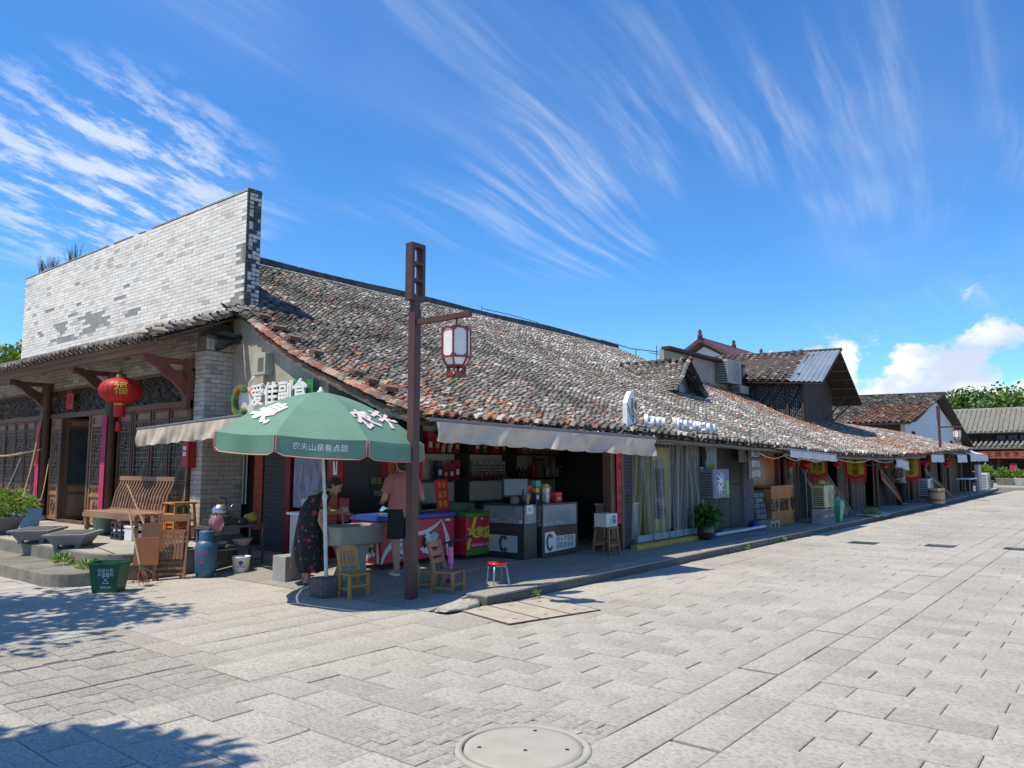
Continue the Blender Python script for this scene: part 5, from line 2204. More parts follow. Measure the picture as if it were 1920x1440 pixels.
def red_lantern(c, r, h, label, tassel=True, text=None, group="red lanterns"):
 c = Vector(c)
 t = thing("red_lantern", label, "lantern", tuple(c), 0, group)
 b = MB()
 n = 24
 prof = []
 for i in range(13):
  a = -math.pi / 2 + math.pi * i / 12
  prof.append((max(.25 * r, r * math.cos(a) ** .8 if math.cos(a) > 0 else 0), h / 2 * math.sin(a)))
 b.lathe(prof, c, n)
 bo = b.build("shade", m_silk, t)
 rb = MB()
 for k in range(n):
  a = 2 * math.pi * k / n
  rb.tube([(c.x + (p[0] + .002) * math.cos(a), c.y + (p[0] + .002) * math.sin(a), c.z + p[1]) for p in prof], .0035 if r > .2 else .005, 4, cap=False)
 rb.build("ribs", plain("dark_red_rib", (0.30, 0.012, 0.012), 0.6) if r > .2 else m_lred, bo)
 MB().lathe([(.0, h / 2 + .07), (.22 * r, h / 2 + .07), (.25 * r, h / 2 - .005)], c, 14).build("top_cap", m_brass, t)
 MB().lathe([(.28 * r, -h / 2 + .01), (.28 * r, -h / 2 - .04), (0, -h / 2 - .04)], c, 14).build("bottom_cap", m_brass, t)
 MB().tube([c + Vector((0, 0, h / 2 + .07)), c + Vector((0, 0, h / 2 + .3))], .004, 4).build("cord", m_ink, t)
 if tassel:
  MB().lathe([(.27 * r, -h / 2 - .04), (.27 * r, -h / 2 - .22), (.25 * r, -h / 2 - .24), (0, -h / 2 - .24)], c, 14).build("fringe", m_silk, t)
  MB().lathe([(.004, -h / 2 - .24), (.02, -h / 2 - .32), (.05, -h / 2 - .33), (.055, -h / 2 - .50), (0, -h / 2 - .5)], c, 10).build("tassel", m_silk, t)
 if text:
  cd = Vector((-c.x, -c.y, 0)).normalized()
  ang = math.atan2(cd.y, cd.x)

  def wrap(x, y):
   aa = ang + x / r
   z = max(-h * .42, min(h * .42, y))
   rr = r * math.sqrt(max(0, 1 - (z / (h / 2)) ** 2)) ** .8 + .006
   return Vector((c.x + rr * math.cos(aa), c.y + rr * math.sin(aa), c.z + z))
  print_on("gold_character", text, .24, wrap, bo, m_gold)
 return t


red_lantern((6.2, 14.04, 2.93), .36, .46, "big red silk lantern with gold character hanging under the porch roof", True, "福")
MB()

# ------------------------------------------------------------------ folk signs: couplets, posters, papers
def strip(name, label, cat, M, w, h, material, text=None, tsize=.1, tmat=None, line=1.0, th=.004, group=None, sx=1.0):
 """flat paper or board standing in frame M (x right, y up), centred"""
 t = thing(name, label, cat, M.translation)
 if group:
  t["group"] = group
 MB().box(-w / 2, w / 2, -h / 2, h / 2, -th, 0, T=M).build("sheet", material, t)
 if text:
  lettering("lettering", text, M @ Matrix.Translation((0, 0, .003)), tsize, tmat or m_ink, t, line, sx=sx)
 return t


VERT = lambda s: "\n".join(s)
m_magenta = mat("magenta_paper", (0.50, 0.02, 0.10), 0.7, 0.12, 8)
# couplets on the porch posts
for v, lab in ((19.3, "long pinkish-red couplet strip on the post left of the open door"), (15.95, "long pinkish-red couplet strip on the post right of the open door")):
 strip("couplet", lab, "couplet", frame((6.762, v, 1.55), *FACE_WEST), .20, 2.05, m_magenta)
strip("paper_sheet", "bright red paper sheet over the left couplet's upper end", "paper", frame((6.752, 19.32, 2.05), *FACE_WEST), .22, .95, m_red)
strip("paper_sheet", "red diamond-like paper hung on the transom above the open door", "paper", frame((6.90, 18.05, 3.0), (0, -1, -.08), (0, .0, 1)), .36, .36, m_red, "福", .18, plain("dark_red_ink", (0.25, 0.02, 0.02), .7))
# couplets of the corner shop
strip("couplet", "weathered red couplet on the brick pier left of the shop doorway", "couplet", frame((U0 - .03, 12.05, 1.45), *FACE_WEST), .26, 1.95, m_redfaded, VERT("天增岁月人增寿"), .19, plain("faded_green_ink", (0.16, 0.13, 0.05), .8), 1.35, group="shop couplets")
strip("couplet", "weathered red couplet right of the shop doorway, behind the woman", "couplet", frame((U0 - .04, 9.93, 1.35), *FACE_WEST), .24, 1.7, m_redfaded, VERT("春满乾坤福满门"), .17, plain("faded_green_ink", (0.16, 0.13, 0.05), .8), 1.3, group="shop couplets")
strip("couplet", "bright red couplet with black characters at the far end of the counters", "couplet", frame((11.66, 6.985, 1.36), *FACE_STREET), .20, 1.55, m_red, VERT("旺日临门福寿康"), .15, m_ink, 1.42)
# posters on the black back wall
BW = 10.04
pA = at_v(740, 880, BW)
po = strip("poster", "red and gold fortune poster on the black wall beside the pink shirt", "poster", frame((pA.x, BW, pA.z), *FACE_STREET), .62, .62, mat("red_poster", (0.45, 0.012, 0.02), .5, .25, 5), "财", .36, m_gold)
pB = at_v(717, 902, BW)
strip("wall_lettering", "yellow lettering on the black wall under the fortune poster", "sign", frame((pB.x, BW, pB.z), *FACE_STREET), .55, .16, m_black, "自成天下", .13, plain("yellow_ink", (0.60, 0.50, 0.10), .6))
pC = at_v(717, 925, BW)
strip("wall_lettering", "white scribbled lettering low on the black wall", "sign", frame((pC.x, BW, pC.z), *FACE_STREET), .50, .22, m_black, "欢迎光临", .10, plain("white_ink", (0.55, 0.55, 0.52), .6))
pD = at_v(668, 955, 9.6)
strip("small_sign", "small red and black no-shoe sign beside the faded couplet", "sign", frame((7.78, 9.72, pD.z), *FACE_WEST), .34, .36, mat("red_sign", (0.45, 0.02, 0.04), .5, .1, 5), "禁止踩踏", .08, m_white)
# green shop sign above the doorway
sg = thing("shop_sign", "green and white shop sign with raised white characters above the umbrella", "sign", (7.05, 10.7, 2.85))
MB().box(7.02, 7.05, 9.52, 10.75, 2.42, 2.90).build("green_board", mat("sign_green", (0.02, 0.20, 0.06), .4, .1, 4), sg)
MB().box(7.02, 7.055, 10.75, 11.6, 2.40, 2.88).build("white_board", plain("sign_white", (0.50, 0.52, 0.55), .4), sg)
lettering("lettering", "爱佳副食", frame((6.98, 10.35, 2.70), *FACE_WEST), .38, m_white, sg, extrude=.02, bold=.008)
ring = MB()
for k in range(26):
 a0_, a1_ = 0.7 + k * .19, 0.7 + (k + 1) * .19
 if a1_ > 5.9:
  break
 ring.bar((6.98, 11.42 - .16 * math.cos(a0_), 2.66 + .23 * math.sin(a0_)), (6.98, 11.42 - .16 * math.cos(a1_), 2.66 + .23 * math.sin(a1_)), .07, .10, up=(1, 0, 0))
ring.build("logo_ring", mat("logo_green", (0.03, 0.14, 0.03), .4, .5, 6, var2=((0.5, 0.16, 0.03), 5, .9)), sg)
MB().ball((7.0, 11.1, 2.80), (.03, .12, .06), 10, 6).build("logo_leaf", plain("logo_orange", (0.65, 0.20, 0.04), .4), sg)
# meter box and cables on the gable
mb_ = thing("meter_box", "pale electric meter box on the cream gable under the roof edge", "meter box", (7.2, 11.4, 3.2))
MB().box(7.18, 7.34, 11.05, 11.42, 3.10, 3.46).build("box", plain("pale_green_steel", (0.40, 0.42, 0.34), .5), mb_, bevel=.006)
MB().box(7.172, 7.18, 11.10, 11.25, 3.16, 3.38).build("window", plain("dim_pane2", (0.15, 0.16, 0.14), .2), mb_)
cbm = MB()
cbm.tube([(7.3, 11.6, 2.5), (7.26, 11.6, 2.95), (7.24, 11.5, 3.05), (7.22, 11.35, 3.06), (7.24, 11.2, 3.1)], .012, 6)
cbm.tube([(7.32, 11.66, 2.5), (7.28, 11.66, 3.0), (7.25, 11.52, 3.08), (7.24, 11.4, 3.1)], .012, 6)
cbm.build("cable", m_white, mb_)
tp = MB()
tp.sheet(lambda a, c: Vector((7.1 + .5 * a, 12.45 - .25 * a + .05 * math.sin(9 * c), 3.95 - .32 * c * (1 - .5 * a) + .03 * math.sin(7 * a + 4 * c))), 10, 8)
tag(tp.build("black_tarpaulin", plain("black_plastic", (0.02, 0.02, 0.022), .5)), "torn black plastic sheet under the porch roof corner", "tarpaulin")

# roof sign: white letters standing on the eave
def eave_pt(u, dz=0.0, dv=0.12):
 v0, z0 = station(u)[0]
 return Vector((u, v0 + dv, z0 + 0.10 + dz))


rs = thing("roof_letters", "white raised letters standing along the eave of the long roof", "sign", tuple(eave_pt(12.6)))
word = "LAKE VERSHESIDE"
u = 12.15
for ch in word:
 if ch == ' ':
  u += .22
  continue
 p = eave_pt(u + .09, .13)
 big = .34 if ch in "LV" else .27
 lettering("letter", ch, frame(p, *FACE_STREET), big, plain("letter_white", (0.70, 0.70, 0.70), .4), rs, extrude=.035)
 u += .185 if ch != 'I' else .09
MB().tube([eave_pt(12.1, .01, .16), eave_pt(13.5, .01, .16), eave_pt(15.1, .01, .16)], .012, 6).build("rail", m_alu, rs)
lg = thing("roof_logo", "white leaf-shaped logo panel at the start of the roof letters", "sign", tuple(eave_pt(11.75)))
pl_ = [(-.16, 0), (.02, .02), (.18, .12), (.20, .36), (.14, .52), (0, .62), (-.06, .56), (-.16, .40)]
LM = frame(eave_pt(11.75, .02), *FACE_STREET)
b = MB()
b.prism(pl_, 'z', -.09, .0, T=LM)
b.build("panel", m_white, lg)
for poly, mt_ in (([(-.04, .30), (.05, .20), (.07, .40), (.0, .50)], plain("leaf_green", (0.25, 0.42, 0.04), .5)), ([(.09, .34), (.17, .26), (.18, .42), (.11, .48)], plain("logo_dark_red", (0.25, .01, .02), .5))):
 MB().prism(poly, 'z', .001, .004, T=LM).build("logo_petal", mt_, lg)
ln_ = MB()
for a, c in (((-.15, .30), (.03, .08)), ((-.15, .38), (.06, .12)), ((.06, .2), (.18, .10)), ((.06, .26), (.19, .17)), ((.04, .5), (.05, .06))):
 ln_.bar(LM @ Vector((*a, .004)), LM @ Vector((*c, .004)), .012, .006, up=(0, -1, 0))
ln_.build("logo_line", m_ink, lg)
# ------------------------------------------------------------------ goods and furniture of the corner shop
random.seed(31)
m_steel = mat("brushed_steel", (0.50, 0.50, 0.50), 0.3, 0.1, 8, metal=0.9)
m_bluep = mat("blue_plastic", (0.02, 0.07, 0.36), 0.4, 0.08, 5)
m_redv = mat("red_vinyl", (0.52, 0.02, 0.05), 0.35, 0.06, 3)
m_greenp = mat("green_plastic", (0.03, 0.24, 0.03), 0.4, 0.08, 4)
m_yel = plain("yellow_vinyl", (0.72, 0.55, 0.05), 0.4)
m_vwhite = plain("vinyl_white", (0.72, 0.72, 0.72), 0.4)
m_glass = glassy("cabinet_glass", (0.85, 0.9, 0.9), 0.03, 0.12)
m_rubber = plain("black_rubber", (0.02, 0.02, 0.02), 0.7)
m_lid = plain("freezer_glass", (0.16, 0.20, 0.24), 0.12)


def freezer(name, label, u0, u1, v0, v1, z0, z1, body, rim, text, tmat, deco):
 t = thing(name, label, "freezer", ((u0 + u1) / 2, (v0 + v1) / 2, z0), 0, "chest freezers at the shop front")
 MB().box(u0, u1, v0, v1, z0, z1).build("cabinet", body, t, bevel=.015)
 r_ = MB()
 n = 10
 ring = []
 for k in range(n + 1):
  a = k / n
  y = lerp(v0 - .02, v1 + .02, a)
  ring.append((y, z1 + .03 + .07 * math.sin(math.pi * min(1, a * .9 + .1)) ** .6))
 prof = [(v0 - .02, z1 + .002)] + ring + [(v1 + .02, z1 + .002)]
 r_.prism([(p[0], p[1]) for p in prof], 'x', u0 - .02, u1 + .02)
 r_.build("rim", rim, t, bevel=.008)
 g_ = MB()
 pts = [(p[0], p[1] + .004) for p in ring[2:-2]]
 g_.add([(u, p[0], p[1]) for p in pts for u in (u0 + .08, u1 - .08)], [(2 * i, 2 * i + 1, 2 * i + 3, 2 * i + 2) for i in range(len(pts) - 1)])
 g_.build("lid_glass", m_lid, t)
 for x in (u0 + .1, u1 - .1):
  for y in (v0 + .08, v1 - .08):
   MB().lathe([(.0, -.012), (.04, -.012), (.04, .012), (0, .012)], (0, 0, 0), 12, T=Matrix.Translation((x, y, .16)) @ Matrix.Rotation(R(90), 4, 'X')).build("caster", m_rubber, t)
 deco(t, u0, u1, v0, v1, z0, z1)
 return t


def swoosh(pts0, pts1, M):
 b = MB()
 n = len(pts0)
 b.add([M @ Vector((*p, .003)) for p in pts0] + [M @ Vector((*p, .003)) for p in pts1], [(i, i + 1, n + i + 1, n + i) for i in range(n - 1)])
 return b


def qb(a, b, c, n=14):
 a, b, c = map(Vector, (a, b, c))
 return [tuple((a * (1 - t) ** 2 + b * 2 * t * (1 - t) + c * t * t)[:2]) for t in [i / n for i in range(n + 1)]]


def deco_red(t, u0, u1, v0, v1, z0, z1):
 for M, w in ((frame((u0, v0 - .001, z0), *FACE_STREET), u1 - u0), (frame((u0 - .001, v1, z0), *FACE_WEST), v1 - v0)):
  h = z1 - z0
  f = .5 if w > 1 else .62
  swoosh(qb((w * .02, h * .0, 0), (w * .10, h * .55, 0), (w * f, h * .60, 0)), qb((w * .0, h * .02, 0), (w * .04, h * .72, 0), (w * f, h * .70, 0)), M).build("swoosh", m_vwhite, t)
  swoosh(qb((w * f, h * .60, 0), (w * (f + .18), h * .62, 0), (w * .80, h * .93, 0)), qb((w * f, h * .70, 0), (w * (f + .14), h * .72, 0), (w * .80, h * .95, 0)), M).build("swoosh", m_vwhite, t)
  swoosh(qb((w * .80, h * .95, 0), (w * .92, h * .6, 0), (w * .97, h * .02, 0)), qb((w * .80, h * .93, 0), (w * .86, h * .6, 0), (w * .89, h * .02, 0)), M).build("swoosh", m_vwhite, t)
  for cx, cz, r1, r2, mt_ in ((.62, .45, .10, .12, m_vwhite), (.70, .52, .08, .08, plain("pale_teal", (0.35, 0.55, 0.55), .4)), (.60, .25, .13, .07, m_vwhite), (.66, .33, .05, .05, m_ink), (.56, .42, .04, .09, m_ink), (.78, .22, .05, .03, m_vwhite), (.74, .30, .03, .02, m_vwhite)):
   e = MB()
   e.prism([(w * cx + r1 * (1 + .25 * math.sin(5 * a + cx * 9)) * math.cos(a) * min(1, w), h * cz + r2 * (1 + .2 * math.sin(4 * a)) * math.sin(a)) for a in np.linspace(0, 2 * math.pi, 19)[:-1]], 'z', .0035 if mt_ is m_vwhite else .005, .0045 if mt_ is m_vwhite else .006, T=M)
   e.build("printed_splash", mt_, t)
  MB().prism([(w * .30 + .13 * math.cos(a), h * .33 + .10 * math.sin(a)) for a in np.linspace(0, 2 * math.pi, 15)[:-1]], 'z', .003, .004, T=M).build("speech_bubble", m_vwhite, t)
  lettering("lettering", "冰淇淋", M @ Matrix.Translation((w * .30, h * .33, .0055)), .075, m_ink, t)
  lettering("lettering", "ice cream", M @ Matrix.Translation((w * .34, h * .12, .0055)), .09, m_vwhite, t)
  MB().box(w * .86, w * .93, h * .90, h * .955, .001, .004, T=M).build("label", m_vwhite, t)


def deco_green(t, u0, u1, v0, v1, z0, z1):
 M = frame((u0, v0 - .001, z0), *FACE_STREET)
 w, h = u1 - u0, z1 - z0
 MB().box(0, w, 0, h * .16, .001, .002, T=M).build("green_band", m_greenp, t)
 for a, b, c in (((.0, .16, 0), (.10, .6, 0), (.30, 1.0, 0)), ((.85, .16, 0), (.92, .4, 0), (1.0, .75, 0))):
  p0 = [(x * w, y * h) for x, y in qb(a, b, c)]
  p1 = [(min(w, x * w + .07), y * h) for x, y in qb(a, b, c)]
  swoosh(p0, p1, M).build("yellow_swoosh", m_yel, t)
 lettering("lettering", "冰宝店", M @ Matrix.Translation((w * .52, h * .56, .006)), .19, m_yel, t, bold=.012)
 lettering("lettering", "新鲜美味每一天", M @ Matrix.Translation((w * .52, h * .25, .006)), .055, m_vwhite, t)
 MB().box(w * .55, w * .63, h * .93, h * .96, .002, .006, T=M).build("label", m_vwhite, t)


freezer("chest_freezer", "red ice cream chest freezer with blue lid behind the lamp post", 7.36, 8.88, 8.32, 8.98, .20, .80, m_redv, m_bluep, "", None, deco_red)
freezer("chest_freezer", "small red and green chest freezer with yellow lettering", 8.98, 9.58, 8.16, 8.80, .19, .78, m_redv, m_greenp, "", None, deco_green)
cl = MB()
cl.sheet(lambda a, c: Vector((7.62 + .36 * a, 8.36 + .3 * c, .935 + .05 * math.sin(6 * a + 3 * c) * math.sin(3 * c + 1) + .03 * math.sin(9 * a))), 14, 12)
tag(cl.build("blue_cloth", fabric("blue_rag", (0.12, 0.24, 0.42), .1)), "crumpled blue cloth on the red freezer's lid", "cloth")
bx_ = [("paper_box", "red menu card of iced drinks standing on the freezers", (8.75, 8.62, .90), .44, .46)]
mc = strip("menu_card", "red card with yellow iced-drink characters standing on the freezers", "menu card", frame((8.83, 8.55, 1.13), (1, .25, 0), (.0, .12, 1)), .40, .48, mat("menu_red", (0.60, 0.02, 0.02), .5, .05, 4), "冰 冰\n仙 凉\n草 糕", .12, m_yel, 1.25)
mc2 = strip("menu_card", "green and red card half hidden behind the lamp post", "menu card", frame((8.42, 8.75, 1.08), (1, .2, 0), (0, .1, 1)), .34, .40, mat("menu_green", (0.10, 0.24, 0.06), .5, .2, 4, var2=((0.5, 0.03, 0.03), 2, 1.0)))


def counter(label, u0, u1, v0, v1, z1, gz0, west=True, street=True):
 t = thing("display_counter", label, "counter", ((u0 + u1) / 2, (v0 + v1) / 2, .12), 0, "black display counters")
 MB().box(u0, u1, v0, v1, .125, gz0).build("base", m_black, t, bevel=.006)
 MB().box(u0, u1, v0, v1, z1 - .03, z1).build("top", m_black, t, bevel=.004)
 for x in (u0 + .012, u1 - .012):
  for y in (v0 + .012, v1 - .012):
   MB().box(x - .012, x + .012, y - .012, y + .012, gz0, z1 - .03).build("corner_post", m_black, t)
 for a in ((u0 + .002, u0 + .006, v0 + .024, v1 - .024), (u0 + .024, u1 - .024, v0 + .002, v0 + .006)):
  MB().box(a[0], a[1], a[2], a[3], gz0, z1 - .03).build("glass", m_glass, t)
 MB().box(u0 + .03, u1 - .03, v0 + .03, v1 - .03, gz0 + .001, gz0 + .01).build("bed", mat("display_bed", (0.35, 0.33, 0.28), .7, .3, 8), t)
 for i in range(7):
  x = lerp(u0 + .1, u1 - .1, random.random())
  y = lerp(v0 + .08, v1 - .1, random.random())
  MB().box(-.07, .07, -.045, .045, 0, random.uniform(.03, .07), T=TRS((x, y, gz0 + .011), rz=random.random())).build("tray", random.choice([plain("tray_brown", (0.10, .05, .03), .5), plain("tray_pale", (0.45, .40, .33), .5), m_steel]), t)
 return t


c1 = counter("black display counter with glass top third, beside the green freezer", 9.52, 9.86, 7.44, 8.30, .98, .68)
M = frame((9.518, 7.87, .36), *FACE_WEST)
MB().box(-.30, .30, -.13, .13, 0, .004, T=M).build("logo_panel", plain("pale_grey_panel", (0.48, 0.48, 0.48), .5), c1)


def cee(M, r, par):
 g_ = MB()
 for k in range(24):
  a0_, a1_ = .65 + k * .21, .65 + (k + 1) * .21
  if a1_ > 5.8:
   break
  g_.bar(M @ Vector((r * .75 * math.cos(a0_), r * 1.15 * math.sin(a0_), .006)), M @ Vector((r * .75 * math.cos(a1_), r * 1.15 * math.sin(a1_), .006)), .006, .045, up=M.to_3x3() @ Vector((1, 0, 0)))
 g_.build("logo_ring", mat("logo_mix", (0.02, 0.07, 0.02), .5, .4, 9, var2=((0.45, 0.16, 0.03), 7, .8)), par)


cee(M @ Matrix.Translation((.02, 0, 0)), .095, c1)
strip("price_card", "small white price card taped to the black counter's corner", "price card", frame((9.66, 7.432, .90), *FACE_STREET), .17, .14, m_vwhite, "¥5", .07, m_ink)
c2 = counter("black display counter with wide glass case nearest the red couplet", 9.92, 10.92, 7.38, 7.95, .98, .62)
M = frame((10.42, 7.378, .36), *FACE_STREET)
MB().prism([(-.44, -.16), (.42, -.13), (.42, .09), (-.12, .09), (-.20, .17), (-.44, .16)], 'z', 0, .004, T=M).build("logo_panel", m_vwhite, c2)
cee(M @ Matrix.Translation((-.31, 0, 0)), .10, c2)
lettering("lettering", "街头不落地\n家园更美丽", M @ Matrix.Translation((.12, -.025, .006)), .10, m_ink, c2)
MB().box(9.75, 10.0, 8.75, 8.80, .12, .98).build
gp_ = thing("display_counter", "grey counter panel with round logo behind the green freezer", "counter", (9.7, 9.0, .12), 0, "black display counters")
MB().box(9.6, 9.95, 8.86, 9.3, .125, .95).build("base", plain("mid_grey_panel", (0.22, 0.22, 0.21), .5), gp_, bevel=.004)
cee(frame((9.8, 8.855, .78), *FACE_STREET), .07, gp_)

# cash monitor
mo_ = thing("cash_monitor", "grey touch-screen cash monitor on the black counter", "monitor", (9.62, 7.75, .98))
T = Matrix.Translation((9.66, 7.72, 1.24)) @ Matrix.Rotation(R(-40), 4, 'Z') @ Matrix.Rotation(R(-10), 4, 'X')
MB().box(-.21, .21, -.02, .03, -.15, .15, T=T).build("casing", m_black, mo_, bevel=.008)
MB().box(-.19, .19, -.024, -.0205, -.125, .13, T=T).build("screen", plain("grey_screen", (0.24, 0.27, 0.30), .25), mo_)
MB().box(9.60, 9.72, 7.70, 7.78, .985, 1.13).build("stand", plain("stand_grey", (0.16, 0.16, 0.16), .5), mo_)

# shelf unit on the back wall
sv_ = thing("shelf_unit", "tall black-framed shelf unit with pale backs along the shop's rear", "shelf", (11.7, 9.85, .13))
zs = [(1.30, 1.34), (1.80, 1.825), (2.33, 2.36)]
bays = [9.45, 10.68, 12.10, 13.95]
MB().box(9.45, 13.95, 10.005, 10.03, .9, 2.36).build("back_panel", mat("pale_shelf_back", (0.72, 0.70, 0.63), .7, .08, 2), sv_)
for x in bays:
 MB().box(x - .025, x + .025, 9.66, 10.004, .13, 2.36).build("upright", m_black, sv_)
for a, b in zs:
 for i in range(3):
  MB().box(bays[i] + .026, bays[i + 1] - .026, 9.66, 10.004, a, b).build("shelf", m_black, sv_)
MB().box(9.5, 13.9, 9.60, 10.0, .13, .92).build("cupboard", m_black, sv_)


def bottle(p, h, r, col, label, cap=(0.05, 0.05, 0.05), group="bottles on the shop shelves"):
 t = thing("bottle", label, "bottle", tuple(p), 0, group)
 MB().lathe([(0, 0), (r, 0), (r, h * .58), (r * .45, h * .78), (r * .4, h * .9), (0, h * .9)], p, 12).build("body", plain("bottle_%.2f_%.2f" % (col[0], col[1]), col, .3), t)
 MB().lathe([(r * .46, h * .88), (r * .46, h), (0, h)], p, 10).build("cap", plain("cap_%.2f" % cap[0], cap, .4), t)


def carton(p, s, col, label, group, cat="box", lidcol=None, rz=0.0, name="gift_box"):
 t = thing(name, label, cat, tuple(p), rz, group)
 T = Matrix.Translation(p) @ Matrix.Rotation(rz, 4, 'Z')
 MB().box(-s[0] / 2, s[0] / 2, -s[1] / 2, s[1] / 2, 0, s[2] * .7, T=T).build("carton", mat("carton_%.2f_%.2f_%.2f" % col, col, .55, .12, 9), t, bevel=.004)
 lc_ = lidcol or tuple(min(.8, c * 1.35 + .03) for c in col)
 MB().box(-s[0] / 2 - .002, s[0] / 2 + .002, -s[1] / 2 - .002, s[1] / 2 + .002, s[2] * .702, s[2], T=T).build("lid", mat("lid_%.2f_%.2f_%.2f" % lc_, lc_, .55, .1, 9), t, bevel=.004)
 M = frame(T @ Vector((0, -s[1] / 2 - .001, s[2] * .38)), T.to_3x3() @ Vector((1, 0, 0)), (0, 0, 1))
 MB().box(-s[0] * .28, s[0] * .28, -s[2] * .14, s[2] * .14, 0, .002, T=M).build("label", m_gold if random.random() < .5 else m_vwhite, t)


z2, z3 = 1.825, 1.34
for i in range(5):
 carton((9.78 + i * .175, 9.83, z2), (.15, .12, random.uniform(.30, .42)), (0.34, 0.015, 0.03), NTH[i] + " red gift box from the left in the shelf bay nearest the lamp post", "red gift boxes in the near bay")
for i in range(2):
 bottle((10.05 + i * .17, 9.72, z2), .17, .04, (0.45, 0.43, 0.40), ["left", "right"][i] + " one of two small pale bottles before the red gift boxes", group="small pale bottles")
for x, w, h, c in ((11.05, .16, .36, (0.42, 0.02, 0.03)), (11.28, .10, .40, (0.16, 0.12, 0.05)), (11.62, .20, .38, (0.42, 0.02, 0.03)), (11.86, .12, .30, (0.30, 0.015, 0.02))):
 carton((x, 9.83, z2), (w, .12, h), c, {11.05: "narrow red carton at the left of the middle bay's upper shelf", 11.62: "widest red carton on the middle bay's upper shelf", 11.86: "short red carton at the right of the middle bay's upper shelf"}[x] if c[0] > .2 else "olive carton between the red cartons of the upper shelf", "red cartons in the middle bay" if c[0] > .2 else None)
for i in range(6):
 carton((12.55 + i * .19, 9.84, z2), (.175, .14, .36), (0.46, 0.20, 0.07), NTH[i] + " tan carton from the left on the right bay's upper shelf", "tan cartons in the right bay", lidcol=(0.55, 0.40, 0.25))
carton((13.72, 9.84, z2), (.12, .12, .25), (0.60, 0.15, 0.03), "orange carton at the end of the tan carton row", None)
for i in range(4):
 carton((10.0 + i * .155, 9.80, z3), (.14, .12, random.uniform(.25, .40)), (0.22, 0.012, 0.03) if i else (0.02, 0.03, 0.07), NTH[i - 1] + " dark red packet from the left on the near bay's lower shelf" if i else "dark blue packet on the near bay's lower shelf", "dark red packets" if i else None)
for i in range(6):
 t = thing("tea_tin", NTH[i] + " striped pale tin from the left in the middle bay", "tin", (10.98 + i * .17, 9.82, z3), 0, "striped tins in the middle bay")
 p = (10.98 + i * .17, 9.82, z3)
 MB().box(p[0] - .055, p[0] + .055, p[1] - .05, p[1] + .05, z3, z3 + .34).build("body", plain("tin_pale", (0.44, 0.42, 0.37), .5), t)
 st_ = MB()
 for k in range(3):
  MB().box(p[0] - .042, p[0] + .042, p[1] - .052, p[1] - .0505, z3 + .12 + k * .06, z3 + .145 + k * .06).build("stripe", m_ink, t)
for i in range(9):
 bottle((10.8 + i * .13, 9.70, z3), random.uniform(.10, .14), .035, (0.20, 0.03, 0.035), NTH[i] + " short dark red jar from the left before the striped tins", group="dark red jars")
for x, h, c in ((12.35, .22, (0.04, 0.04, 0.05)), (12.5, .20, (0.08, 0.08, 0.08)), (12.64, .24, (0.04, 0.05, 0.06))):
 bottle((x, 9.78, z3), h, .05, c, {12.35: "left", 12.5: "middle", 12.64: "right"}[x] + " one of three squat dark bottles in the right bay", group="squat dark bottles")
bottle((12.83, 9.76, z3), .44, .06, (0.42, 0.02, 0.03), "tall red bottle with dark cap on the right bay's shelf", group=None)
fr_ = thing("picture_frame", "leaning black picture frame on the right bay's shelf", "picture frame", (13.2, 9.9, z3))
T = TRS((13.22, 9.88, z3), rx=R(-10))
for a in ((-.16, -.14, 0, .40), (.14, .16, 0, .40)):
 MB().box(a[0], a[1], -.01, .01, a[2], a[3], T=T).build("rail", m_ink, fr_)
MB().box(-.14, .14, -.01, .01, .38, .40, T=T).build("rail", m_ink, fr_)
MB().box(-.14, .14, -.004, .004, .0, .38, T=T).build("backing", plain("frame_backing", (0.3, 0.29, 0.26), .6), fr_)
for x, h, c in ((13.35, .24, (0.42, 0.38, 0.32)), (13.55, .40, (0.40, 0.36, 0.28)), (13.66, .22, (0.44, 0.40, 0.34)), (13.82, .26, (0.25, 0.02, 0.03))):
 t = thing("tea_tin", {.24: "short cream tin beside the picture frame", .40: "tall cream tin on the right bay's shelf", .22: "short cream tin next to the tall cream tin", .26: "dark red tin at the end of the right bay"}[h], "tin", (x, 9.78, z3))
 MB().lathe([(0, 0), (.06, 0), (.06, h * .85), (0, h * .85)], (x, 9.78, z3), 14).build("body", plain("tin_%.2f" % c[0], c, .4), t)
 MB().lathe([(.062, h * .8), (.062, h), (0, h)], (x, 9.78, z3), 14).build("lid", plain("tinlid", (0.30, 0.24, 0.12), .35), t)
# snacks heaped on the counter
sn = [((9.95, 7.78), (.12, .10, .34), (0.45, 0.02, 0.03), "tall red snack packet beside the cash monitor"), ((10.08, 7.80), (.10, .08, .28), (0.50, 0.05, 0.04), "red snack packet with pale lid next to the tall packet"),
   ((10.17, 7.70), (.10, .08, .24), (0.02, 0.06, 0.16), "dark blue carton with yellow lid on the counter"), ((10.28, 7.78), (.13, .10, .36), (0.10, 0.25, 0.25), "tall teal carton at the middle of the counter"),
   ((10.34, 7.62), (.09, .08, .24), (0.60, 0.58, 0.56), "white and red striped carton on the counter"), ((10.47, 7.75), (.11, .11, .30), (0.45, 0.30, 0.05), "yellow lidded box on the counter"),
   ((10.58, 7.58), (.18, .12, .16), (0.55, 0.03, 0.04), "low red carton at the counter's glass end"), ((10.62, 7.80), (.10, .10, .26), (0.48, 0.10, 0.03), "orange snack box behind the low red carton"),
   ((10.80, 7.72), (.09, .08, .15), (0.55, 0.38, 0.10), "small amber jar box at the counter's end")]
for (x, y), s_, c, lb in sn:
 carton((x, y, .982), s_, c, lb, "snacks on the counter", cat="snack box", name="snack_box", lidcol=(0.6, 0.45, 0.06) if "yellow" in lb else None)
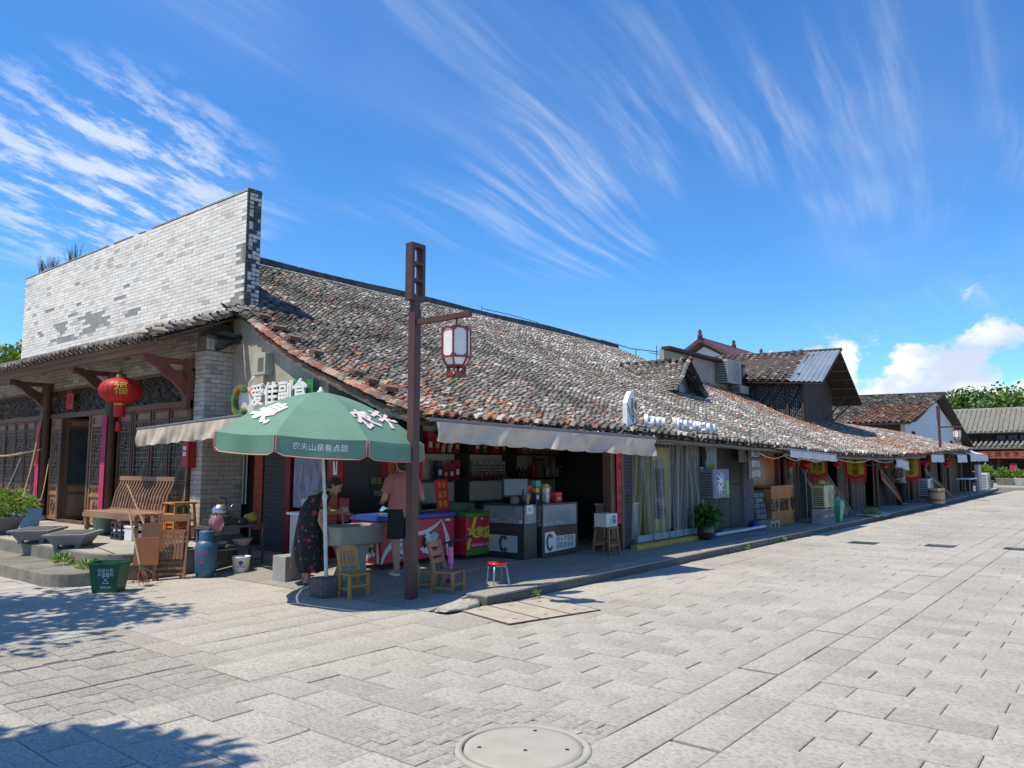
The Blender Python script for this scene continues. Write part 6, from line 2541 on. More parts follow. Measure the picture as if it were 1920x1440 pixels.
bottle((9.60, 7.52, .982), .24, .03, (0.03, 0.02, 0.02), "dark bottle standing before the cash monitor", group=None)
bottle((9.67, 7.49, .982), .20, .03, (0.30, 0.28, 0.28), "pale labelled bottle standing before the cash monitor", group=None)
# hanging charms above the freezers
for k, (u, c) in enumerate(((7.72, (0.45, 0.10, 0.14)), (7.80, (0.50, 0.12, 0.10)), (7.90, (0.35, 0.03, 0.05)))):
 t = thing("hanging_charm", ["striped pink tassel charm hanging nearest the fortune poster", "pinkish tassel charm in the middle of the hanging bunch", "dark red tassel charm nearest the lamp post"][k], "charm", (u, 8.1, 1.9), 0, "hanging charms")
 MB().tube([(u, 8.1, 2.3), (u, 8.1, 1.78)], .004, 4).build("cord", m_ink, t)
 MB().lathe([(0, 1.80), (.03, 1.78), (.035, 1.66), (.02, 1.64), (.04, 1.60), (.05, 1.38), (0, 1.38)], (u, 8.1, 0), 9).build("tassel", mat("tassel_%d" % k, c, .8, .5, 40), t)

# red stool, wooden stool with white box ------------------------------------------------
def round_stool(p, h, r, label):
 t = thing("round_stool", label, "stool", p)
 MB().lathe([(0, h), (r * .9, h), (r, h - .012), (r * .97, h - .03), (0, h - .03)], p, 24).build("seat", plain("red_seat", (0.45, 0.02, 0.03), .35), t)
 MB().lathe([(r * .93, h - .03), (r * .93, h - .045), (r * .8, h - .045)], p, 24).build("seat_ring", m_steel, t)
 for k in range(4):
  a = R(20) + k * math.pi / 2
  c, s_ = math.cos(a), math.sin(a)
  MB().tube([(p[0] + c * r * .6, p[1] + s_ * r * .6, p[2] + h - .045), (p[0] + c * r * .92, p[1] + s_ * r * .92, p[2] + h - .06), (p[0] + c * r * 1.15, p[1] + s_ * r * 1.15, p[2])], .011, 8).build("leg", m_steel, t)


round_stool((7.52, 6.30, .12), .26, .13, "low stool with red round seat and steel legs by the kerb")


def square_stool(p, w, h, label, material, rz=0.0, group=None):
 T = Matrix.Translation(p) @ Matrix.Rotation(rz, 4, 'Z')
 t = thing("wooden_stool", label, "stool", tuple(p), rz, group)
 MB().box(-w / 2, w / 2, -w / 2, w / 2, h - .03, h, T=T).build("seat", material, t, bevel=.008)
 for sx in (-1, 1):
  for sy in (-1, 1):
   a = T @ Vector((sx * w * .40, sy * w * .40, h - .03))
   b = T @ Vector((sx * w * .50, sy * w * .50, 0))
   MB().bar(a, b, .034, .034).build("leg", material, t)
 for q in ((-1, -1, 1, -1), (-1, 1, 1, 1), (-1, -1, -1, 1), (1, -1, 1, 1)):
  z = h * (.35 if q[1] == q[3] else .5)
  MB().bar(T @ Vector((q[0] * w * .46, q[1] * w * .46, z)), T @ Vector((q[2] * w * .46, q[3] * w * .46, z)), .022, .03).build("rail", material, t)
 return t


m_orangew = mat("orange_stool_wood", (0.50, 0.20, 0.04), 0.4, 0.2, 5, 0.1, 20)
m_brownw = mat("brown_stool_wood", (0.24, 0.10, 0.04), 0.45, 0.25, 5, 0.1, 20)
square_stool((11.05, 6.90, .12), .32, .46, "wooden stool under the white box beside the red couplet", m_brownw)
wx = thing("white_box", "white box with blue label on the wooden stool", "box", (11.05, 6.90, .58))
MB().box(10.88, 11.22, 6.78, 7.02, .582, .80).build("carton", plain("box_white", (0.58, 0.60, 0.60), .5), wx, bevel=.004)
MB().box(11.06, 11.18, 6.777, 6.7795, .63, .76).build("label", plain("label_blue", (0.06, 0.16, 0.32), .5), wx)
lettering("lettering", "净水器", frame((11.12, 6.774, .715), *FACE_STREET), .035, m_vwhite, wx)
MB().box(10.98, 11.03, 6.777, 6.7795, .62, .72).build("label", plain("label_teal", (0.12, 0.45, 0.45), .5), wx)

# plastic strip curtain ---------------------------------------------------------------
m_film = glassy("clear_film", (0.90, 0.91, 0.90), .08, .03)
ct = thing("strip_curtain", "clear plastic strip curtain across the shop next to the counters", "curtain", (13.2, 6.9, .2))
MB().tube([(12.05, 6.92, 2.02), (14.75, 6.90, 2.0)], .014, 8).build("rail", m_steel, ct)
for k in range(9):
 u0 = 12.05 + k * .30
 ph = random.uniform(0, 6)
 zb = .24 + .10 * (k % 3 == 1) + random.uniform(0, .06)

 def film(a, c, u0=u0, ph=ph, zb=zb):
  fl = .05 * math.sin(a * 6 + ph + c * 1.5) * (.35 + c) + .03 * math.sin(a * 13 + ph * 2 + 3 * c) + (.05 * c * c * math.sin(ph))
  return Vector((u0 + .33 * a + .03 * math.sin(3 * c + ph), 6.93 + fl - .012 * (k % 2), 2.0 - (2.0 - zb) * c + .03 * math.sin(a * 7 + ph) * c))
 MB().sheet(film, 14, 18).build("strip", m_film, ct, fix=False)
 MB().tube([film(0.0, q / 8) + Vector((0, -.008, 0)) for q in range(9)], .006, 4).build("seam", plain("seam_pale", (0.30, 0.30, 0.29), .5), ct)
sl_ = MB()
for k in range(4):
 MB().box(12.25 + k * .62, 12.83 + k * .62, 6.985, 7.0, .21, .33).build("kick_strip", plain("pale_blue_board", (0.30, 0.36, 0.42), .6), ct)
fg = thing("drinks_fridge", "black and yellow drinks fridge behind the plastic curtain", "fridge", (13.85, 7.5, .13))
MB().box(13.5, 14.25, 7.35, 8.0, .14, 1.95).build("cabinet", plain("fridge_yellow", (0.45, 0.36, 0.03), .4), fg, bevel=.01)
MB().box(13.55, 14.0, 7.335, 7.349, .55, 1.70).build("door", plain("fridge_glass", (0.03, 0.035, 0.04), .1), fg)
MB().box(13.55, 14.0, 7.335, 7.349, .2, .5).build("kick_panel", plain("fridge_panel", (0.50, 0.45, 0.03), .4), fg)
tb = thing("shop_cabinet", "pale low cabinet behind the plastic curtain", "cabinet", (12.6, 7.6, .13))
MB().box(12.3, 13.2, 7.5, 7.9, .13, .85).build("body", plain("cabinet_pale", (0.45, 0.42, 0.36), .5), tb, bevel=.006)
MB().box(12.28, 13.22, 7.48, 7.92, .852, .88).build("top", m_vwhite, tb)
# ------------------------------------------------------------------ things on and before the terrace
random.seed(41)
TZ = .358
m_bench = mat("bench_wood", (0.27, 0.155, 0.09), 0.6, 0.3, 4, 0.2, 25, stretch=(1, .2, 1))
# slatted bench (runs along y, faces -x)
be = thing("slatted_bench", "long slatted wooden bench with tall slanted back on the terrace", "bench", (6.2, 14.0, TZ))
y0, y1 = 12.75, 14.75
for x in (5.98, 6.10, 6.22, 6.34):
 MB().box(x, x + .10, y0, y1, TZ + .40, TZ + .435).build("seat_board", m_bench, be, bevel=.004)
MB().box(5.96, 5.985, y0, y1, TZ + .33, TZ + .40).build("apron", m_bench, be)
for y in (y0 + .04, y1 - .1):
 for x in (5.99, 6.36):
  MB().box(x, x + .06, y, y + .06, TZ, TZ + .40).build("leg", m_bench, be)
 MB().box(5.99, 6.42, y + .01, y + .05, TZ + .12, TZ + .17).build("stretcher", m_bench, be)
MB().bar((6.46, y0, TZ + .44), (6.46, y1, TZ + .44), .06, .05).build("lower_rail", m_bench, be)
MB().bar((6.62, y0 - .02, TZ + 1.0), (6.62, y1 + .02, TZ + 1.0), .05, .075).build("top_rail", m_bench, be)
n = 19
for i in range(n):
 y = lerp(y0 + .03, y1 - .03, i / (n - 1))
 MB().tube([(6.46, y, TZ + .45), (6.49, y, TZ + .60), (6.52, y, TZ + .74), (6.59, y, TZ + .88), (6.62, y, TZ + .98)], .017, 6).build("slat", m_bench, be)
# crate, box and green bucket under the bench
cr = thing("plastic_crate", "dark blue plastic bottle crate under the bench", "crate", (6.1, 13.3, TZ))
for k in range(4):
 MB().box(5.92, 6.28, 13.12, 13.50, TZ + .005 + k * .085, TZ + .035 + k * .085).build("ring", plain("crate_navy", (0.02, 0.03, 0.06), .5), cr)
for x, y in ((5.93, 13.13), (5.93, 13.31), (5.93, 13.48), (6.26, 13.13), (6.26, 13.48)):
 MB().box(x - .008, x + .02, y - .012, y + .012, TZ, TZ + .30).build("upright", plain("crate_navy", (0.02, 0.03, 0.06), .5), cr)
wb_ = thing("foam_box", "white foam box under the bench's near end", "box", (6.1, 12.85, TZ))
MB().box(5.95, 6.3, 12.80, 13.06, TZ, TZ + .20).build("tub", m_vwhite, wb_, bevel=.008)
MB().box(5.94, 6.31, 12.79, 13.07, TZ + .202, TZ + .24).build("lid", m_vwhite, wb_, bevel=.008)
gb_ = thing("green_tub", "grey-green plastic tub under the bench's far end", "tub", (6.2, 14.45, TZ))
MB().lathe([(0, 0), (.13, 0), (.17, .32), (.18, .32), (.18, .34), (.16, .34), (.15, .05), (0, .05)], (6.2, 14.45, TZ), 18).build("tub", plain("tub_green", (0.14, 0.26, 0.20), .5), gb_)
# stacked orange stools
for k, (h, z, lb) in enumerate(((.62, 0, "tallest orange wooden stool of the stack beside the bench"), (.44, .0, "middle orange stool nested under the tall one"), (.30, 0, "smallest orange-red stool nested at the bottom of the stack"))):
 w = .40 - .09 * k
 square_stool((6.62 - .05 * k, 12.55 - .02 * k, TZ), w, h, lb, m_orangew if k < 2 else mat("red_orange_wood", (0.45, 0.11, 0.03), .4, .2, 5), R(8) * k, "stacked orange stools")
# brooms
def broom(a, b, label, head=True, hm=None):
 t = thing("broom", label, "broom", tuple(a), 0, "brooms")
 a, b = Vector(a), Vector(b)
 MB().tube([a.lerp(b, .16), b], [.014, .012], 8).build("handle", mat("bamboo_handle", (0.50, 0.36, 0.20), .5, .15, 8), t)
 if head:
  d = (a - b).normalized()
  hd = MB()
  for k in range(60):
   q = Vector((random.gauss(0, .5), random.gauss(0, .5), 0))
   st_ = a.lerp(b, .22) + Vector((random.gauss(0, .008), random.gauss(0, .008), 0))
   e = a + Vector((q.x * .13, q.y * .16, abs(random.gauss(.01, .03))))
   m_ = st_.lerp(e, .5) + Vector((q.x * .03, q.y * .03, .02))
   hd.tube([st_, m_, e], [.006, .006, .002], 4, cap=False)
  hd.build("bristles", hm or mat("brown_palm_fibre", (0.12, 0.045, 0.03), .9, .4, 30), t)
  MB().tube([a.lerp(b, .17), a.lerp(b, .26)], [.02, .016], 8).build("binding", plain("green_binding", (0.03, 0.18, 0.11), .6), t)


broom((4.98, 10.30, .03), (4.93, 10.72, .98), "broom with brown fibre head leaning on the terrace beside the green bin")
broom((6.0, 12.3, TZ + .1), (5.86, 12.85, TZ + .93), "bare broom handle leaning against the slatted bench", False)
broom((6.93, 13.0, TZ + .35), (6.96, 13.02, TZ + 1.45), "thin mop with green head hanging beside the brick pier", True, plain("mop_green", (0.03, 0.12, 0.09), .9))

# green waste bin
gbn = thing("waste_bin", "open dark green waste bin with white recycling print by the step", "bin", (4.48, 10.18, 0))
T = Matrix.Translation((4.50, 10.22, 0)) @ Matrix.Rotation(R(-50), 4, 'Z')
prof = [(0, .14, .10), (.38, .19, .14)]
def trough(prof, T, mt_, par, nm, th=.012):
 b = MB()
 V = []
 for z, hx, hy in prof:
  V += [T @ Vector((sx * hx, sy * hy, z)) for sx, sy in ((-1, -1), (1, -1), (1, 1), (-1, 1))]
 F = [(3, 2, 1, 0)]
 for i in range(len(prof) - 1):
  for k in range(4):
   F.append((i * 4 + k, i * 4 + (k + 1) % 4, i * 4 + 4 + (k + 1) % 4, i * 4 + 4 + k))
 b.add(V, F)
 return b.build(nm, mt_, par, solid=-th, bevel=.008)


m_gbin = mat("bin_green", (0.015, 0.10, 0.045), .4, .12, 4)
trough([(.0, .145, .11), (.36, .185, .145)], T, m_gbin, gbn, "tub")
rimm = MB()
for a, b in (((-.2, -.16), (.2, -.16)), ((.2, -.16), (.2, .16)), ((.2, .16), (-.2, .16)), ((-.2, .16), (-.2, -.16))):
 rimm.bar(T @ Vector((*a, .365)), T @ Vector((*b, .365)), .022, .02)
rimm.build("rim", m_gbin, gbn)
FM = T @ frame((0, -.134, .17), (1, 0, 0), (0, -.1, 1))
lettering("lettering", "垃圾分类\n从我做起", FM @ Matrix.Translation((0.02, .085, .004)), .05, m_vwhite, gbn, 1.0)
lettering("lettering", "其他垃圾", FM @ Matrix.Translation((0.02, -.10, .004)), .035, m_vwhite, gbn)
tri = MB()
for a, b in (((-.04, .04), (.04, .04)), ((-.04, .04), (.04, -.05)), ((.04, .04), (-.04, -.05)), ((-.04, -.05), (.04, -.05))):
 tri.bar(FM @ Vector((a[0] + .02, a[1], .004)), FM @ Vector((b[0] + .02, b[1], .004)), .004, .010, up=FM.to_3x3() @ Vector((0, 0, 1)))
tri.build("symbol", m_vwhite, gbn)

# folded chair and folded table leaning on the terrace
m_fold = mat("folding_wood", (0.26, 0.115, 0.045), 0.5, 0.25, 5, 0.15, 25, stretch=(1, 1, .2))
fc = thing("folding_chair", "folded slatted wooden chair leaning against the terrace wall", "chair", (5.45, 10.65, 0))
T = Matrix.Translation((5.48, 10.62, 0)) @ Matrix.Rotation(R(-38), 4, 'Z') @ Matrix.Rotation(R(-14), 4, 'X')
for x in (-.21, .18):
 MB().box(x, x + .035, 0, .03, 0, .92, T=T).build("leg", m_fold, fc, bevel=.004)
 MB().box(x + .045 if x < 0 else x - .045, x + .075 if x < 0 else x - .015, .035, .06, 0, .62, T=T).build("leg", m_fold, fc, bevel=.004)
MB().box(-.175, .18, 0, .025, .82, .92, T=T).build("back_rail", m_fold, fc, bevel=.006)
for k in range(7):
 MB().box(-.165 + k * .048, -.125 + k * .048, -.015, .0, .28, .66, T=T).build("slat", m_fold, fc)
for z in (.06, .14, .22):
 MB().box(-.175, .18, .005, .02, z, z + .03, T=T).build("rung", m_fold, fc)
MB().box(-.175, .18, -.012, .012, .66, .70, T=T).build("seat_rail", m_fold, fc)
ft = thing("folding_table", "folded orange-brown table leaning behind the folded chair", "table", (5.2, 10.62, 0))
T = Matrix.Translation((5.22, 10.68, 0)) @ Matrix.Rotation(R(-30), 4, 'Z') @ Matrix.Rotation(R(-10), 4, 'X')
MB().box(-.20, .12, 0, .025, .22, .60, T=T).build("top", mat("orange_board", (0.36, 0.12, 0.03), .4, .15, 5), ft, bevel=.005)
MB().box(-.12, .14, .03, .05, .60, .80, T=T).build("flap", m_fold, ft, bevel=.004)
for x in (-.1, .05):
 MB().box(x, x + .03, .03, .055, 0, .5, T=T).build("leg", m_fold, ft)

# gas cylinder
gc = thing("gas_cylinder", "blue gas cylinder with red markings in front of the metal table", "gas cylinder", (5.95, 10.48, 0))
m_gas = mat("gas_blue", (0.035, 0.11, 0.19), .45, .2, 6, dirt=.4, dirtcol=(0.08, 0.05, 0.04), dscale=5)
P = (5.95, 10.48, 0)
MB().lathe([(.11, 0), (.13, .0), (.13, .05), (.145, .07), (.155, .12), (.155, .42), (.14, .48), (.10, .52), (.04, .535), (0, .536)], P, 24).build("body", m_gas, gc)
MB().lathe([(.10, .50), (.105, .64), (.095, .66), (.088, .64), (.088, .52)], P, 20).build("collar", m_gas, gc)
MB().lathe([(0, .53), (.025, .53), (.025, .60), (.045, .605), (.045, .625), (0, .63)], P, 10).build("valve", m_steel, gc)
fm_ = frame((P[0] - .124, P[1] - .096, .33), (.61, -.79, 0), (0, 0, 1))
lettering("lettering", "液化气", fm_ @ Matrix.Translation((0, .02, .004)), .07, plain("red_stencil", (0.42, 0.03, 0.03), .6), gc)
MB().box(-.035, .035, -.125, -.09, .002, .006, T=fm_).build("mark", plain("red_stencil", (0.42, 0.03, 0.03), .6), gc)

# metal work table with kettle, bag and bowls
mt = thing("metal_table", "grey steel work table with a lower shelf beside the pier", "table", (6.45, 10.7, 0))
m_gsteel = mat("dull_steel", (0.13, 0.13, 0.125), .45, .2, 6, metal=.5)
MB().box(6.0, 6.95, 10.50, 10.92, .66, .70).build("top", m_gsteel, mt, bevel=.004)
MB().box(6.02, 6.93, 10.52, 10.90, .34, .36).build("shelf", m_gsteel, mt)
for x in (6.02, 6.90):
 for y in (10.52, 10.87):
  MB().box(x, x + .03, y, y + .03, 0, .66).build("leg", m_gsteel, mt)
MB().bar((6.03, 10.53, .17), (6.92, 10.53, .17), .02, .03).build("stretcher", m_gsteel, mt)
st_ = thing("gas_stove", "black gas stove under the kettle on the metal table", "stove", (6.35, 10.7, .7))
MB().box(6.08, 6.62, 10.54, 10.88, .702, .80).build("body", m_black, st_, bevel=.008)
MB().lathe([(.15, .80), (.16, .83), (.15, .86), (.12, .86)], (6.28, 10.70, 0), 18).build("ring", m_iron, st_)
MB().lathe([(.0, -.01), (.02, -.01), (.018, .01), (0, .012)], (0, 0, 0), 10, T=Matrix.Translation((6.50, 10.535, .75)) @ Matrix.Rotation(R(90), 4, 'X')).build("knob", m_steel, st_)
kt = thing("kettle", "shiny steel whistling kettle on the gas stove", "kettle", (6.28, 10.7, .88))
K = (6.28, 10.70, .862)
MB().lathe([(0, 0), (.115, 0), (.125, .03), (.115, .09), (.08, .14), (.05, .155), (.0, .16)], K, 24).build("body", m_steel, kt)
MB().lathe([(0, .16), (.012, .165), (.016, .185), (0, .19)], K, 10).build("lid_knob", m_ink, kt)
MB().tube([(K[0] + .10, K[1] - .02, K[2] + .06), (K[0] + .16, K[1] - .03, K[2] + .11), (K[0] + .19, K[1] - .035, K[2] + .15)], [.022, .016, .012], 8).build("spout", m_steel, kt)
MB().tube([(K[0] - .09, K[1], K[2] + .12), (K[0] - .08, K[1], K[2] + .22), (K[0], K[1], K[2] + .26), (K[0] + .08, K[1], K[2] + .22), (K[0] + .09, K[1], K[2] + .12)], .009, 8).build("handle", m_ink, kt)
bg = thing("plastic_bag", "knotted pink and clear plastic bag hanging off the metal table", "bag", (6.08, 10.47, .6))
b = MB()
def bagp(a, c):
 r_ = .10 * math.sin(math.pi * min(1, .12 + .88 * c)) ** .7 + .008
 an = 2 * math.pi * a
 return Vector((6.10 + r_ * math.cos(an) * (1 + .2 * math.sin(5 * an)), 10.47 + r_ * math.sin(an) * .7, .86 - .24 * c + .01 * math.sin(7 * an)))
b.sheet(bagp, 20, 10)
b.build("film", fabric("pink_film", (0.50, 0.24, 0.26), .4, .3), bg, fix=False)
MB().tube([(6.08, 10.47, .85), (6.05, 10.45, .93)], [.012, .003], 6).tube([(6.11, 10.47, .85), (6.15, 10.45, .92)], [.012, .003], 6).build("knot", fabric("pink_film", (0.50, 0.24, 0.26), .4, .3), bg)
yb = thing("yellow_bag", "crumpled yellow plastic bag at the table's far end", "bag", (6.8, 10.7, .7))
b = MB()
b.ball((6.80, 10.70, .78), (.12, .10, .085), 12, 8)
o = b.build("film", plain("yellow_film", (0.42, 0.32, 0.04), .35), yb)
for v_ in o.data.vertices:
 v_.co += Vector((mnoise.noise(v_.co * 14), mnoise.noise(v_.co * 13 + Vector((3, 1, 2))), mnoise.noise(v_.co * 12 + Vector((7, 1, 2))))) * .025
for (x, y, z, r, h, c, lb) in ((6.22, 10.68, .36, .17, .10, (0.55, 0.55, 0.55), "steel wash bowl on the metal table's lower shelf"), (6.65, 10.68, .36, .15, .12, (0.45, 0.34, 0.28), "pinkish plastic basket on the metal table's lower shelf"),
          (5.85, 11.25, TZ, .24, .10, (0.58, 0.58, 0.57), "wide steel basin on the terrace beside the orange stools")):
 t = thing("basin", lb, "basin", (x, y, z))
 MB().lathe([(0, .0), (r * .65, 0), (r * .95, h * .9), (r * 1.05, h), (r * 1.05, h * .96), (r * .9, h * .8), (r * .6, .015), (0, .015)], (x, y, z + .002), 24).build("bowl", m_steel if c[0] > .5 else plain("basket_pink", c, .6), t)
bk_ = thing("paint_bucket", "white bucket with blue logo under the metal table's corner", "bucket", (6.42, 10.32, 0))
B = (6.42, 10.32, 0)
MB().lathe([(0, 0), (.105, 0), (.128, .24), (.135, .24), (.135, .262), (.122, .262), (.10, .02), (0, .02)], B, 26).build("pail", m_vwhite, bk_)
fm_ = frame((B[0] - .064, B[1] - .098, .14), (.84, -.55, 0), (0, .0, 1))
MB().prism([(.032 * math.cos(a), .036 + .032 * math.sin(a)) for a in np.linspace(0, 2 * math.pi, 15)[:-1]], 'z', .006, .008, T=fm_).build("logo", plain("logo_navy", (0.03, 0.05, 0.22), .5), bk_)
lettering("lettering", "立邦漆", fm_ @ Matrix.Translation((0, -.02, .008)), .04, plain("logo_navy", (0.03, 0.05, 0.22), .5), bk_)
# red fire cabinet on the pier, extinguisher-like red drum on couplet wall
fx = thing("fire_box", "small red fire cabinet with white labels on the porch wall", "cabinet", (6.95, 13.0, 1.75))
MB().box(6.84, 6.99, 12.78, 12.99, 1.55, 2.0).build("case", mat("fire_red", (0.36, 0.02, 0.02), .4, .1, 5), fx, bevel=.006)
for z in (1.86, 1.76):
 MB().box(6.836, 6.839, 12.84, 12.95, z, z + .07).build("label", m_vwhite, fx)
fe = thing("fire_extinguisher", "red fire extinguisher hanging on the wall above the woman", "fire extinguisher", (7.7, 9.75, 1.5))
MB().lathe([(0, 0), (.075, 0), (.085, .02), (.085, .38), (.05, .45), (.025, .47), (.025, .52), (0, .52)], (7.68, 9.70, 1.30), 18).build("cylinder", mat("ext_red", (0.42, 0.02, 0.025), .35, .1, 5), fe)
MB().tube([(7.66, 9.68, 1.80), (7.60, 9.66, 1.86), (7.58, 9.66, 1.70), (7.60, 9.66, 1.45)], .012, 6).build("hose", m_ink, fe)
MB().box(7.585, 7.59, 9.62, 9.72, 1.45, 1.66).build("label", m_vwhite, fe)
# chair half hidden, white counter and stone block by the doorway
sbk = MB()
sbk.box(6.28, 6.62, 9.02, 9.32, 0.0, .36)
tag(sbk.build("stone_block", mat("block_concrete", (0.28, 0.28, 0.26), .9, .15, 5, .4, 30), None, bevel=.01), "grey concrete block on the ground left of the woman", "block")
sc_ = thing("side_counter", "narrow white counter in the shop doorway behind the woman", "counter", (7.2, 9.7, 0))
MB().box(6.95, 7.35, 9.55, 9.9, .05, .86).build("cabinet", plain("dirty_white", (0.48, 0.48, 0.44), .6), sc_, bevel=.005)
MB().box(6.90, 7.38, 9.50, 9.93, .862, .90).build("top", m_vwhite, sc_, bevel=.005)
pt_ = thing("rice_cooker", "pale rice cooker on the narrow white counter", "cooker", (7.12, 9.7, .9))
MB().lathe([(0, 0), (.10, 0), (.115, .05), (.115, .16), (.12, .17), (.11, .20), (.03, .215), (0, .215)], (7.12, 9.68, .902), 20).build("pot", mat("cooker_grey", (0.50, 0.49, 0.45), .35, .08, 5), pt_)
MB().lathe([(0, .215), (.015, .215), (.018, .235), (0, .24)], (7.12, 9.68, .902), 10).build("lid_knob", m_ink, pt_)
cu = thing("door_curtain", "pale blue printed curtain in the shop doorway", "curtain", (7.75, 10.5, 1.5))
b = MB()
b.sheet(lambda a, c: Vector((7.74 + .025 * math.sin(a * 22), 10.95 - .80 * a, 2.15 - 1.25 * c)), 40, 6)
b.build("cloth", mat("curtain_blue", (0.26, 0.30, 0.38), .8, .45, 7, stretch=(1, 2.5, .5)), cu, fix=False)

# ------------------------------------------------------------------ planters and poles at the left edge
m_planter = mat("grey_planter", (0.22, 0.22, 0.23), .85, .2, 6, .4, 35, dirt=.3)
def planter(c, rz, label):
 t = thing("stone_planter", label, "planter", c, rz, "stone bonsai troughs")
 T = Matrix.Translation(c) @ Matrix.Rotation(rz, 4, 'Z')
 b = MB()
 prof = [(.05, .34, .19), (.17, .43, .26), (.175, .47, .30), (.215, .47, .30)]
 V = []
 for z, hx, hy in prof:
  V += [T @ Vector((sx * hx, sy * hy, z)) for sx, sy in ((-1, -1), (1, -1), (1, 1), (-1, 1))]
 F = [(3, 2, 1, 0), (12, 13, 14, 15)]
 for i in range(3):
  for k in range(4):
   F.append((i * 4 + k, i * 4 + (k + 1) % 4, i * 4 + 4 + (k + 1) % 4, i * 4 + 4 + k))
 b.add(V, F)
 b.build("trough", m_planter, t, bevel=.01)
 MB().box(-.40, .40, -.23, .23, .2155, .222, T=T).build("soil", mat("dry_soil", (0.09, 0.085, 0.08), .95, .3, 12, .8, 30), t)
 for sx in (-1, 1):
  for sy in (-1, 1):
   MB().box(sx * .28 - .05, sx * .28 + .05, sy * .15 - .03, sy * .15 + .03, 0, .052, T=T).build("foot", m_planter, t)


planter((5.05, 12.75, TZ), R(52), "grey stone trough at the terrace edge, nearer the step's curved end")
planter((4.98, 13.95, TZ), R(52), "grey stone trough at the terrace edge, half cut off by the picture")


def leaf_clump(name, parent, c, rad, n, size, mats, squash=(1, 1, 1), up=.3, drop=0.0, M=None):
 """many small leaves spread through a volume"""
 b = MB()
 for k in range(n):
  while True:
   q = Vector((random.uniform(-1, 1), random.uniform(-1, 1), random.uniform(-1, 1)))
   if .15 < q.length < 1:
    break
  q *= (.55 + .45 * random.random())
  p = Vector((c[0] + q.x * rad * squash[0], c[1] + q.y * rad * squash[1], c[2] + q.z * rad * squash[2]))
  d = Vector((q.x, q.y, q.z + up)).normalized()
  d = (d + Vector((random.gauss(0, .4), random.gauss(0, .4), random.gauss(0, .4)))).normalized()
  s_ = d.orthogonal().normalized()
  s_ = Matrix.Rotation(random.uniform(0, 6.28), 3, d) @ s_
  L_ = size * random.uniform(.6, 1.2)
  w = L_ * .38
  tip = p + d * L_ + Vector((0, 0, -drop * L_))
  mid = p + d * L_ * .5
  b.add([p, mid + s_ * w / 2, tip, mid - s_ * w / 2], [(0, 1, 2, 3)], m=random.randrange(len(mats)))
 return b.build(name, mats, parent, fix=False)


def leafmat(name, col):
 return fabric(name, col, .3, .55, .2, 8)


m_lf1, m_lf2, m_lf3 = leafmat("leaf_yellow_green", (0.20, 0.27, 0.03)), leafmat("leaf_green", (0.07, 0.15, 0.025)), leafmat("leaf_deep", (0.03, 0.08, 0.02))
pp_ = thing("potted_shrub", "bright yellow-green potted shrub at the left picture edge", "plant", (5.1, 16.0, TZ))
MB().lathe([(0, 0), (.22, 0), (.33, .28), (.36, .28), (.36, .32), (.32, .32), (.30, .27), (0, .27)], (5.1, 16.0, TZ), 22).build("pot", m_planter, pp_)
leaf_clump("foliage", pp_, (5.1, 16.0, TZ + .55), .48, 900, .11, [m_lf1, m_lf1, m_lf2], (1.1, 1.1, .62))
bp = thing("blue_planter", "light blue plastic planter with dry stems near the red couplet", "planter", (5.85, 17.0, TZ))
trough([(0, .15, .13), (.40, .20, .17)], Matrix.Translation((5.85, 17.0, TZ)), mat("pale_blue_plastic", (0.12, 0.33, 0.52), .5, .1, 5), bp, "tub")
MB().box(5.67, 6.03, 16.85, 17.15, TZ + .33, TZ + .35).build("soil", mat("dry_soil", (0.09, 0.085, 0.08), .95, .3, 12, .8, 30), bp)
leaf_clump("stems", bp, (5.85, 17.0, TZ + .46), .22, 120, .16, [leafmat("dry_leaf", (0.16, 0.14, 0.07)), m_lf2], (1, 1, .6))
m_bam = mat("bamboo_pole", (0.36, 0.24, 0.12), .55, .25, 4)
for k, (a, b, r_, lb) in enumerate((((6.1, 18.3, TZ), (6.72, 19.0, 2.75), .022, "bamboo pole leaning against the porch post at the left"), ((5.9, 19.2, TZ), (6.5, 19.45, 1.75), .024, "grey steel pole leaning by the left lattice doors"),
          ((6.3, 17.9, TZ), (6.8, 18.7, 1.75), .012, "thin stick leaning behind the blue planter"))):
 tag(MB().tube([a, Vector(a).lerp(Vector(b), .5) + Vector((.03, 0, .02)), b], r_, 8).build("leaning_pole", m_bam if k != 1 else m_alu), lb, "pole", "leaning poles")
tag(MB().tube([(6.4, 22.5, 1.78), (6.6, 20.5, 1.82), (6.74, 19.05, 1.95)], .026, 8).build("bamboo_rail", m_bam), "horizontal bamboo pole crossing the left lattice doors", "pole", "leaning poles")
sk = thing("white_sack", "white cloth bundle at the foot of the bamboo pole", "sack", (6.2, 18.2, TZ))
b = MB()
b.ball((6.22, 18.25, TZ + .22), (.16, .14, .28), 14, 10)
o = b.build("cloth", fabric("sack_white", (0.42, 0.40, 0.37), .1), sk)
for v_ in o.data.vertices:
 v_.co += Vector((mnoise.noise(v_.co * 9), mnoise.noise(v_.co * 9 + Vector((3, 1, 2))), 0)) * .05
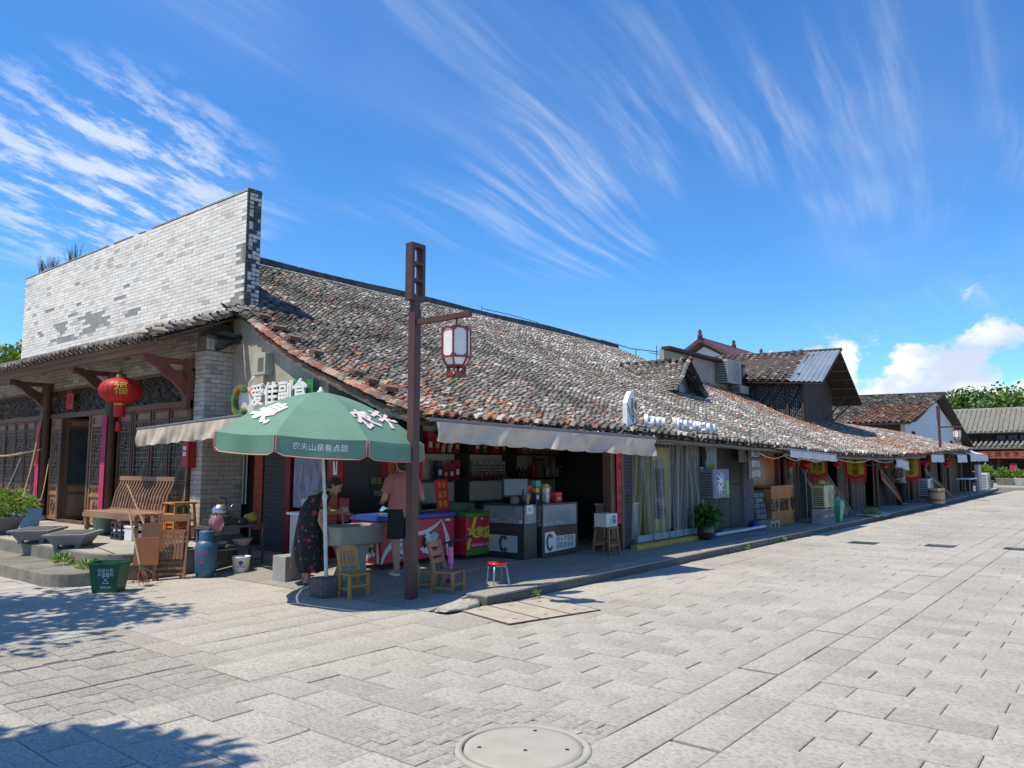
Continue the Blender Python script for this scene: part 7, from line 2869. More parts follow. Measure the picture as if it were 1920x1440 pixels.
# weeds growing from the steps and the wall top
for k, (p, r_, n_) in enumerate((((4.62, 12.0, .25), .13, 90), ((4.72, 11.35, .2), .16, 110), ((4.92, 10.85, .22), .10, 50))):
 w_ = leaf_clump("weed", None, p, r_, n_, .09, [m_lf2, m_lf1], (1, 1.2, .5), .5)
 tag(w_, ["tuft of weeds on the lower step by the stone troughs", "tuft of pale weeds in the corner of the two steps", "small weed trailing over the terrace edge by the green bin"][k], "weed", "weeds on the steps")
for k, (y, h) in enumerate(((22.9, .50), (22.1, .35), (20.9, .45))):
 b = MB()
 for i in range(26):
  a = Vector((7.85 + random.gauss(0, .04), y + random.gauss(0, .18), 6.76))
  e = a + Vector((random.gauss(0, .06), random.gauss(0, .12), h * random.uniform(.4, 1.1)))
  b.tube([a, a.lerp(e, .5) + Vector((0, random.gauss(0, .02), 0)), e], [.006, .005, .002], 4, cap=False)
  for q in range(4):
   c = a.lerp(e, .4 + .15 * q)
   b.tube([c, c + Vector((random.gauss(0, .04), random.gauss(0, .05), .05))], [.004, .002], 3, cap=False)
 tag(b.build("dry_weed", mat("dead_stem", (0.10, 0.08, 0.09), .9, .2, 5)), ["dry weeds on the tall wall's far top corner", "sparser dry weeds next along the tall wall's top", "dry weeds on the tall wall's top nearest the middle"][k], "weed", "dry weeds on the tall wall")
# weeds at the kerb
for k, (x, y, lb) in enumerate(((7.55, 5.72, "tiny weed beside the drain covers"), (14.2, 5.75, "weed growing at the foot of the kerb, nearer one"), (16.2, 5.75, "weed growing at the foot of the kerb, farther one"))):
 tag(leaf_clump("weed", None, (x, y, .04), .05 + .05 * (k == 1), 26, .06, [m_lf1, m_lf2], (1.3, .7, .6), .5), lb, "weed", "weeds along the kerb")
# ------------------------------------------------------------------ people
random.seed(51)
m_skin = mat("skin", (0.46, 0.25, 0.165), .5, .08, 6, sss=.15)
m_hair = mat("black_hair", (0.018, 0.013, 0.011), .45, .3, 60, .4, 120)
m_lip = plain("lips", (0.36, 0.10, 0.085), .5)


def floral(name):
 """black cloth scattered with red flowers and green leaves"""
 m = mat(name, (0.012, 0.012, 0.014), .75, .1, 5)
 nt = m.node_tree
 N, L = nt.nodes.new, nt.links.new
 b = nt.nodes['Principled BSDF']
 tc = N('ShaderNodeTexCoord')
 c = b.inputs['Base Color'].links[0].from_socket
 for sc, th, col, off in ((9, .34, (0.40, 0.03, 0.035), 0), (12, .22, (0.05, 0.12, 0.04), 4.3), (15, .20, (0.45, 0.15, 0.10), 8.1)):
  mp = N('ShaderNodeMapping')
  mp.inputs['Location'].default_value = (off, off * .7, off * .3)
  L(tc.outputs['Object'], mp.inputs['Vector'])
  v = N('ShaderNodeTexVoronoi')
  v.inputs['Scale'].default_value = sc
  L(mp.outputs[0], v.inputs['Vector'])
  mr = N('ShaderNodeMapRange')
  mr.inputs[1].default_value, mr.inputs[2].default_value = th, th * .75
  L(v.outputs['Distance'], mr.inputs[0])
  # only some cells bloom
  mr2 = N('ShaderNodeMath')
  mr2.operation = 'GREATER_THAN'
  sp = N('ShaderNodeSeparateColor')
  L(v.outputs['Color'], sp.inputs[0])
  L(sp.outputs[0], mr2.inputs[0])
  mr2.inputs[1].default_value = .45
  ml = N('ShaderNodeMath')
  ml.operation = 'MULTIPLY'
  L(mr.outputs[0], ml.inputs[0])
  L(mr2.outputs[0], ml.inputs[1])
  mx = N('ShaderNodeMix')
  mx.data_type = 'RGBA'
  L(ml.outputs[0], mx.inputs[0])
  L(c, mx.inputs[6])
  mx.inputs[7].default_value = (*col, 1)
  c = mx.outputs[2]
 L(c, b.inputs['Base Color'])
 return m


def limb(mb, pts, rad, n=12):
 pts = [Vector(p) for p in pts]
 P, Rr = [], []
 for i in range(len(pts) - 1):
  for k in range(5):
   t = k / 5
   P.append(pts[i].lerp(pts[i + 1], t))
   Rr.append(lerp(rad[i], rad[i + 1], t))
 P.append(pts[-1])
 Rr.append(rad[-1])
 mb.tube(P, Rr, n)
 for p, r_ in zip(pts, rad):
  mb.ball(p, r_ * .99, 10, 8)


def hand(mb, wrist, direc, palmn, thumb_side, curl=.5, s=1.0):
 """palm and five bent fingers; palmn = direction the palm faces"""
 w, d, n = Vector(wrist), Vector(direc).normalized(), Vector(palmn).normalized()
 n = (n - d * n.dot(d)).normalized()
 sd = d.cross(n).normalized() * thumb_side
 pc = w + d * .045 * s
 M = Matrix((d, sd, n)).transposed()
 mb.ball(pc, (.052 * s, .040 * s, .017 * s), 12, 8, T=M.to_4x4())
 mb.tube([w, w + d * .03 * s], [.024 * s, .028 * s], 10)
 for k, (o, L_) in enumerate(((.030, .066), (.010, .076), (-.011, .070), (-.030, .054))):
  a = w + d * .082 * s + sd * o * s
  p1 = a + (d * math.cos(curl * .4) + n * math.sin(curl * .4)) * L_ * .42 * s
  p2 = p1 + (d * math.cos(curl * 1.1) + n * math.sin(curl * 1.1)) * L_ * .32 * s
  p3 = p2 + (d * math.cos(curl * 1.7) + n * math.sin(curl * 1.7)) * L_ * .26 * s
  mb.tube([w + d * .06 * s + sd * o * .9 * s, a, p1, p2, p3], [.0105 * s, .0102 * s, .0095 * s, .0088 * s, .0075 * s], 8)
  mb.ball(p3, .0075 * s, 8, 6)
 a = w + d * .022 * s + sd * .030 * s
 p1 = a + (d * .55 + sd * .75 + n * .25).normalized() * .038 * s
 p2 = p1 + (d * .85 + sd * .25 + n * .4).normalized() * .032 * s
 mb.tube([a, p1, p2], [.014 * s, .012 * s, .009 * s], 8)
 mb.ball(p2, .009 * s, 8, 6)


def head(mb, c, fwd, up, s=1.0):
 """skull, jaw, nose, ears; returns the head frame"""
 c, f, u = Vector(c), Vector(fwd).normalized(), Vector(up)
 u = (u - f * u.dot(f)).normalized()
 r_ = u.cross(f).normalized()           # to the person's left
 M = Matrix((f, r_, u)).transposed().to_4x4()
 mb.ball(c + u * .025 * s, (.093 * s, .076 * s, .092 * s), 18, 14, T=M)
 mb.ball(c + f * .022 * s - u * .045 * s, (.066 * s, .058 * s, .068 * s), 16, 12, T=M)
 mb.ball(c + f * .058 * s - u * .088 * s, (.022 * s, .026 * s, .018 * s), 10, 8, T=M)
 mb.tube([c + f * .082 * s + u * .012 * s, c + f * .100 * s - u * .022 * s, c + f * .088 * s - u * .030 * s], [.008 * s, .013 * s, .010 * s], 8)
 for k in (-1, 1):
  mb.ball(c + r_ * k * .075 * s - u * .005 * s - f * .005 * s, (.018 * s, .008 * s, .028 * s), 10, 8, T=M)
  mb.ball(c + r_ * k * .038 * s + f * .066 * s - u * .022 * s, (.020 * s, .018 * s, .018 * s), 8, 6, T=M)
 return M, c, f, r_, u


def face(par, H, s=1.0, X=None):
 M, c, f, r_, u = H
 X = X or Matrix.Identity(4)
 for k in (-1, 1):
  MB().ball(X @ (c + r_ * k * .032 * s + f * .0845 * s + u * .008 * s), .0085 * s, 8, 6).build("eye", m_ink, par)
  b = MB()
  b.tube([X @ (c + r_ * k * .018 * s + f * .0905 * s + u * .026 * s), X @ (c + r_ * k * .036 * s + f * .087 * s + u * .031 * s), X @ (c + r_ * k * .052 * s + f * .075 * s + u * .024 * s)], .0032 * s, 5)
  b.build("eyebrow", m_hair, par)
 b = MB()
 b.tube([X @ (c + r_ * a * s + f * d_ * s - u * .058 * s) for a, d_ in ((-.022, .079), (-.01, .086), (0, .088), (.01, .086), (.022, .079))], .0048 * s, 6)
 b.build("mouth", m_lip, par)


def loft(secs, n=28, fold=0.0, nf=9, close=False, X=None):
 """elliptical cross-sections: (centre, rx along x, ry along y, fold factor)"""
 b = MB()
 rings = []
 for c, rx, ry, ff in secs:
  c = Vector(c)
  ring = []
  for k in range(n):
   a = 2 * math.pi * k / n
   w = 1 + fold * ff * (math.sin(nf * a + c.z * 3) + .5 * math.sin((nf * 2 - 3) * a + 1))
   p = c + Vector((rx * w * math.cos(a), ry * w * math.sin(a), 0))
   ring.append(X @ p if X else p)
  rings.append(ring)
 V = [p for r_ in rings for p in r_]
 F = [(i * n + k, i * n + (k + 1) % n, (i + 1) * n + (k + 1) % n, (i + 1) * n + k) for i in range(len(secs) - 1) for k in range(n)]
 b.add(V, F, smooth=True)
 return b


# --- woman bending over the sink
WX = Matrix.Translation((6.47, 8.70, 0.0)) @ Matrix.Rotation(R(-12), 4, 'Z')
wo = thing("person", "woman in black floral dress bending over the stone sink", "person", WX.translation, R(-12))
b = MB()
tv = lambda *p: Vector(p)
b.ball((-.05, 0, .84), (.13, .16, .13), 14, 10)
b.tube([(-.05, 0, .82), (-.01, 0, .95), (.06, 0, 1.07), (.12, 0, 1.16), (.16, 0, 1.20)], [.13, .115, .125, .12, .08], 16)
limb(b, [(.10, -.15, 1.15), (.14, 0, 1.18), (.11, .15, 1.15)], [.055, .07, .055])
limb(b, [(.17, 0, 1.20), (.25, -.005, 1.25)], [.05, .046])
Hd = head(b, (.30, -.03, 1.305), (.62, -.62, -.40), (.30, 0, .9), 1.0)
limb(b, [(.09, -.17, 1.14), (.0, -.235, .87), (.085, -.25, .66)], [.046, .039, .024])
hand(b, (.085, -.25, .66), (.30, 0, -1), (.3, .9, 0), 1, .35)
limb(b, [(.13, .17, 1.14), (.33, .17, .95), (.52, .05, .93)], [.045, .038, .024])
hand(b, (.52, .05, .93), (.9, -.35, -.25), (.0, .1, -1), -1, .75)
for k in (-1, 1):
 limb(b, [(-.05, k * .08, .82), (-.05, k * .085, .47), (-.075 + .02 * k, k * .085, .09)], [.085, .058, .035])
 limb(b, [(-.09 + .02 * k, k * .085, .055), (-.03 + .02 * k, k * .09, .042), (.06 + .02 * k, k * .095, .028)], [.036, .034, .024])
for i in range(len(b.V)):
 b.V[i] = tuple(WX @ Vector(b.V[i]))
body = remesh(b, "body", .0065, [m_skin], wo, 3)
face(wo, Hd, 1.0, WX)
m_fl = floral("floral_black")
dress = loft([((-.055, 0, .19), .235, .25, 1.0), ((-.06, 0, .35), .215, .235, .8), ((-.06, 0, .55), .19, .215, .6), ((-.055, 0, .75), .165, .195, .3), ((-.045, 0, .86), .15, .185, .15),
     ((-.03, 0, .95), .155, .165, .05), ((.01, 0, 1.03), .17, .17, .05), ((.06, 0, 1.11), .16, .182, .03), ((.10, 0, 1.17), .135, .19, 0), ((.13, 0, 1.22), .095, .13, 0), ((.16, 0, 1.245), .07, .075, 0)], 36, .05, 8, X=WX)
dress.build("dress", m_fl, wo)
for sh_, el in (((.09, -.165, 1.15), (.045, -.205, .99)), ((.13, .165, 1.15), (.23, .17, 1.04))):
 MB().tube([WX @ Vector(sh_), WX @ Vector(sh_).lerp(Vector(el), .5), WX @ Vector(el)], [.066, .062, .06], 14, cap=False).build("sleeve", m_fl, wo)
M_, c_, f_, r_, u_ = Hd
h_ = MB()
h_.ball(WX @ (c_ - f_ * .018 + u_ * .042), (.092, .083, .085), 18, 12, T=WX.to_3x3().to_4x4() @ M_)
h_.ball(WX @ (c_ - f_ * .045 + u_ * .005), (.062, .078, .08), 16, 12, T=WX.to_3x3().to_4x4() @ M_)
h_.ball(WX @ (c_ - f_ * .115 - u_ * .01), (.042, .042, .045), 12, 10)
for k in (-1, 1):
 h_.tube([WX @ (c_ + f_ * .06 + u_ * .085 + r_ * k * .01), WX @ (c_ + f_ * .052 + u_ * .055 + r_ * k * .055), WX @ (c_ + f_ * .01 + u_ * .0 + r_ * k * .078)], [.018, .016, .012], 8)
remesh(h_, "hair", .008, [m_hair], wo, 2)
for k in (-1, 1):
 s_ = MB()
 s_.tube([WX @ Vector((-.115 + .02 * k, k * .085, .016)), WX @ Vector((-.03 + .02 * k, k * .09, .018)), WX @ Vector((.075 + .02 * k, k * .095, .014))], [.032, .036, .026], 10, sx=1.0)
 s_.build("shoe", plain("dark_shoe", (0.03, 0.025, 0.025), .5), wo)

# --- person in pink shirt at the freezer, seen from behind
PX = Matrix.Translation((7.36, 7.90, 0.10)) @ Matrix.Rotation(R(72), 4, 'Z')
pe_ = thing("person", "person in pink shirt and black shorts facing the freezer behind the lamp post", "person", PX.translation, R(72))
b = MB()
b.ball((0, 0, .86), (.12, .155, .13), 14, 10)
b.tube([(0, 0, .86), (.0, 0, 1.0), (.01, 0, 1.14), (.01, 0, 1.28), (.0, 0, 1.36)], [.135, .125, .14, .14, .07], 16)
limb(b, [(0, -.17, 1.31), (0, 0, 1.33), (0, .17, 1.31)], [.06, .08, .06])
limb(b, [(0, 0, 1.34), (.015, 0, 1.43)], [.055, .05])
Hp = head(b, (.035, 0, 1.51), (.96, 0, -.25), (0, 0, 1), 1.0)
limb(b, [(0, -.19, 1.30), (-.02, -.30, 1.04), (.20, -.24, .98)], [.05, .042, .026])
hand(b, (.20, -.24, .98), (.9, .35, -.1), (0, .3, -1), 1, .6)
limb(b, [(0, .19, 1.30), (-.01, .27, 1.04), (.21, .20, 1.0)], [.05, .042, .026])
hand(b, (.21, .20, 1.0), (.9, -.35, -.1), (0, -.3, -1), -1, .6)
for k, fx_ in ((-1, .05), (1, -.06)):
 limb(b, [(0, k * .09, .84), (.005 + fx_ * .5, k * .10, .48), (-.02 + fx_, k * .10, .10)], [.095, .066, .04])
 limb(b, [(-.045 + fx_, k * .10, .06), (.03 + fx_, k * .105, .05), (.12 + fx_, k * .11, .035)], [.04, .038, .028])
for i in range(len(b.V)):
 b.V[i] = tuple(PX @ Vector(b.V[i]))
remesh(b, "body", .0065, [m_skin], pe_, 3)
face(pe_, Hp, 1.0, PX)
m_pinks = fabric("pink_cotton", (0.46, 0.17, 0.16), .08, .85, .06, 12)
loft([((0, 0, .90), .155, .20, .6), ((0, 0, 1.0), .15, .195, .5), ((.01, 0, 1.12), .155, .20, .3), ((.01, 0, 1.24), .16, .215, .15), ((.0, 0, 1.32), .13, .22, 0), ((.0, 0, 1.37), .09, .14, 0), ((.0, 0, 1.395), .07, .075, 0)], 32, .03, 7, X=PX).build("shirt", m_pinks, pe_)
for sh_, el in (((0, -.175, 1.31), (-.012, -.265, 1.12)), ((0, .175, 1.31), (-.006, .245, 1.12))):
 MB().tube([PX @ Vector(sh_), PX @ Vector(sh_).lerp(Vector(el), .5), PX @ Vector(el)], [.074, .075, .078], 14, cap=False).build("sleeve", m_pinks, pe_)
m_shorts = fabric("black_cotton", (0.015, 0.015, 0.018), .02, .85, .1, 12)
for k, fx_ in ((-1, .03), (1, -.03)):
 loft([((.01 + fx_, k * .105, .50), .115, .112, .8), ((.005 + fx_, k * .10, .65), .118, .112, .5), ((0, k * .085, .80), .13, .115, .2), ((0, k * .07, .92), .135, .115, 0)], 22, .03, 6, X=PX).build("shorts_leg", m_shorts, pe_)
M_, c_, f_, r_, u_ = Hp
h_ = MB()
RM = PX.to_3x3().to_4x4() @ M_
h_.ball(PX @ (c_ - f_ * .018 + u_ * .040), (.096, .086, .088), 18, 12, T=RM)
h_.ball(PX @ (c_ - f_ * .045 - u_ * .015), (.062, .080, .088), 16, 12, T=RM)
h_.ball(PX @ (c_ - f_ * .10 + u_ * .05), (.045, .045, .05), 12, 10)
remesh(h_, "hair", .008, [m_hair], pe_, 2)
for k, fx_ in ((-1, .05), (1, -.06)):
 s_ = MB()
 s_.tube([PX @ Vector((-.075 + fx_, k * .10, .018)), PX @ Vector((.03 + fx_, k * .105, .020)), PX @ Vector((.14 + fx_, k * .11, .016))], [.034, .04, .03], 10)
 s_.tube([PX @ Vector((.02 + fx_, k * .105 - .04, .03)), PX @ Vector((.03 + fx_, k * .105, .095)), PX @ Vector((.02 + fx_, k * .105 + .04, .03))], [.016, .018, .016], 8)
 s_.build("sandal", m_vwhite, pe_)

# --- distant person by the shop doors
fp = at_z(1668, 946, .12)
FX = Matrix.Translation((fp.x, 6.75, .12)) @ Matrix.Rotation(R(150), 4, 'Z')
pf = thing("person", "distant person in grey patterned shirt standing on the pavement", "person", FX.translation, R(150))
b = MB()
b.ball((0, 0, .86), (.12, .155, .13), 12, 8)
b.tube([(0, 0, .86), (.02, 0, 1.0), (.06, 0, 1.14), (.10, 0, 1.26), (.12, 0, 1.33)], [.14, .13, .14, .13, .07], 14)
limb(b, [(.09, -.17, 1.28), (.10, 0, 1.30), (.09, .17, 1.28)], [.06, .075, .06])
limb(b, [(.12, 0, 1.30), (.16, 0, 1.38)], [.055, .05])
Hf = head(b, (.20, 0, 1.45), (.9, 0, -.45), (.2, 0, 1), 1.0)
for k in (-1, 1):
 limb(b, [(.09, k * .19, 1.27), (.12, k * .24, 1.02), (.30, k * .14, .96)], [.05, .042, .026])
 hand(b, (.30, k * .14, .96), (.9, -k * .3, -.1), (0, -k * .3, -1), k * -1, .6)
 limb(b, [(0, k * .09, .84), (.02, k * .10, .48), (-.02, k * .10, .10)], [.095, .066, .045])
 limb(b, [(-.045, k * .10, .05), (.12, k * .11, .03)], [.042, .03])
for i in range(len(b.V)):
 b.V[i] = tuple(FX @ Vector(b.V[i]))
remesh(b, "body", .010, [m_skin], pf, 2)
loft([((0, 0, .82), .16, .20, .6), ((.02, 0, 1.0), .155, .195, .5), ((.06, 0, 1.12), .155, .20, .3), ((.09, 0, 1.22), .15, .215, .1), ((.10, 0, 1.30), .12, .21, 0), ((.12, 0, 1.35), .07, .08, 0)], 26, .04, 7, X=FX).build("shirt", mat("patterned_grey", (0.22, 0.24, 0.20), .85, .8, 22), pf)
for k in (-1, 1):
 MB().tube([FX @ Vector((.09, k * .18, 1.28)), FX @ Vector((.11, k * .23, 1.06))], [.075, .07], 12, cap=False).build("sleeve", mat("patterned_grey", (0.22, 0.24, 0.20), .85, .8, 22), pf)
 loft([((-.015, k * .10, .08), .075, .075, .4), ((.02, k * .10, .48), .09, .09, .4), ((0, k * .085, .80), .13, .115, .2), ((0, k * .07, .90), .135, .12, 0)], 18, .03, 6, X=FX).build("trouser_leg", plain("dark_trousers", (0.02, 0.022, 0.025), .9), pf)
 MB().tube([FX @ Vector((-.08, k * .10, .03)), FX @ Vector((.14, k * .11, .025))], [.035, .03], 8).build("shoe", m_ink, pf)
h_ = MB()
M_, c_, f_, r_, u_ = Hf
h_.ball(FX @ (c_ - f_ * .018 + u_ * .040), (.096, .086, .088), 14, 10, T=FX.to_3x3().to_4x4() @ M_)
h_.ball(FX @ (c_ - f_ * .045 - u_ * .01), (.062, .080, .085), 14, 10, T=FX.to_3x3().to_4x4() @ M_)
remesh(h_, "hair", .01, [m_hair], pf, 2)

# ------------------------------------------------------------------ sink, chairs, scooter under the umbrella
m_sink = mat("terrazzo_sink", (0.36, 0.33, 0.27), .6, .12, 30, .15, 60)
sk_ = thing("stone_sink", "beige terrazzo wash sink on a waisted pedestal beside the woman", "sink", (7.0, 8.4, 0))
b = MB()
def rrect(hx, hy, r_, n=5):
 out = []
 for cx, cy, a0_ in ((hx - r_, hy - r_, 0), (-hx + r_, hy - r_, 90), (-hx + r_, -hy + r_, 180), (hx - r_, -hy + r_, 270)):
  for k in range(n + 1):
   a = R(a0_ + 90 * k / n)
   out.append((cx + r_ * math.cos(a), cy + r_ * math.sin(a)))
 return out


SX, SY = 6.92, 8.42
lev = [(.52, .36, .22), (.54, .385, .245), (.74, .40, .255), (.76, .41, .265), (.775, .41, .265), (.775, .36, .215), (.60, .33, .19), (.58, .30, .16)]
rings = [[(SX + p[0], SY + p[1], z) for p in rrect(hx, hy, .07)] for z, hx, hy in lev]
n = len(rings[0])
V = [p for r_ in rings for p in r_]
F = [(i * n + k, i * n + (k + 1) % n, (i + 1) * n + (k + 1) % n, (i + 1) * n + k) for i in range(len(rings) - 1) for k in range(n)] + [tuple(range(n - 1, -1, -1)), tuple(range((len(rings) - 1) * n, len(rings) * n))]
b.add(V, F)
b.build("basin", m_sink, sk_, bevel=.006)
b = MB()
b.prism([(-.24, .0), (.24, 0), (.22, .06), (.15, .20), (.14, .32), (.20, .46), (.24, .52), (-.24, .52), (-.20, .46), (-.14, .32), (-.15, .20), (-.22, .06)], 'y', SY - .14, SY + .14, T=Matrix.Translation((SX, 0, 0)))
b.build("pedestal", m_sink, sk_, bevel=.012)
MB().box(SX - .2, SX + .2, SY - .1, SY + .1, .585, .60).build("water", plain("grey_water", (0.10, 0.11, 0.11), .05), sk_)
MB().tube([(SX + .02, SY + .22, .775), (SX + .02, SY + .22, .95), (SX + .02, SY + .12, .98), (SX + .02, SY + .08, .93)], .013, 8).build("tap", m_steel, sk_)


def small_chair(c, rz, sc, label, material, style=0):
 t = thing("small_chair", label, "chair", c, rz, "small wooden chairs by the lamp post")
 T = Matrix.Translation(c) @ Matrix.Rotation(rz, 4, 'Z') @ Matrix.Scale(sc, 4)
 w, d, h, bh = .34, .32, .34, .72
 MB().box(-w / 2, w / 2, -d / 2, d / 2, h - .025, h, T=T).build("seat", material, t, bevel=.006)
 for sx in (-1, 1):
  MB().bar(T @ Vector((sx * (w / 2 - .025), -d / 2 + .025, 0)), T @ Vector((sx * (w / 2 - .025), -d / 2 + .025, h - .025)), .04 * sc, .04 * sc).build("leg", material, t)
  MB().bar(T @ Vector((sx * (w / 2 - .025), d / 2 + .02, 0)), T @ Vector((sx * (w / 2 - .025), d / 2 - .02, h)), .04 * sc, .04 * sc).build("leg", material, t)
  MB().bar(T @ Vector((sx * (w / 2 - .025), d / 2 - .02, h)), T @ Vector((sx * (w / 2 - .03), d / 2 + .08, bh - (.06 if style == 0 else 0))), .036 * sc, .036 * sc).build("back_post", material, t)
  MB().bar(T @ Vector((sx * (w / 2 - .025), -d / 2 + .03, .13)), T @ Vector((sx * (w / 2 - .025), d / 2, .13)), .02 * sc, .03 * sc).build("rail", material, t)
 MB().bar(T @ Vector((-w / 2 + .03, -d / 2 + .025, .17)), T @ Vector((w / 2 - .03, -d / 2 + .025, .17)), .02 * sc, .03 * sc).build("rail", material, t)
 if style == 0:
  b = MB()
  pts = [(-w / 2 + .01, 0), (w / 2 - .01, 0), (w / 2 - .01, .05), (.09, .085), (0, .095), (-.09, .085), (-w / 2 + .01, .05)]
  BM = T @ Matrix.Translation((0, d / 2 + .066, bh - .10)) @ Matrix.Rotation(R(-14), 4, 'X')
  b.prism(pts, 'y', -.012, .012, T=BM)
  b.build("crest_rail", material, t, bevel=.005)
  MB().bar(T @ Vector((-w / 2 + .03, d / 2 + .0, h + .10)), T @ Vector((w / 2 - .03, d / 2 + .0, h + .10)), .022 * sc, .035 * sc).build("back_rail", material, t)
  for k in range(4):
   x = -.09 + k * .06
   MB().bar(T @ Vector((x, d / 2 + .002, h + .11)), T @ Vector((x, d / 2 + .062, bh - .09)), .018 * sc, .02 * sc).build("spindle", material, t)
 else:
  for z in (.12, .22, .33):
   MB().bar(T @ Vector((-w / 2 + .03, d / 2 - .02 + z * .25, h + z)), T @ Vector((w / 2 - .03, d / 2 - .02 + z * .25, h + z)), .02 * sc, .065 * sc).build("back_slat", material, t)


m_pine = mat("yellow_pine", (0.50, 0.25, 0.07), .45, .2, 5, .1, 25)
m_walnut = mat("faded_brown_wood", (0.30, 0.15, 0.08), .6, .3, 5, .2, 25)
small_chair((6.20, 7.48, 0), R(-10), .86, "small yellow pine chair with spindle back beside the umbrella stone", m_pine, 0)
small_chair((6.86, 6.52, .02), R(14), .92, "small brown slat-back chair between lamp post and kerb", m_walnut, 1)
small_chair((6.93, 6.98, .03), R(60), .78, "small tan chair half hidden behind the lamp post", mat("tan_wood", (0.36, 0.20, 0.09), .55, .2, 5), 0)
sc_ = thing("kick_scooter", "child's pink and black kick scooter parked by the brown chair", "scooter", (7.2, 6.85, .06))
m_pinkp = plain("hot_pink", (0.72, 0.13, 0.30), .4)
Z0 = .06
def wheel(c, r_, ax, par):
 w = MB()
 T = Matrix.Translation(c) @ Vector((0, 0, 1)).rotation_difference(Vector(ax)).to_matrix().to_4x4()
 w.lathe([(r_ * .55, -.018), (r_ * .92, -.02), (r_, 0), (r_ * .92, .02), (r_ * .55, .018)], (0, 0, 0), 22, T=T)
 wo_ = w.build("wheel", m_rubber, par)
 MB().lathe([(0, -.012), (r_ * .56, -.012), (r_ * .56, .012), (0, .012)], (0, 0, 0), 16, T=T).build("hub", plain("hub_grey", (0.4, 0.4, 0.4), .5), wo_)


d = Vector((.45, .60, 0)).normalized()
ax = d.cross(Vector((0, 0, 1)))
f0 = Vector((7.12, 6.72, 0))
wheel(f0 + Vector((0, 0, Z0 + .10)), .10, ax, sc_)
wheel(f0 + d * .72 + Vector((0, 0, Z0 + .09)), .09, ax, sc_)
MB().bar(f0 + d * .12 + Vector((0, 0, Z0 + .10)), f0 + d * .66 + Vector((0, 0, Z0 + .10)), .10, .025).build("deck", m_pinkp, sc_)
MB().tube([f0 + Vector((0, 0, Z0 + .10)), f0 + d * .05 + Vector((0, 0, Z0 + .30))], .022, 10).build("fork", m_pinkp, sc_)
MB().tube([f0 + d * .05 + Vector((0, 0, Z0 + .30)), f0 + d * .10 + Vector((0, 0, Z0 + .50))], .036, 12).build("column", m_pinkp, sc_)
MB().tube([f0 + d * .10 + Vector((0, 0, Z0 + .50)), f0 + d * .115 + Vector((0, 0, Z0 + .56))], .028, 10).build("clamp", m_ink, sc_)
hb0 = f0 + d * .12 + Vector((0, 0, Z0 + .57))
MB().tube([hb0 - ax * .28 - Vector((0, 0, .08)), hb0, hb0 + ax * .28 + Vector((0, 0, .05))], .012, 8).build("handlebar", m_ink, sc_)
for s_ in (-1, 1):
 MB().tube([hb0 + ax * s_ * .17 + Vector((0, 0, s_ * .04 - .01)), hb0 + ax * s_ * .29 + Vector((0, 0, s_ * .065))], .018, 10).build("grip", m_rubber, sc_)
# ------------------------------------------------------------------ things along the row, and what stands behind it
random.seed(61)
PZ = .122
m_acw = plain("ac_cream", (0.46, 0.43, 0.34), .5)
m_acd = plain("ac_grille", (0.07, 0.07, 0.065), .6)


def air_con(c, w, d, h, label, body, cover=None, group="outdoor air conditioners"):
 """front faces the street; c = middle of the bottom"""
 x, y, z = c
 t = thing("air_conditioner", label, "air conditioner", c, 0, group)
 MB().box(x - w / 2, x + w / 2, y - d / 2, y + d / 2, z, z + h).build("casing", body, t, bevel=.01)
 f = y - d / 2
 if cover is None:
  MB().lathe([(0, -.004), (h * .40, -.004), (h * .42, .0)], (0, 0, 0), 26, T=Matrix.Translation((x + w * .16, f - .003, z + h * .5)) @ Matrix.Rotation(R(90), 4, 'X')).build("fan_opening", m_acd, t)
  g_ = MB()
  for k in range(1, 6):
   r_ = h * .40 * k / 5
   g_.tube([(x + w * .16 + r_ * math.cos(a), f - .012, z + h * .5 + r_ * math.sin(a)) for a in np.linspace(0, 2 * math.pi, 23)], .004, 4, cap=False)
  for a in np.linspace(0, math.pi, 7)[:-1]:
   g_.tube([(x + w * .16 + h * .4 * math.cos(a), f - .012, z + h * .5 + h * .4 * math.sin(a)), (x + w * .16 - h * .4 * math.cos(a), f - .012, z + h * .5 - h * .4 * math.sin(a))], .004, 4)
  g_.build("fan_guard", m_acw, t)
  MB().lathe([(0, 0), (.05, 0), (.05, .012), (0, .012)], (0, 0, 0), 14, T=Matrix.Translation((x + w * .16, f - .014, z + h * .5)) @ Matrix.Rotation(R(90), 4, 'X')).build("fan_hub", m_acw, t)
 else:
  cover(t, x, f, z, w, h)
 for k in range(9):
  MB().box(x - w / 2 - .006, x - w / 2 - .001, y - d / 2 + .03, y + d / 2 - .03, z + .05 + k * (h - .1) / 9, z + .05 + (k + .55) * (h - .1) / 9).build("side_louvre", m_acd, t)
 for s_ in (-1, 1):
  MB().box(x + s_ * w * .33 - .03, x + s_ * w * .33 + .03, y - d / 2, y + d / 2, z - .02, z - .001).build("foot", m_acd, t)
 return t


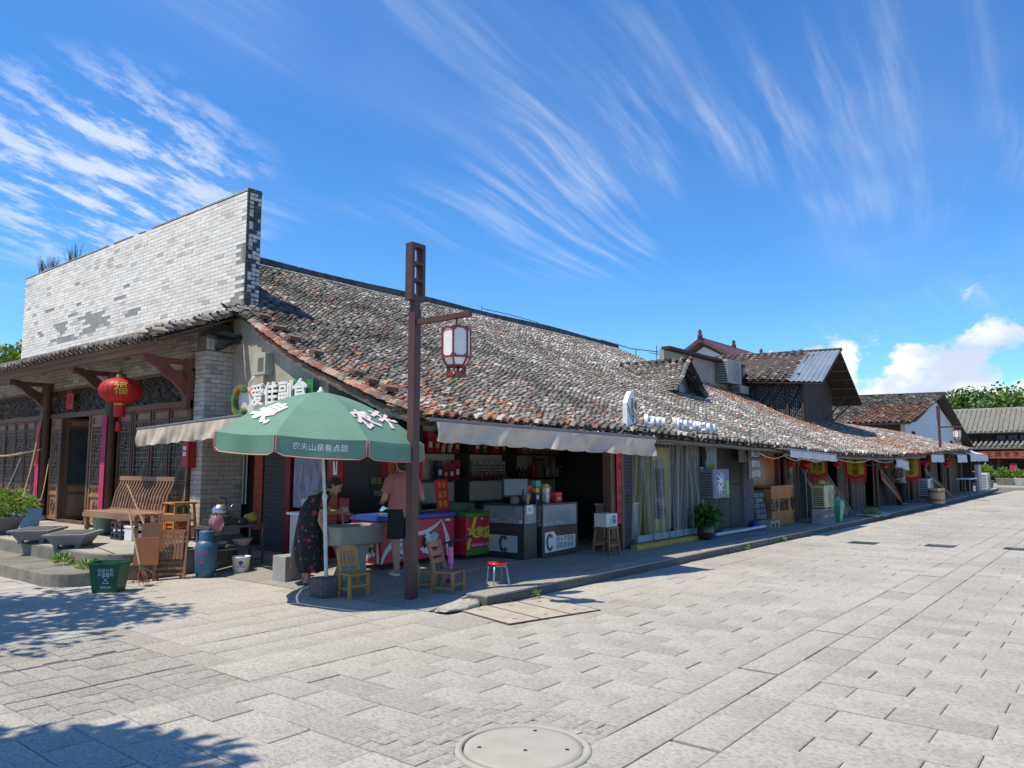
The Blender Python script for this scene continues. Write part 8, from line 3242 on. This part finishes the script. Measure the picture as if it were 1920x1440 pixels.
def swirl(t, x, f, z, w, h):
 MB().box(x - w * .48, x + w * .48, f - .004, f - .001, z + .02, z + h - .02).build("printed_cover", mat("cover_print", (0.10, 0.14, 0.22), .5, .3, 3), t)
 b = MB()
 for k in range(9):
  a0_ = k * 2 * math.pi / 9
  pts = [(x - w * .08 + r_ * math.cos(a0_ + r_ * 4), f - .007, z + h * .48 + r_ * 1.1 * math.sin(a0_ + r_ * 4)) for r_ in np.linspace(.03, h * .42, 8)]
  b.tube(pts, [.008, .02, .022, .018, .014, .010, .008, .004], 5, sx=1.0)
 b.build("white_swirl", m_vwhite, t)
 MB().box(x + w * .30, x + w * .46, f - .0065, f - .0045, z + h * .12, z + h * .60).build("green_field", plain("print_green", (0.20, 0.42, 0.05), .5), t)


air_con((15.15, 6.80, .92), .80, .32, .60, "air conditioner with blue printed cover beside the grey door", plain("ac_bluegrey", (0.16, 0.19, 0.22), .5), swirl)
for s_ in (15.5, 16.0):
 pass
# advertising case and boxes on the brick pier
a0 = at_v(1324, 868, 7.02)
ad = thing("notice_case", "tall grey notice case with yellow panel on the brick pier", "notice case", (15.35, 7.0, 1.2))
MB().box(15.08, 15.62, 6.94, 7.03, 1.33, 2.02).build("case", mat("case_grey", (0.20, 0.23, 0.26), .5, .1, 5), ad, bevel=.005)
MB().box(15.16, 15.54, 6.932, 6.939, 1.42, 1.64).build("yellow_panel", plain("olive_yellow", (0.30, 0.27, 0.06), .6), ad)
MB().box(15.12, 15.58, 6.932, 6.939, 1.68, 1.98).build("picture_panel", mat("dim_picture", (0.18, 0.22, 0.26), .6, .7, 9), ad)
lettering("lettering", "公告", frame((15.35, 6.928, 1.53), *FACE_STREET), .16, plain("olive_dark", (0.12, 0.11, 0.03), .6), ad)
pp = thing("drain_pipe", "grey plastic down-pipe with bracket on the pier beside the plastic curtain", "pipe", (14.9, 6.95, .3))
MB().tube([(14.92, 6.97, .3), (14.92, 6.97, 1.55)], .035, 12).build("pipe", plain("pipe_grey", (0.26, 0.29, 0.33), .5), pp)
MB().lathe([(.042, 1.45), (.045, 1.5), (.042, 1.56)], (14.92, 6.97, 0), 12).build("bracket", m_vwhite, pp)
b = MB()
for k in range(5):
 b.tube([(14.95 + .02 * k, 6.98, 1.55), (14.98 + .03 * k, 6.93, 1.75), (15.02 + .02 * k, 6.95, 1.95), (15.0 + .05 * k, 6.98, 2.1)], .009, 5)
tag(b.build("cable_bundle", m_ink), "bundle of black cables above the grey down-pipe", "cables")
mt_ = thing("meter_box", "white electric meter box on the brick pier beyond the grey door", "meter box", (17.45, 6.95, 1.8))
MB().box(16.98, 17.28, 6.86, 7.01, 1.66, 2.0).build("box", m_vwhite, mt_, bevel=.006)
MB().box(17.12, 17.24, 6.856, 6.859, 1.80, 1.93).build("dial", m_acd, mt_)
# potted plant
pl = thing("potted_plant", "leafy green plant in dark glazed pot beside the plastic curtain", "plant", (14.5, 6.72, PZ))
MB().lathe([(0, 0), (.11, 0), (.16, .08), (.175, .17), (.15, .24), (.16, .26), (.14, .26), (.13, .22), (0, .22)], (14.5, 6.72, PZ), 22).build("pot", mat("brown_glaze", (0.06, 0.03, 0.02), .2, .4, 7), pl)
leaf_clump("foliage", pl, (14.5, 6.72, PZ + .48), .27, 520, .17, [leafmat("pachira_leaf", (0.035, 0.12, 0.03)), m_lf3, m_lf2], (1, 1, .75), .2, .3)
for k in range(4):
 MB().tube([(14.5, 6.72, PZ + .22), (14.5 + .1 * math.cos(k * 1.6), 6.72 + .1 * math.sin(k * 1.6), PZ + .5)], .012, 6).build("stem", m_lf3, pl)
tag(MB().tube([(15.1, 6.78, PZ + .045), (16.3, 6.72, PZ + .055), (17.55, 6.66, PZ + .075)], .038, 12).build("floor_pipe", plain("pvc_white", (0.55, 0.56, 0.58), .4)), "long white plastic pipe lying on the pavement before the grey door", "pipe")
cbk = thing("cement_block", "low hollow cement block holding the end of the white pipe", "block", (17.9, 6.7, PZ))
for a in ((17.62, 18.2, 6.55, 6.85, .12, .19), (17.62, 17.70, 6.55, 6.85, 0, .12), (18.12, 18.2, 6.55, 6.85, 0, .12), (17.88, 17.95, 6.55, 6.85, 0, .12)):
 MB().box(a[0], a[1], a[2], a[3], PZ + a[4], PZ + a[5] - .001).build("web", m_rock, cbk, bevel=.005)
bl = MB().lathe([(0, 0), (.07, .0), (.10, .05), (.10, .12), (.06, .17), (.065, .19), (0, .19)], (17.55, 6.9, PZ), 18).build("blue_jar", plain("cobalt_glaze", (0.02, 0.04, 0.28), .25))
tag(bl, "small cobalt blue jar at the foot of the brick pier", "jar")
# chalkboard
ch = thing("chalkboard", "black chalkboard with chalk writing leaning beside the wooden counter", "chalkboard", (18.3, 7.0, PZ))
CM = frame((18.15, 6.98, PZ + .42), (1, -.15, 0), (-.32, .18, 1))
MB().box(-.27, .27, -.42, .46, -.02, 0, T=CM).build("board", plain("slate", (0.035, 0.038, 0.042), .8), ch)
for a in ((-.30, -.27, -.44, .48), (.27, .30, -.44, .48)):
 MB().box(a[0], a[1], a[2], a[3], -.025, .008, T=CM).build("frame_rail", m_board2, ch)
lettering("chalk_writing", "凉面 凉粉\n酸辣粉\n豆浆 米酒\n小炒 炒饭\n欢迎品尝", CM @ Matrix.Translation((0, .08, .004)), .115, plain("chalk", (0.42, 0.44, 0.46), .9), ch, 1.1)
# hanging menu boards
hb_ = thing("menu_board", "black hanging menu board with three rows of white characters", "sign", (18.3, 6.65, 1.6))
bmx0 = at_v(1417, 871, 6.62)
BMx = frame((bmx0.x, 6.62, bmx0.z), (1, .0, 0), (0, 0, 1))
for k, tx in enumerate(("臭豆腐", "瘦肉丸", "卤鸡翅")):
 z = .235 - k * .225
 MB().box(-.42, .42, z - .108, z + .108, -.03, 0, T=BMx).build("board", m_black, hb_)
 lettering("lettering", tx, BMx @ Matrix.Translation((0, z, .004)), .17, m_vwhite, hb_)
MB().tube([(bmx0.x - .3, 6.62, 1.9), (bmx0.x - .3, 6.62, 2.15)], .006, 4).build("cord", m_ink, hb_)
MB().tube([(bmx0.x + .3, 6.62, 1.9), (bmx0.x + .3, 6.62, 2.15)], .006, 4).build("cord", m_ink, hb_)
# bamboo-fronted counter
wc = thing("bamboo_counter", "counter faced with orange bamboo slats and black characters", "counter", (19.25, 7.0, PZ))
MB().box(18.5, 20.0, 6.86, 7.16, PZ, 1.02).build("body", m_orange, wc)
for k in range(25):
 x = 18.5 + k * .06
 MB().tube([(x + .03, 6.855, PZ + .01), (x + .03, 6.855, 1.05)], .027, 6).build("slat", m_orange, wc)
lettering("lettering", "百乡面馆 ♥", frame((19.25, 6.822, .60), *FACE_STREET), .33, m_ink, wc, bold=.008)
MB().box(18.46, 20.04, 6.82, 7.2, 1.052, 1.09).build("top", m_orange, wc)
# air conditioner on blocks
air_con((20.55, 6.25, .52), .80, .32, .56, "yellowed air conditioner standing on stacked cement blocks", mat("ac_yellowed", (0.42, 0.37, 0.20), .55, .15, 6))
for k, (x, z) in enumerate(((20.28, 0), (20.82, 0), (20.28, .19), (20.82, .19))):
 t = thing("cement_block", ["lower left cement block under the yellowed air conditioner", "lower right cement block under the yellowed air conditioner", "upper left cement block under the yellowed air conditioner", "upper right cement block under the yellowed air conditioner"][k], "block", (x, 6.25, PZ + z), 0, "cement blocks under the air conditioner")
 for a in ((-.2, .2, 0, .03), (-.2, .2, .155, .185), (-.2, -.165, .031, .154), (.165, .2, .031, .154), (-.018, .018, .031, .154)):
  MB().box(x + a[0], x + a[1], 6.1, 6.4, PZ + z + a[2], PZ + z + a[3]).build("web", m_rock, t)
tag(MB().ball((20.4, 6.25, 1.16), (.16, .10, .07), 12, 8).build("straw_bundle", mat("straw", (0.42, 0.26, 0.09), .9, .4, 12, .5, 30)), "tan bundle lying on the yellowed air conditioner", "bundle")
# green bin with swing lid
gb2 = thing("swing_bin", "bright green plastic bin with swing lid on the pavement", "bin", (21.15, 6.1, PZ))
m_gr2 = plain("bin_bright_green", (0.01, 0.26, 0.13), .4)
trough([(0, .12, .10), (.42, .165, .14)], Matrix.Translation((21.15, 6.1, PZ)), m_gr2, gb2, "tub")
b = MB()
b.prism([(-.15, .42), (.15, .42), (.15, .50), (.09, .60), (-.03, .63), (-.15, .54)], 'y', -.175, .175, T=Matrix.Translation((21.15, 6.1, PZ)) @ Matrix.Rotation(R(90), 4, 'Z'))
b.build("lid", plain("bin_mid_green", (0.02, 0.30, 0.17), .4), gb2, bevel=.01)
# old doors leaning against the front
m_oldd = mat("grey_old_door", (0.20, 0.15, 0.10), .8, .35, 4, .4, 20, stretch=(1, 1, .15))
for k, (bx, tx_, yb, yt) in enumerate(((23.3, 21.9, 6.35, 7.05), (22.9, 21.6, 6.55, 7.12), (22.5, 21.4, 6.7, 7.16))):
 t = thing("old_door", ["outermost old panelled door leaning against the dark front", "middle one of three old doors leaning against the dark front", "innermost old door leaning against the dark front"][k], "door", (bx, yb, PZ), 0, "old doors leaning together")
 a, c = Vector((bx, yb, PZ)), Vector((tx_, yt, 1.98))
 u_ = (c - a).normalized()
 M = frame(a, Vector((1, -.2, .55)) - u_ * Vector((1, -.2, .55)).dot(u_), u_)
 L_ = (c - a).length
 MB().box(-.2, .2, 0, L_, -.03, -.012, T=M).build("leaf", m_oldd, t)
 for q in (-.2, .16):
  MB().box(q, q + .04, 0, L_, -.0115, .02, T=M).build("stile", m_oldd, t)
 for q in (.02, .30 * L_, .62 * L_, L_ - .1):
  MB().box(-.16, .16, q, q + .08, -.0115, .018, T=M).build("rail", m_board2, t)
# hanging banners
m_byel = fabric("yellow_banner", (0.62, 0.45, 0.03), .2, .7, .1, 6)
m_bred = fabric("red_banner", (0.55, 0.03, 0.02), .2, .7, .1, 6)


def banner(c, w, h, text, label, size, rz=0.0):
 t = thing("banner", label, "banner", c, rz, "yellow and red shop banners")
 M = Matrix.Translation(c) @ Matrix.Rotation(rz, 4, 'Z') @ frame((0, 0, 0), *FACE_STREET)
 b = MB()
 b.sheet(lambda a, q: M @ Vector(((a - .5) * w, -q * (h - .14 * abs(a - .5) * 2 * w), .01 * math.sin(8 * a + 3 * q))), 10, 10)
 b.build("red_border", m_bred, t, fix=False)
 b = MB()
 b.sheet(lambda a, q: M @ Vector(((a - .5) * w * .74, -.05 - q * (h - .14 - .14 * abs(a - .5) * 2 * w), .01 * math.sin(8 * (.13 + .74 * a) + 3 * q) + .006)), 10, 10)
 b.build("yellow_field", m_byel, t, fix=False)
 lettering("lettering", text, M @ Matrix.Translation((0, -h * .43, .024)), size, m_ink, t, 1.0)
 fr_ = MB()
 for k in range(13):
  a = (k + .5) / 13
  y = -(h - .14 * abs(a - .5) * 2 * w)
  fr_.tube([M @ Vector(((a - .5) * w, y + .01, 0)), M @ Vector(((a - .5) * w, y - .17, .005))], .012, 4)
 fr_.build("fringe", m_bred, t)
 for s_ in (-1, 1):
  MB().box(0, 0, 0, 0, 0, 0) if False else None
 MB().tube([M @ Vector((-w / 2, .01, 0)), M @ Vector((w / 2, .01, 0))], .012, 6).build("rod", m_board2, t)


b1 = at_v(1532, 855, 6.75)
banner((b1.x, 6.75, b1.z + .05), .52, .66, "臭 豆\n腐 香\n干 卤", "yellow banner with two columns of characters under the short white awning", .13, R(-90))
b2 = at_v(1603, 858, 6.75)
banner((b2.x, 6.75, b2.z), .64, .68, "东\n巧\n馆", "yellow banner with one column of three characters beside the leaning doors", .19, R(-90))
b3 = at_v(1706, 858, 6.6)
banner((b3.x, 6.6, b3.z), .72, .85, "古\n镇\n茶", "yellow banner far along the row behind the drooping awning", .22, R(-90))
# red lanterns along the row
for k, (x, y, r_, lb) in enumerate(((1408, 845, .11, "small red lantern above the hanging menu board"), (1483, 868, .12, "small red lantern at the left end of the short white awning"), (1511, 872, .14, "red lantern under the short white awning"), (1570, 868, .13, "red lantern at the right end of the short white awning"),
         (1660, 868, .16, "red lantern beside the distant person"), (1735, 866, .17, "red lantern before the distant street lamp"), (1776, 868, .18, "red lantern beyond the distant street lamp"))):
 p = at_v(x, y, 6.72)
 red_lantern(p, r_, r_ * 1.7, lb, False, None, "small red lanterns along the row")
# bundle of poles and timbers
for k, (x, lb) in enumerate(((1488, "thick mottled tree trunk pole left of the first banner"), (1496, "pale slender pole next to the mottled trunk"), (1502, "second pale slender pole behind the yellowed air conditioner"), (1515, "white pole above the yellowed air conditioner"))):
 p = at_v(x, 960, 6.95)
 tag(MB().tube([(p.x, 6.98, PZ), (p.x + .03, 6.99, 1.0), (p.x - .02, 7.0, 1.95)], [.06, .055, .05] if k == 0 else .022, 8).build("timber_pole", mat("mottled_bark", (0.24, 0.22, 0.16), .9, .7, 8) if k == 0 else m_alu if k == 3 else m_oldd), lb, "pole", "poles against the timber front")
# drying mat
dm_ = thing("drying_mat", "mat of drying yellow-green herbs on the kerb edge", "mat", (24.3, 6.0, PZ))
b = MB()
b.sheet(lambda a, c: Vector((23.7 + 1.9 * a, 5.72 + .6 * c, PZ + .03 - .09 * max(0, .3 - c) + .02 * math.sin(9 * a))), 16, 6)
b.build("cloth", plain("mat_white", (0.50, 0.49, 0.46), .8), dm_, fix=False)
leaf_clump("herbs", dm_, (24.6, 6.1, PZ + .06), .8, 500, .10, [leafmat("herb_yellow", (0.30, 0.26, 0.05)), m_lf2], (1, .26, .07), .2)
# far pavement items
def stand_box(px, py, w, h, label, cat, name, mt_, v=6.45, legs=.15):
 p = at_z(px, py, PZ)
 t = thing(name, label, cat, (p.x, p.y, PZ))
 MB().box(p.x - w / 2, p.x + w / 2, p.y - .16, p.y + .16, PZ + legs, PZ + legs + h).build("body", mt_, t, bevel=.01)
 for sx in (-1, 1):
  for sy in (-1, 1):
   MB().box(p.x + sx * (w / 2 - .03) - .02, p.x + sx * (w / 2 - .03) + .02, p.y + sy * .12 - .02, p.y + sy * .12 + .02, PZ, PZ + legs - .001).build("leg", m_alu, t)
 return t, p


p = at_z(1738, 941, PZ)
air_con((p.x, p.y, PZ + .25), .95, .34, .68, "pale air conditioner on a low stand near the wooden barrel", plain("ac_pale", (0.45, 0.50, 0.52), .5), lambda t, x, f, z, w, h: MB().box(x - w * .05, x + w * .44, f - .004, f - .001, z + .05, z + h - .05).build("dark_panel", plain("teal_dark", (0.03, 0.08, 0.08), .3), t))
t, q = stand_box(1738, 941, .95, .07, "low slatted metal stand under the pale air conditioner", "stand", "metal_stand", m_alu, legs=.13)
p = at_z(1757, 944, PZ)
wbk = thing("wooden_barrel", "pale wooden barrel standing at the kerb", "barrel", (p.x, p.y, PZ))
for k in range(16):
 a = 2 * math.pi * k / 16
 MB().bar((p.x + .25 * math.cos(a), p.y + .25 * math.sin(a), PZ), (p.x + .28 * math.cos(a), p.y + .28 * math.sin(a), PZ + .58), .105, .03, up=(math.cos(a), math.sin(a), 0)).build("stave", mat("barrel_wood", (0.42, 0.31, 0.18), .7, .2, 4), wbk)
for z in (.12, .44):
 MB().lathe([(.275 + z * .05, PZ + z), (.285 + z * .05, PZ + z), (.285 + z * .05, PZ + z + .04), (.275 + z * .05, PZ + z + .04)], (p.x, p.y, 0), 20).build("hoop", m_board2, wbk)
MB().lathe([(0, PZ + .5), (.26, PZ + .5)], (p.x, p.y, 0), 16).build("lid", m_board2, wbk)
for k, (px, py, dx, h, lb, mtt) in enumerate(((1700, 946, -1.5, 1.15, "tan display board leaning by the third banner", m_woodtan), (1790, 934, -3.4, 1.25, "pale board leaning against the front beyond the barrel", m_oldd))):
 p = at_z(px, py, PZ)
 t = thing("leaning_board", lb, "board", (p.x, p.y, PZ), 0, "boards leaning on the row")
 a, c = Vector((p.x, p.y, PZ)), Vector((p.x + dx, p.y + .5, PZ + h))
 MB().bar(a, c, .5 if k == 0 else .25, .04, up=(0, -1, .3)).build("panel", mtt, t)
 MB().bar(a + Vector((0, -.03, .05)), a.lerp(c, .96) + Vector((0, -.03, .02)), .04, .03).build("batten", m_board2, t)
# far stall with white tabletop
p = at_z(1815, 928, PZ)
tb_ = thing("market_table", "small table with white top and chairs far along the row", "table", (p.x, p.y, PZ))
MB().box(p.x - 1.1, p.x + 1.1, p.y - .3, p.y + .3, PZ + .78, PZ + .83).build("top", m_vwhite, tb_)
for sx in (-1, 1):
 for sy in (-1, 1):
  MB().box(p.x + sx * 1.0 - .03, p.x + sx * 1.0 + .03, p.y + sy * .25 - .03, p.y + sy * .25 + .03, PZ, PZ + .78).build("leg", m_alu, tb_)
p = at_z(1848, 918, PZ)
air_con((p.x, p.y, PZ + .05), 1.3, .4, .95, "white air conditioner at the far corner of the row", m_vwhite)
p = at_z(1836, 921, PZ)
tag(MB().box(p.x - .5, p.x + .5, p.y - .1, p.y + .1, PZ, PZ + 1.5).build("standing_screen", plain("panel_bluewhite", (0.42, 0.46, 0.50), .6), None, bevel=.02), "tall bluish-white panel beside the far air conditioner", "panel")
# plants before the end house
for k, (px, py, r_, h, lb) in enumerate(((1849, 905, .6, 1.2, "yellow-green shrub at the far end of the row"), (1880, 912, .55, .9, "bright potted shrub before the end house, left one"), (1893, 913, .4, .6, "small potted shrub before the end house, middle one"), (1912, 910, .6, .7, "potted plant in pale trough before the end house"))):
 p = at_u(px, py, 74.0 if k else 62.0)
 t = thing("potted_shrub", lb, "plant", (p.x, p.y, .0), 0, "shrubs before the end house")
 MB().lathe([(0, 0), (.35, 0), (.5, .5), (.55, .55), (.45, .55), (0, .45)], (p.x, p.y, 0), 14).build("pot", m_rock if k != 3 else m_vwhite, t)
 leaf_clump("foliage", t, (p.x, p.y, .5 + h * .5), r_, 260, .30, [m_lf1, m_lf2], (.9, .9, h / 1.6 / r_ * .7), .3)
hn = at_u(1899, 882, 82)
dr_ = thing("red_dress", "red cloth hanging in the end house's doorway", "cloth", (82.8, hn.y, 1.0))
MB().prism([(-.25, 1.75), (.25, 1.75), (.42, .5), (-.42, .5)], 'x', 82.75, 82.8, T=Matrix.Translation((0, hn.y, 0))).build("cloth", plain("cloth_red", (0.35, 0.03, 0.06), .8), dr_)
MB().box(82.74, 82.82, hn.y - .3, hn.y + .3, 1.76, 1.82).build("hanger", m_ink, dr_)
# red mark on the pavement edge by the counters
tag(MB().box(9.05, 9.75, 6.02, 6.06, .122, .126, T=Matrix.Rotation(R(0), 4, 'Z')).build("red_tape", plain("red_tape", (0.45, 0.03, 0.03), .6)), "strip of red tape stuck on the kerb edge", "tape")

# antennas and cables -------------------------------------------------------------------
rz_ = lambda u: roof_z(u, 15.4) + .2
an = thing("roof_rod", "thin lightning rod with rail on the near part of the ridge", "antenna", (16.9, 15.5, 6.3))
p = at_v(903, 590, 15.5)
MB().tube([(p.x, 15.5, 6.2), (p.x, 15.5, p.z + .28)], .012, 5).build("rod", m_alu, an)
q = at_v(1010, 612, 15.5)
MB().tube([(p.x, 15.5, 6.48), ((p.x + q.x) / 2, 15.5, 6.50), (q.x, 15.5, 6.46)], .014, 5).build("rail", m_alu, an)
an = thing("roof_antenna", "rail and cross antenna above the dormer on the far ridge", "antenna", (25, 14.0, 6.0))
a, c = at_v(1127, 637, 15.0), at_v(1235, 660, 14.0)
MB().tube([a, a.lerp(c, .5) + Vector((0, 0, -.1)), c], .02, 5).build("rail", m_alu, an)
e = at_v(1231, 648, 14.0)
MB().tube([(e.x, 14.0, 5.0), (e.x, 14.0, e.z)], .02, 5).build("rod", m_alu, an)
f0 = at_v(1192, 655, 14.5)
MB().tube([(f0.x, 14.5, 5.4), f0], .018, 5).build("post", m_alu, an)
MB().tube([(e.x - .6, 14.0, e.z - .35), (e.x + .8, 14.0, e.z - .30)], .014, 5).build("cross_arm", m_alu, an)
for k, (u0, u1, dz, lb) in enumerate(((17.0, 21.5, -.05, "pale cable looping under the eave past the meter box"), (18.5, 30, -.02, "long pale cable slung along the eave beyond the menu board"), (24, 36, -.10, "cable slung along the far timber fronts"))):
 P = []
 for i in range(13):
  t = i / 12
  u = lerp(u0, u1, t)
  v0, z0 = station(u)[0]
  P.append((u, v0 + .1, z0 - .14 + dz - .10 * math.sin(math.pi * ((t * 3) % 1))))
 tag(MB().tube(P, .011, 5).build("cable", m_vwhite if k < 2 else m_ink), lb, "cable", "cables under the eaves")
# small air conditioners on the plaster wall of the upper storey
air_con((31.6, 13.35, 5.1), 1.5, .5, 1.0, "air conditioner hung on the grey plaster wall above the long roof", plain("ac_stained", (0.40, 0.38, 0.34), .6), group="air conditioners above the roof")
air_con((32.4, 13.2, 4.72), .9, .4, .34, "lower small air conditioner on the grey plaster wall", plain("ac_stained", (0.40, 0.38, 0.34), .6), group="air conditioners above the roof")

# ------------------------------------------------------------------ trees and hill
m_bark = mat("bark", (0.09, 0.07, 0.05), .9, .35, 8, .6, 20)


def tree(c, h, rad, label, leaf, n, mats, group, zc=.68, sq=.75, clumps=9):
 c = Vector(c)
 t = thing("broadleaf_tree", label, "tree", tuple(c), 0, group)
 b = MB()
 b.tube([c, c + Vector((.03 * h, 0, h * .25)), c + Vector((0, .02 * h, h * .5)), c + Vector((.02 * h, 0, h * .8))], [h * .028, h * .022, h * .016, h * .006], 9)
 cen = []
 for k in range(clumps):
  a = k * 2.4 + random.random()
  rr = rad * random.uniform(.35, .8)
  p = c + Vector((rr * math.cos(a), rr * math.sin(a), h * zc + rad * sq * random.uniform(-.75, .75)))
  cen.append((p, rad * random.uniform(.32, .55)))
  st_ = c + Vector((0, 0, h * random.uniform(.35, .6)))
  b.tube([st_, st_.lerp(p, .5) + Vector((0, 0, .04 * h)), p], [h * .012, h * .008, h * .003], 6)
 b.build("trunk", m_bark, t)
 cr = MB()
 for k in range(n):
  p0, r0 = random.choice(cen)
  q = Vector((random.gauss(0, .5), random.gauss(0, .5), random.gauss(0, .42)))
  if q.length > 1.15:
   q *= 1.1 / q.length
  p = p0 + q * r0
  d = Vector((random.gauss(0, 1), random.gauss(0, 1), random.gauss(.25, .7))).normalized()
  s_ = d.orthogonal().normalized()
  s_ = Matrix.Rotation(random.uniform(0, 6.28), 3, d) @ s_
  L_ = leaf * random.uniform(.6, 1.3)
  cr.add([p, p + d * L_ * .5 + s_ * L_ * .28, p + d * L_, p + d * L_ * .5 - s_ * L_ * .28], [(0, 1, 2, 3)], m=random.randrange(len(mats)))
 cr.build("crown", mats, t, fix=False)


m_t1, m_t2, m_t3 = leafmat("tree_leaf_light", (0.19, 0.27, 0.035)), leafmat("tree_leaf_mid", (0.10, 0.18, 0.03)), leafmat("tree_leaf_dark", (0.035, 0.085, 0.02))
for k, (px, top, lb) in enumerate(((1775, 752, "leftmost green tree rising behind the end house roof"), (1815, 742, "second green tree from the left behind the end house roof"), (1853, 737, "third green tree from the left behind the end house roof"), (1890, 740, "fourth green tree from the left behind the end house roof"), (1925, 745, "rightmost green tree behind the end house roof, cut by the picture edge"))):
 d_ = at_u(px, top, 118.0 + 3 * (k % 2))
 tree((d_.x, d_.y, 0), d_.z + .3, 4.6, lb, .55, 4200, [m_t1, m_t2, m_t3], "trees behind the end house", .74, .5)
d_ = at_u(6, 648, 22.0)
tree((d_.x, d_.y, 0), d_.z - .3, 4.2, "green tree at the far left behind the tall brick wall", .60, 7000, [m_t1, m_t2], "trees at the left", .72, .6)
d_ = at_u(30, 664, 26.0)
# trees outside the picture on the left, whose shade falls on the paving
tree((0.5, 10.95, 0), 7.4, 1.65, "street tree left of the picture shading the paving by the step", .20, 5200, [m_t1, m_t2, m_t3], "trees at the left", .70, .6, 12)
tree((-0.75, 5.9, 0), 7.4, 0.95, "street tree left of the picture shading the near corner paving", .20, 5200, [m_t1, m_t2, m_t3], "trees at the left", .70, .6, 12)
# wooded hill far off at the left
hl = MB()
def hill(a, c):
 az = R(30 + 110 * a)
 el = 1 + .35 * math.sin(a * 9) + .2 * math.sin(a * 23 + 1)
 r_ = 900 + 260 * (1 - c)
 return Vector((r_ * math.cos(az), r_ * math.sin(az), -2 + 118 * el * math.sin(math.pi * .5 * (1 - abs(2 * c - 1))) * min(1, max(.0, (a - .22) * 4))))
hl.sheet(hill, 120, 12)
struct(hl.build("hill", mat("wooded_hill", (0.05, 0.085, 0.07), .95, .35, .03)))
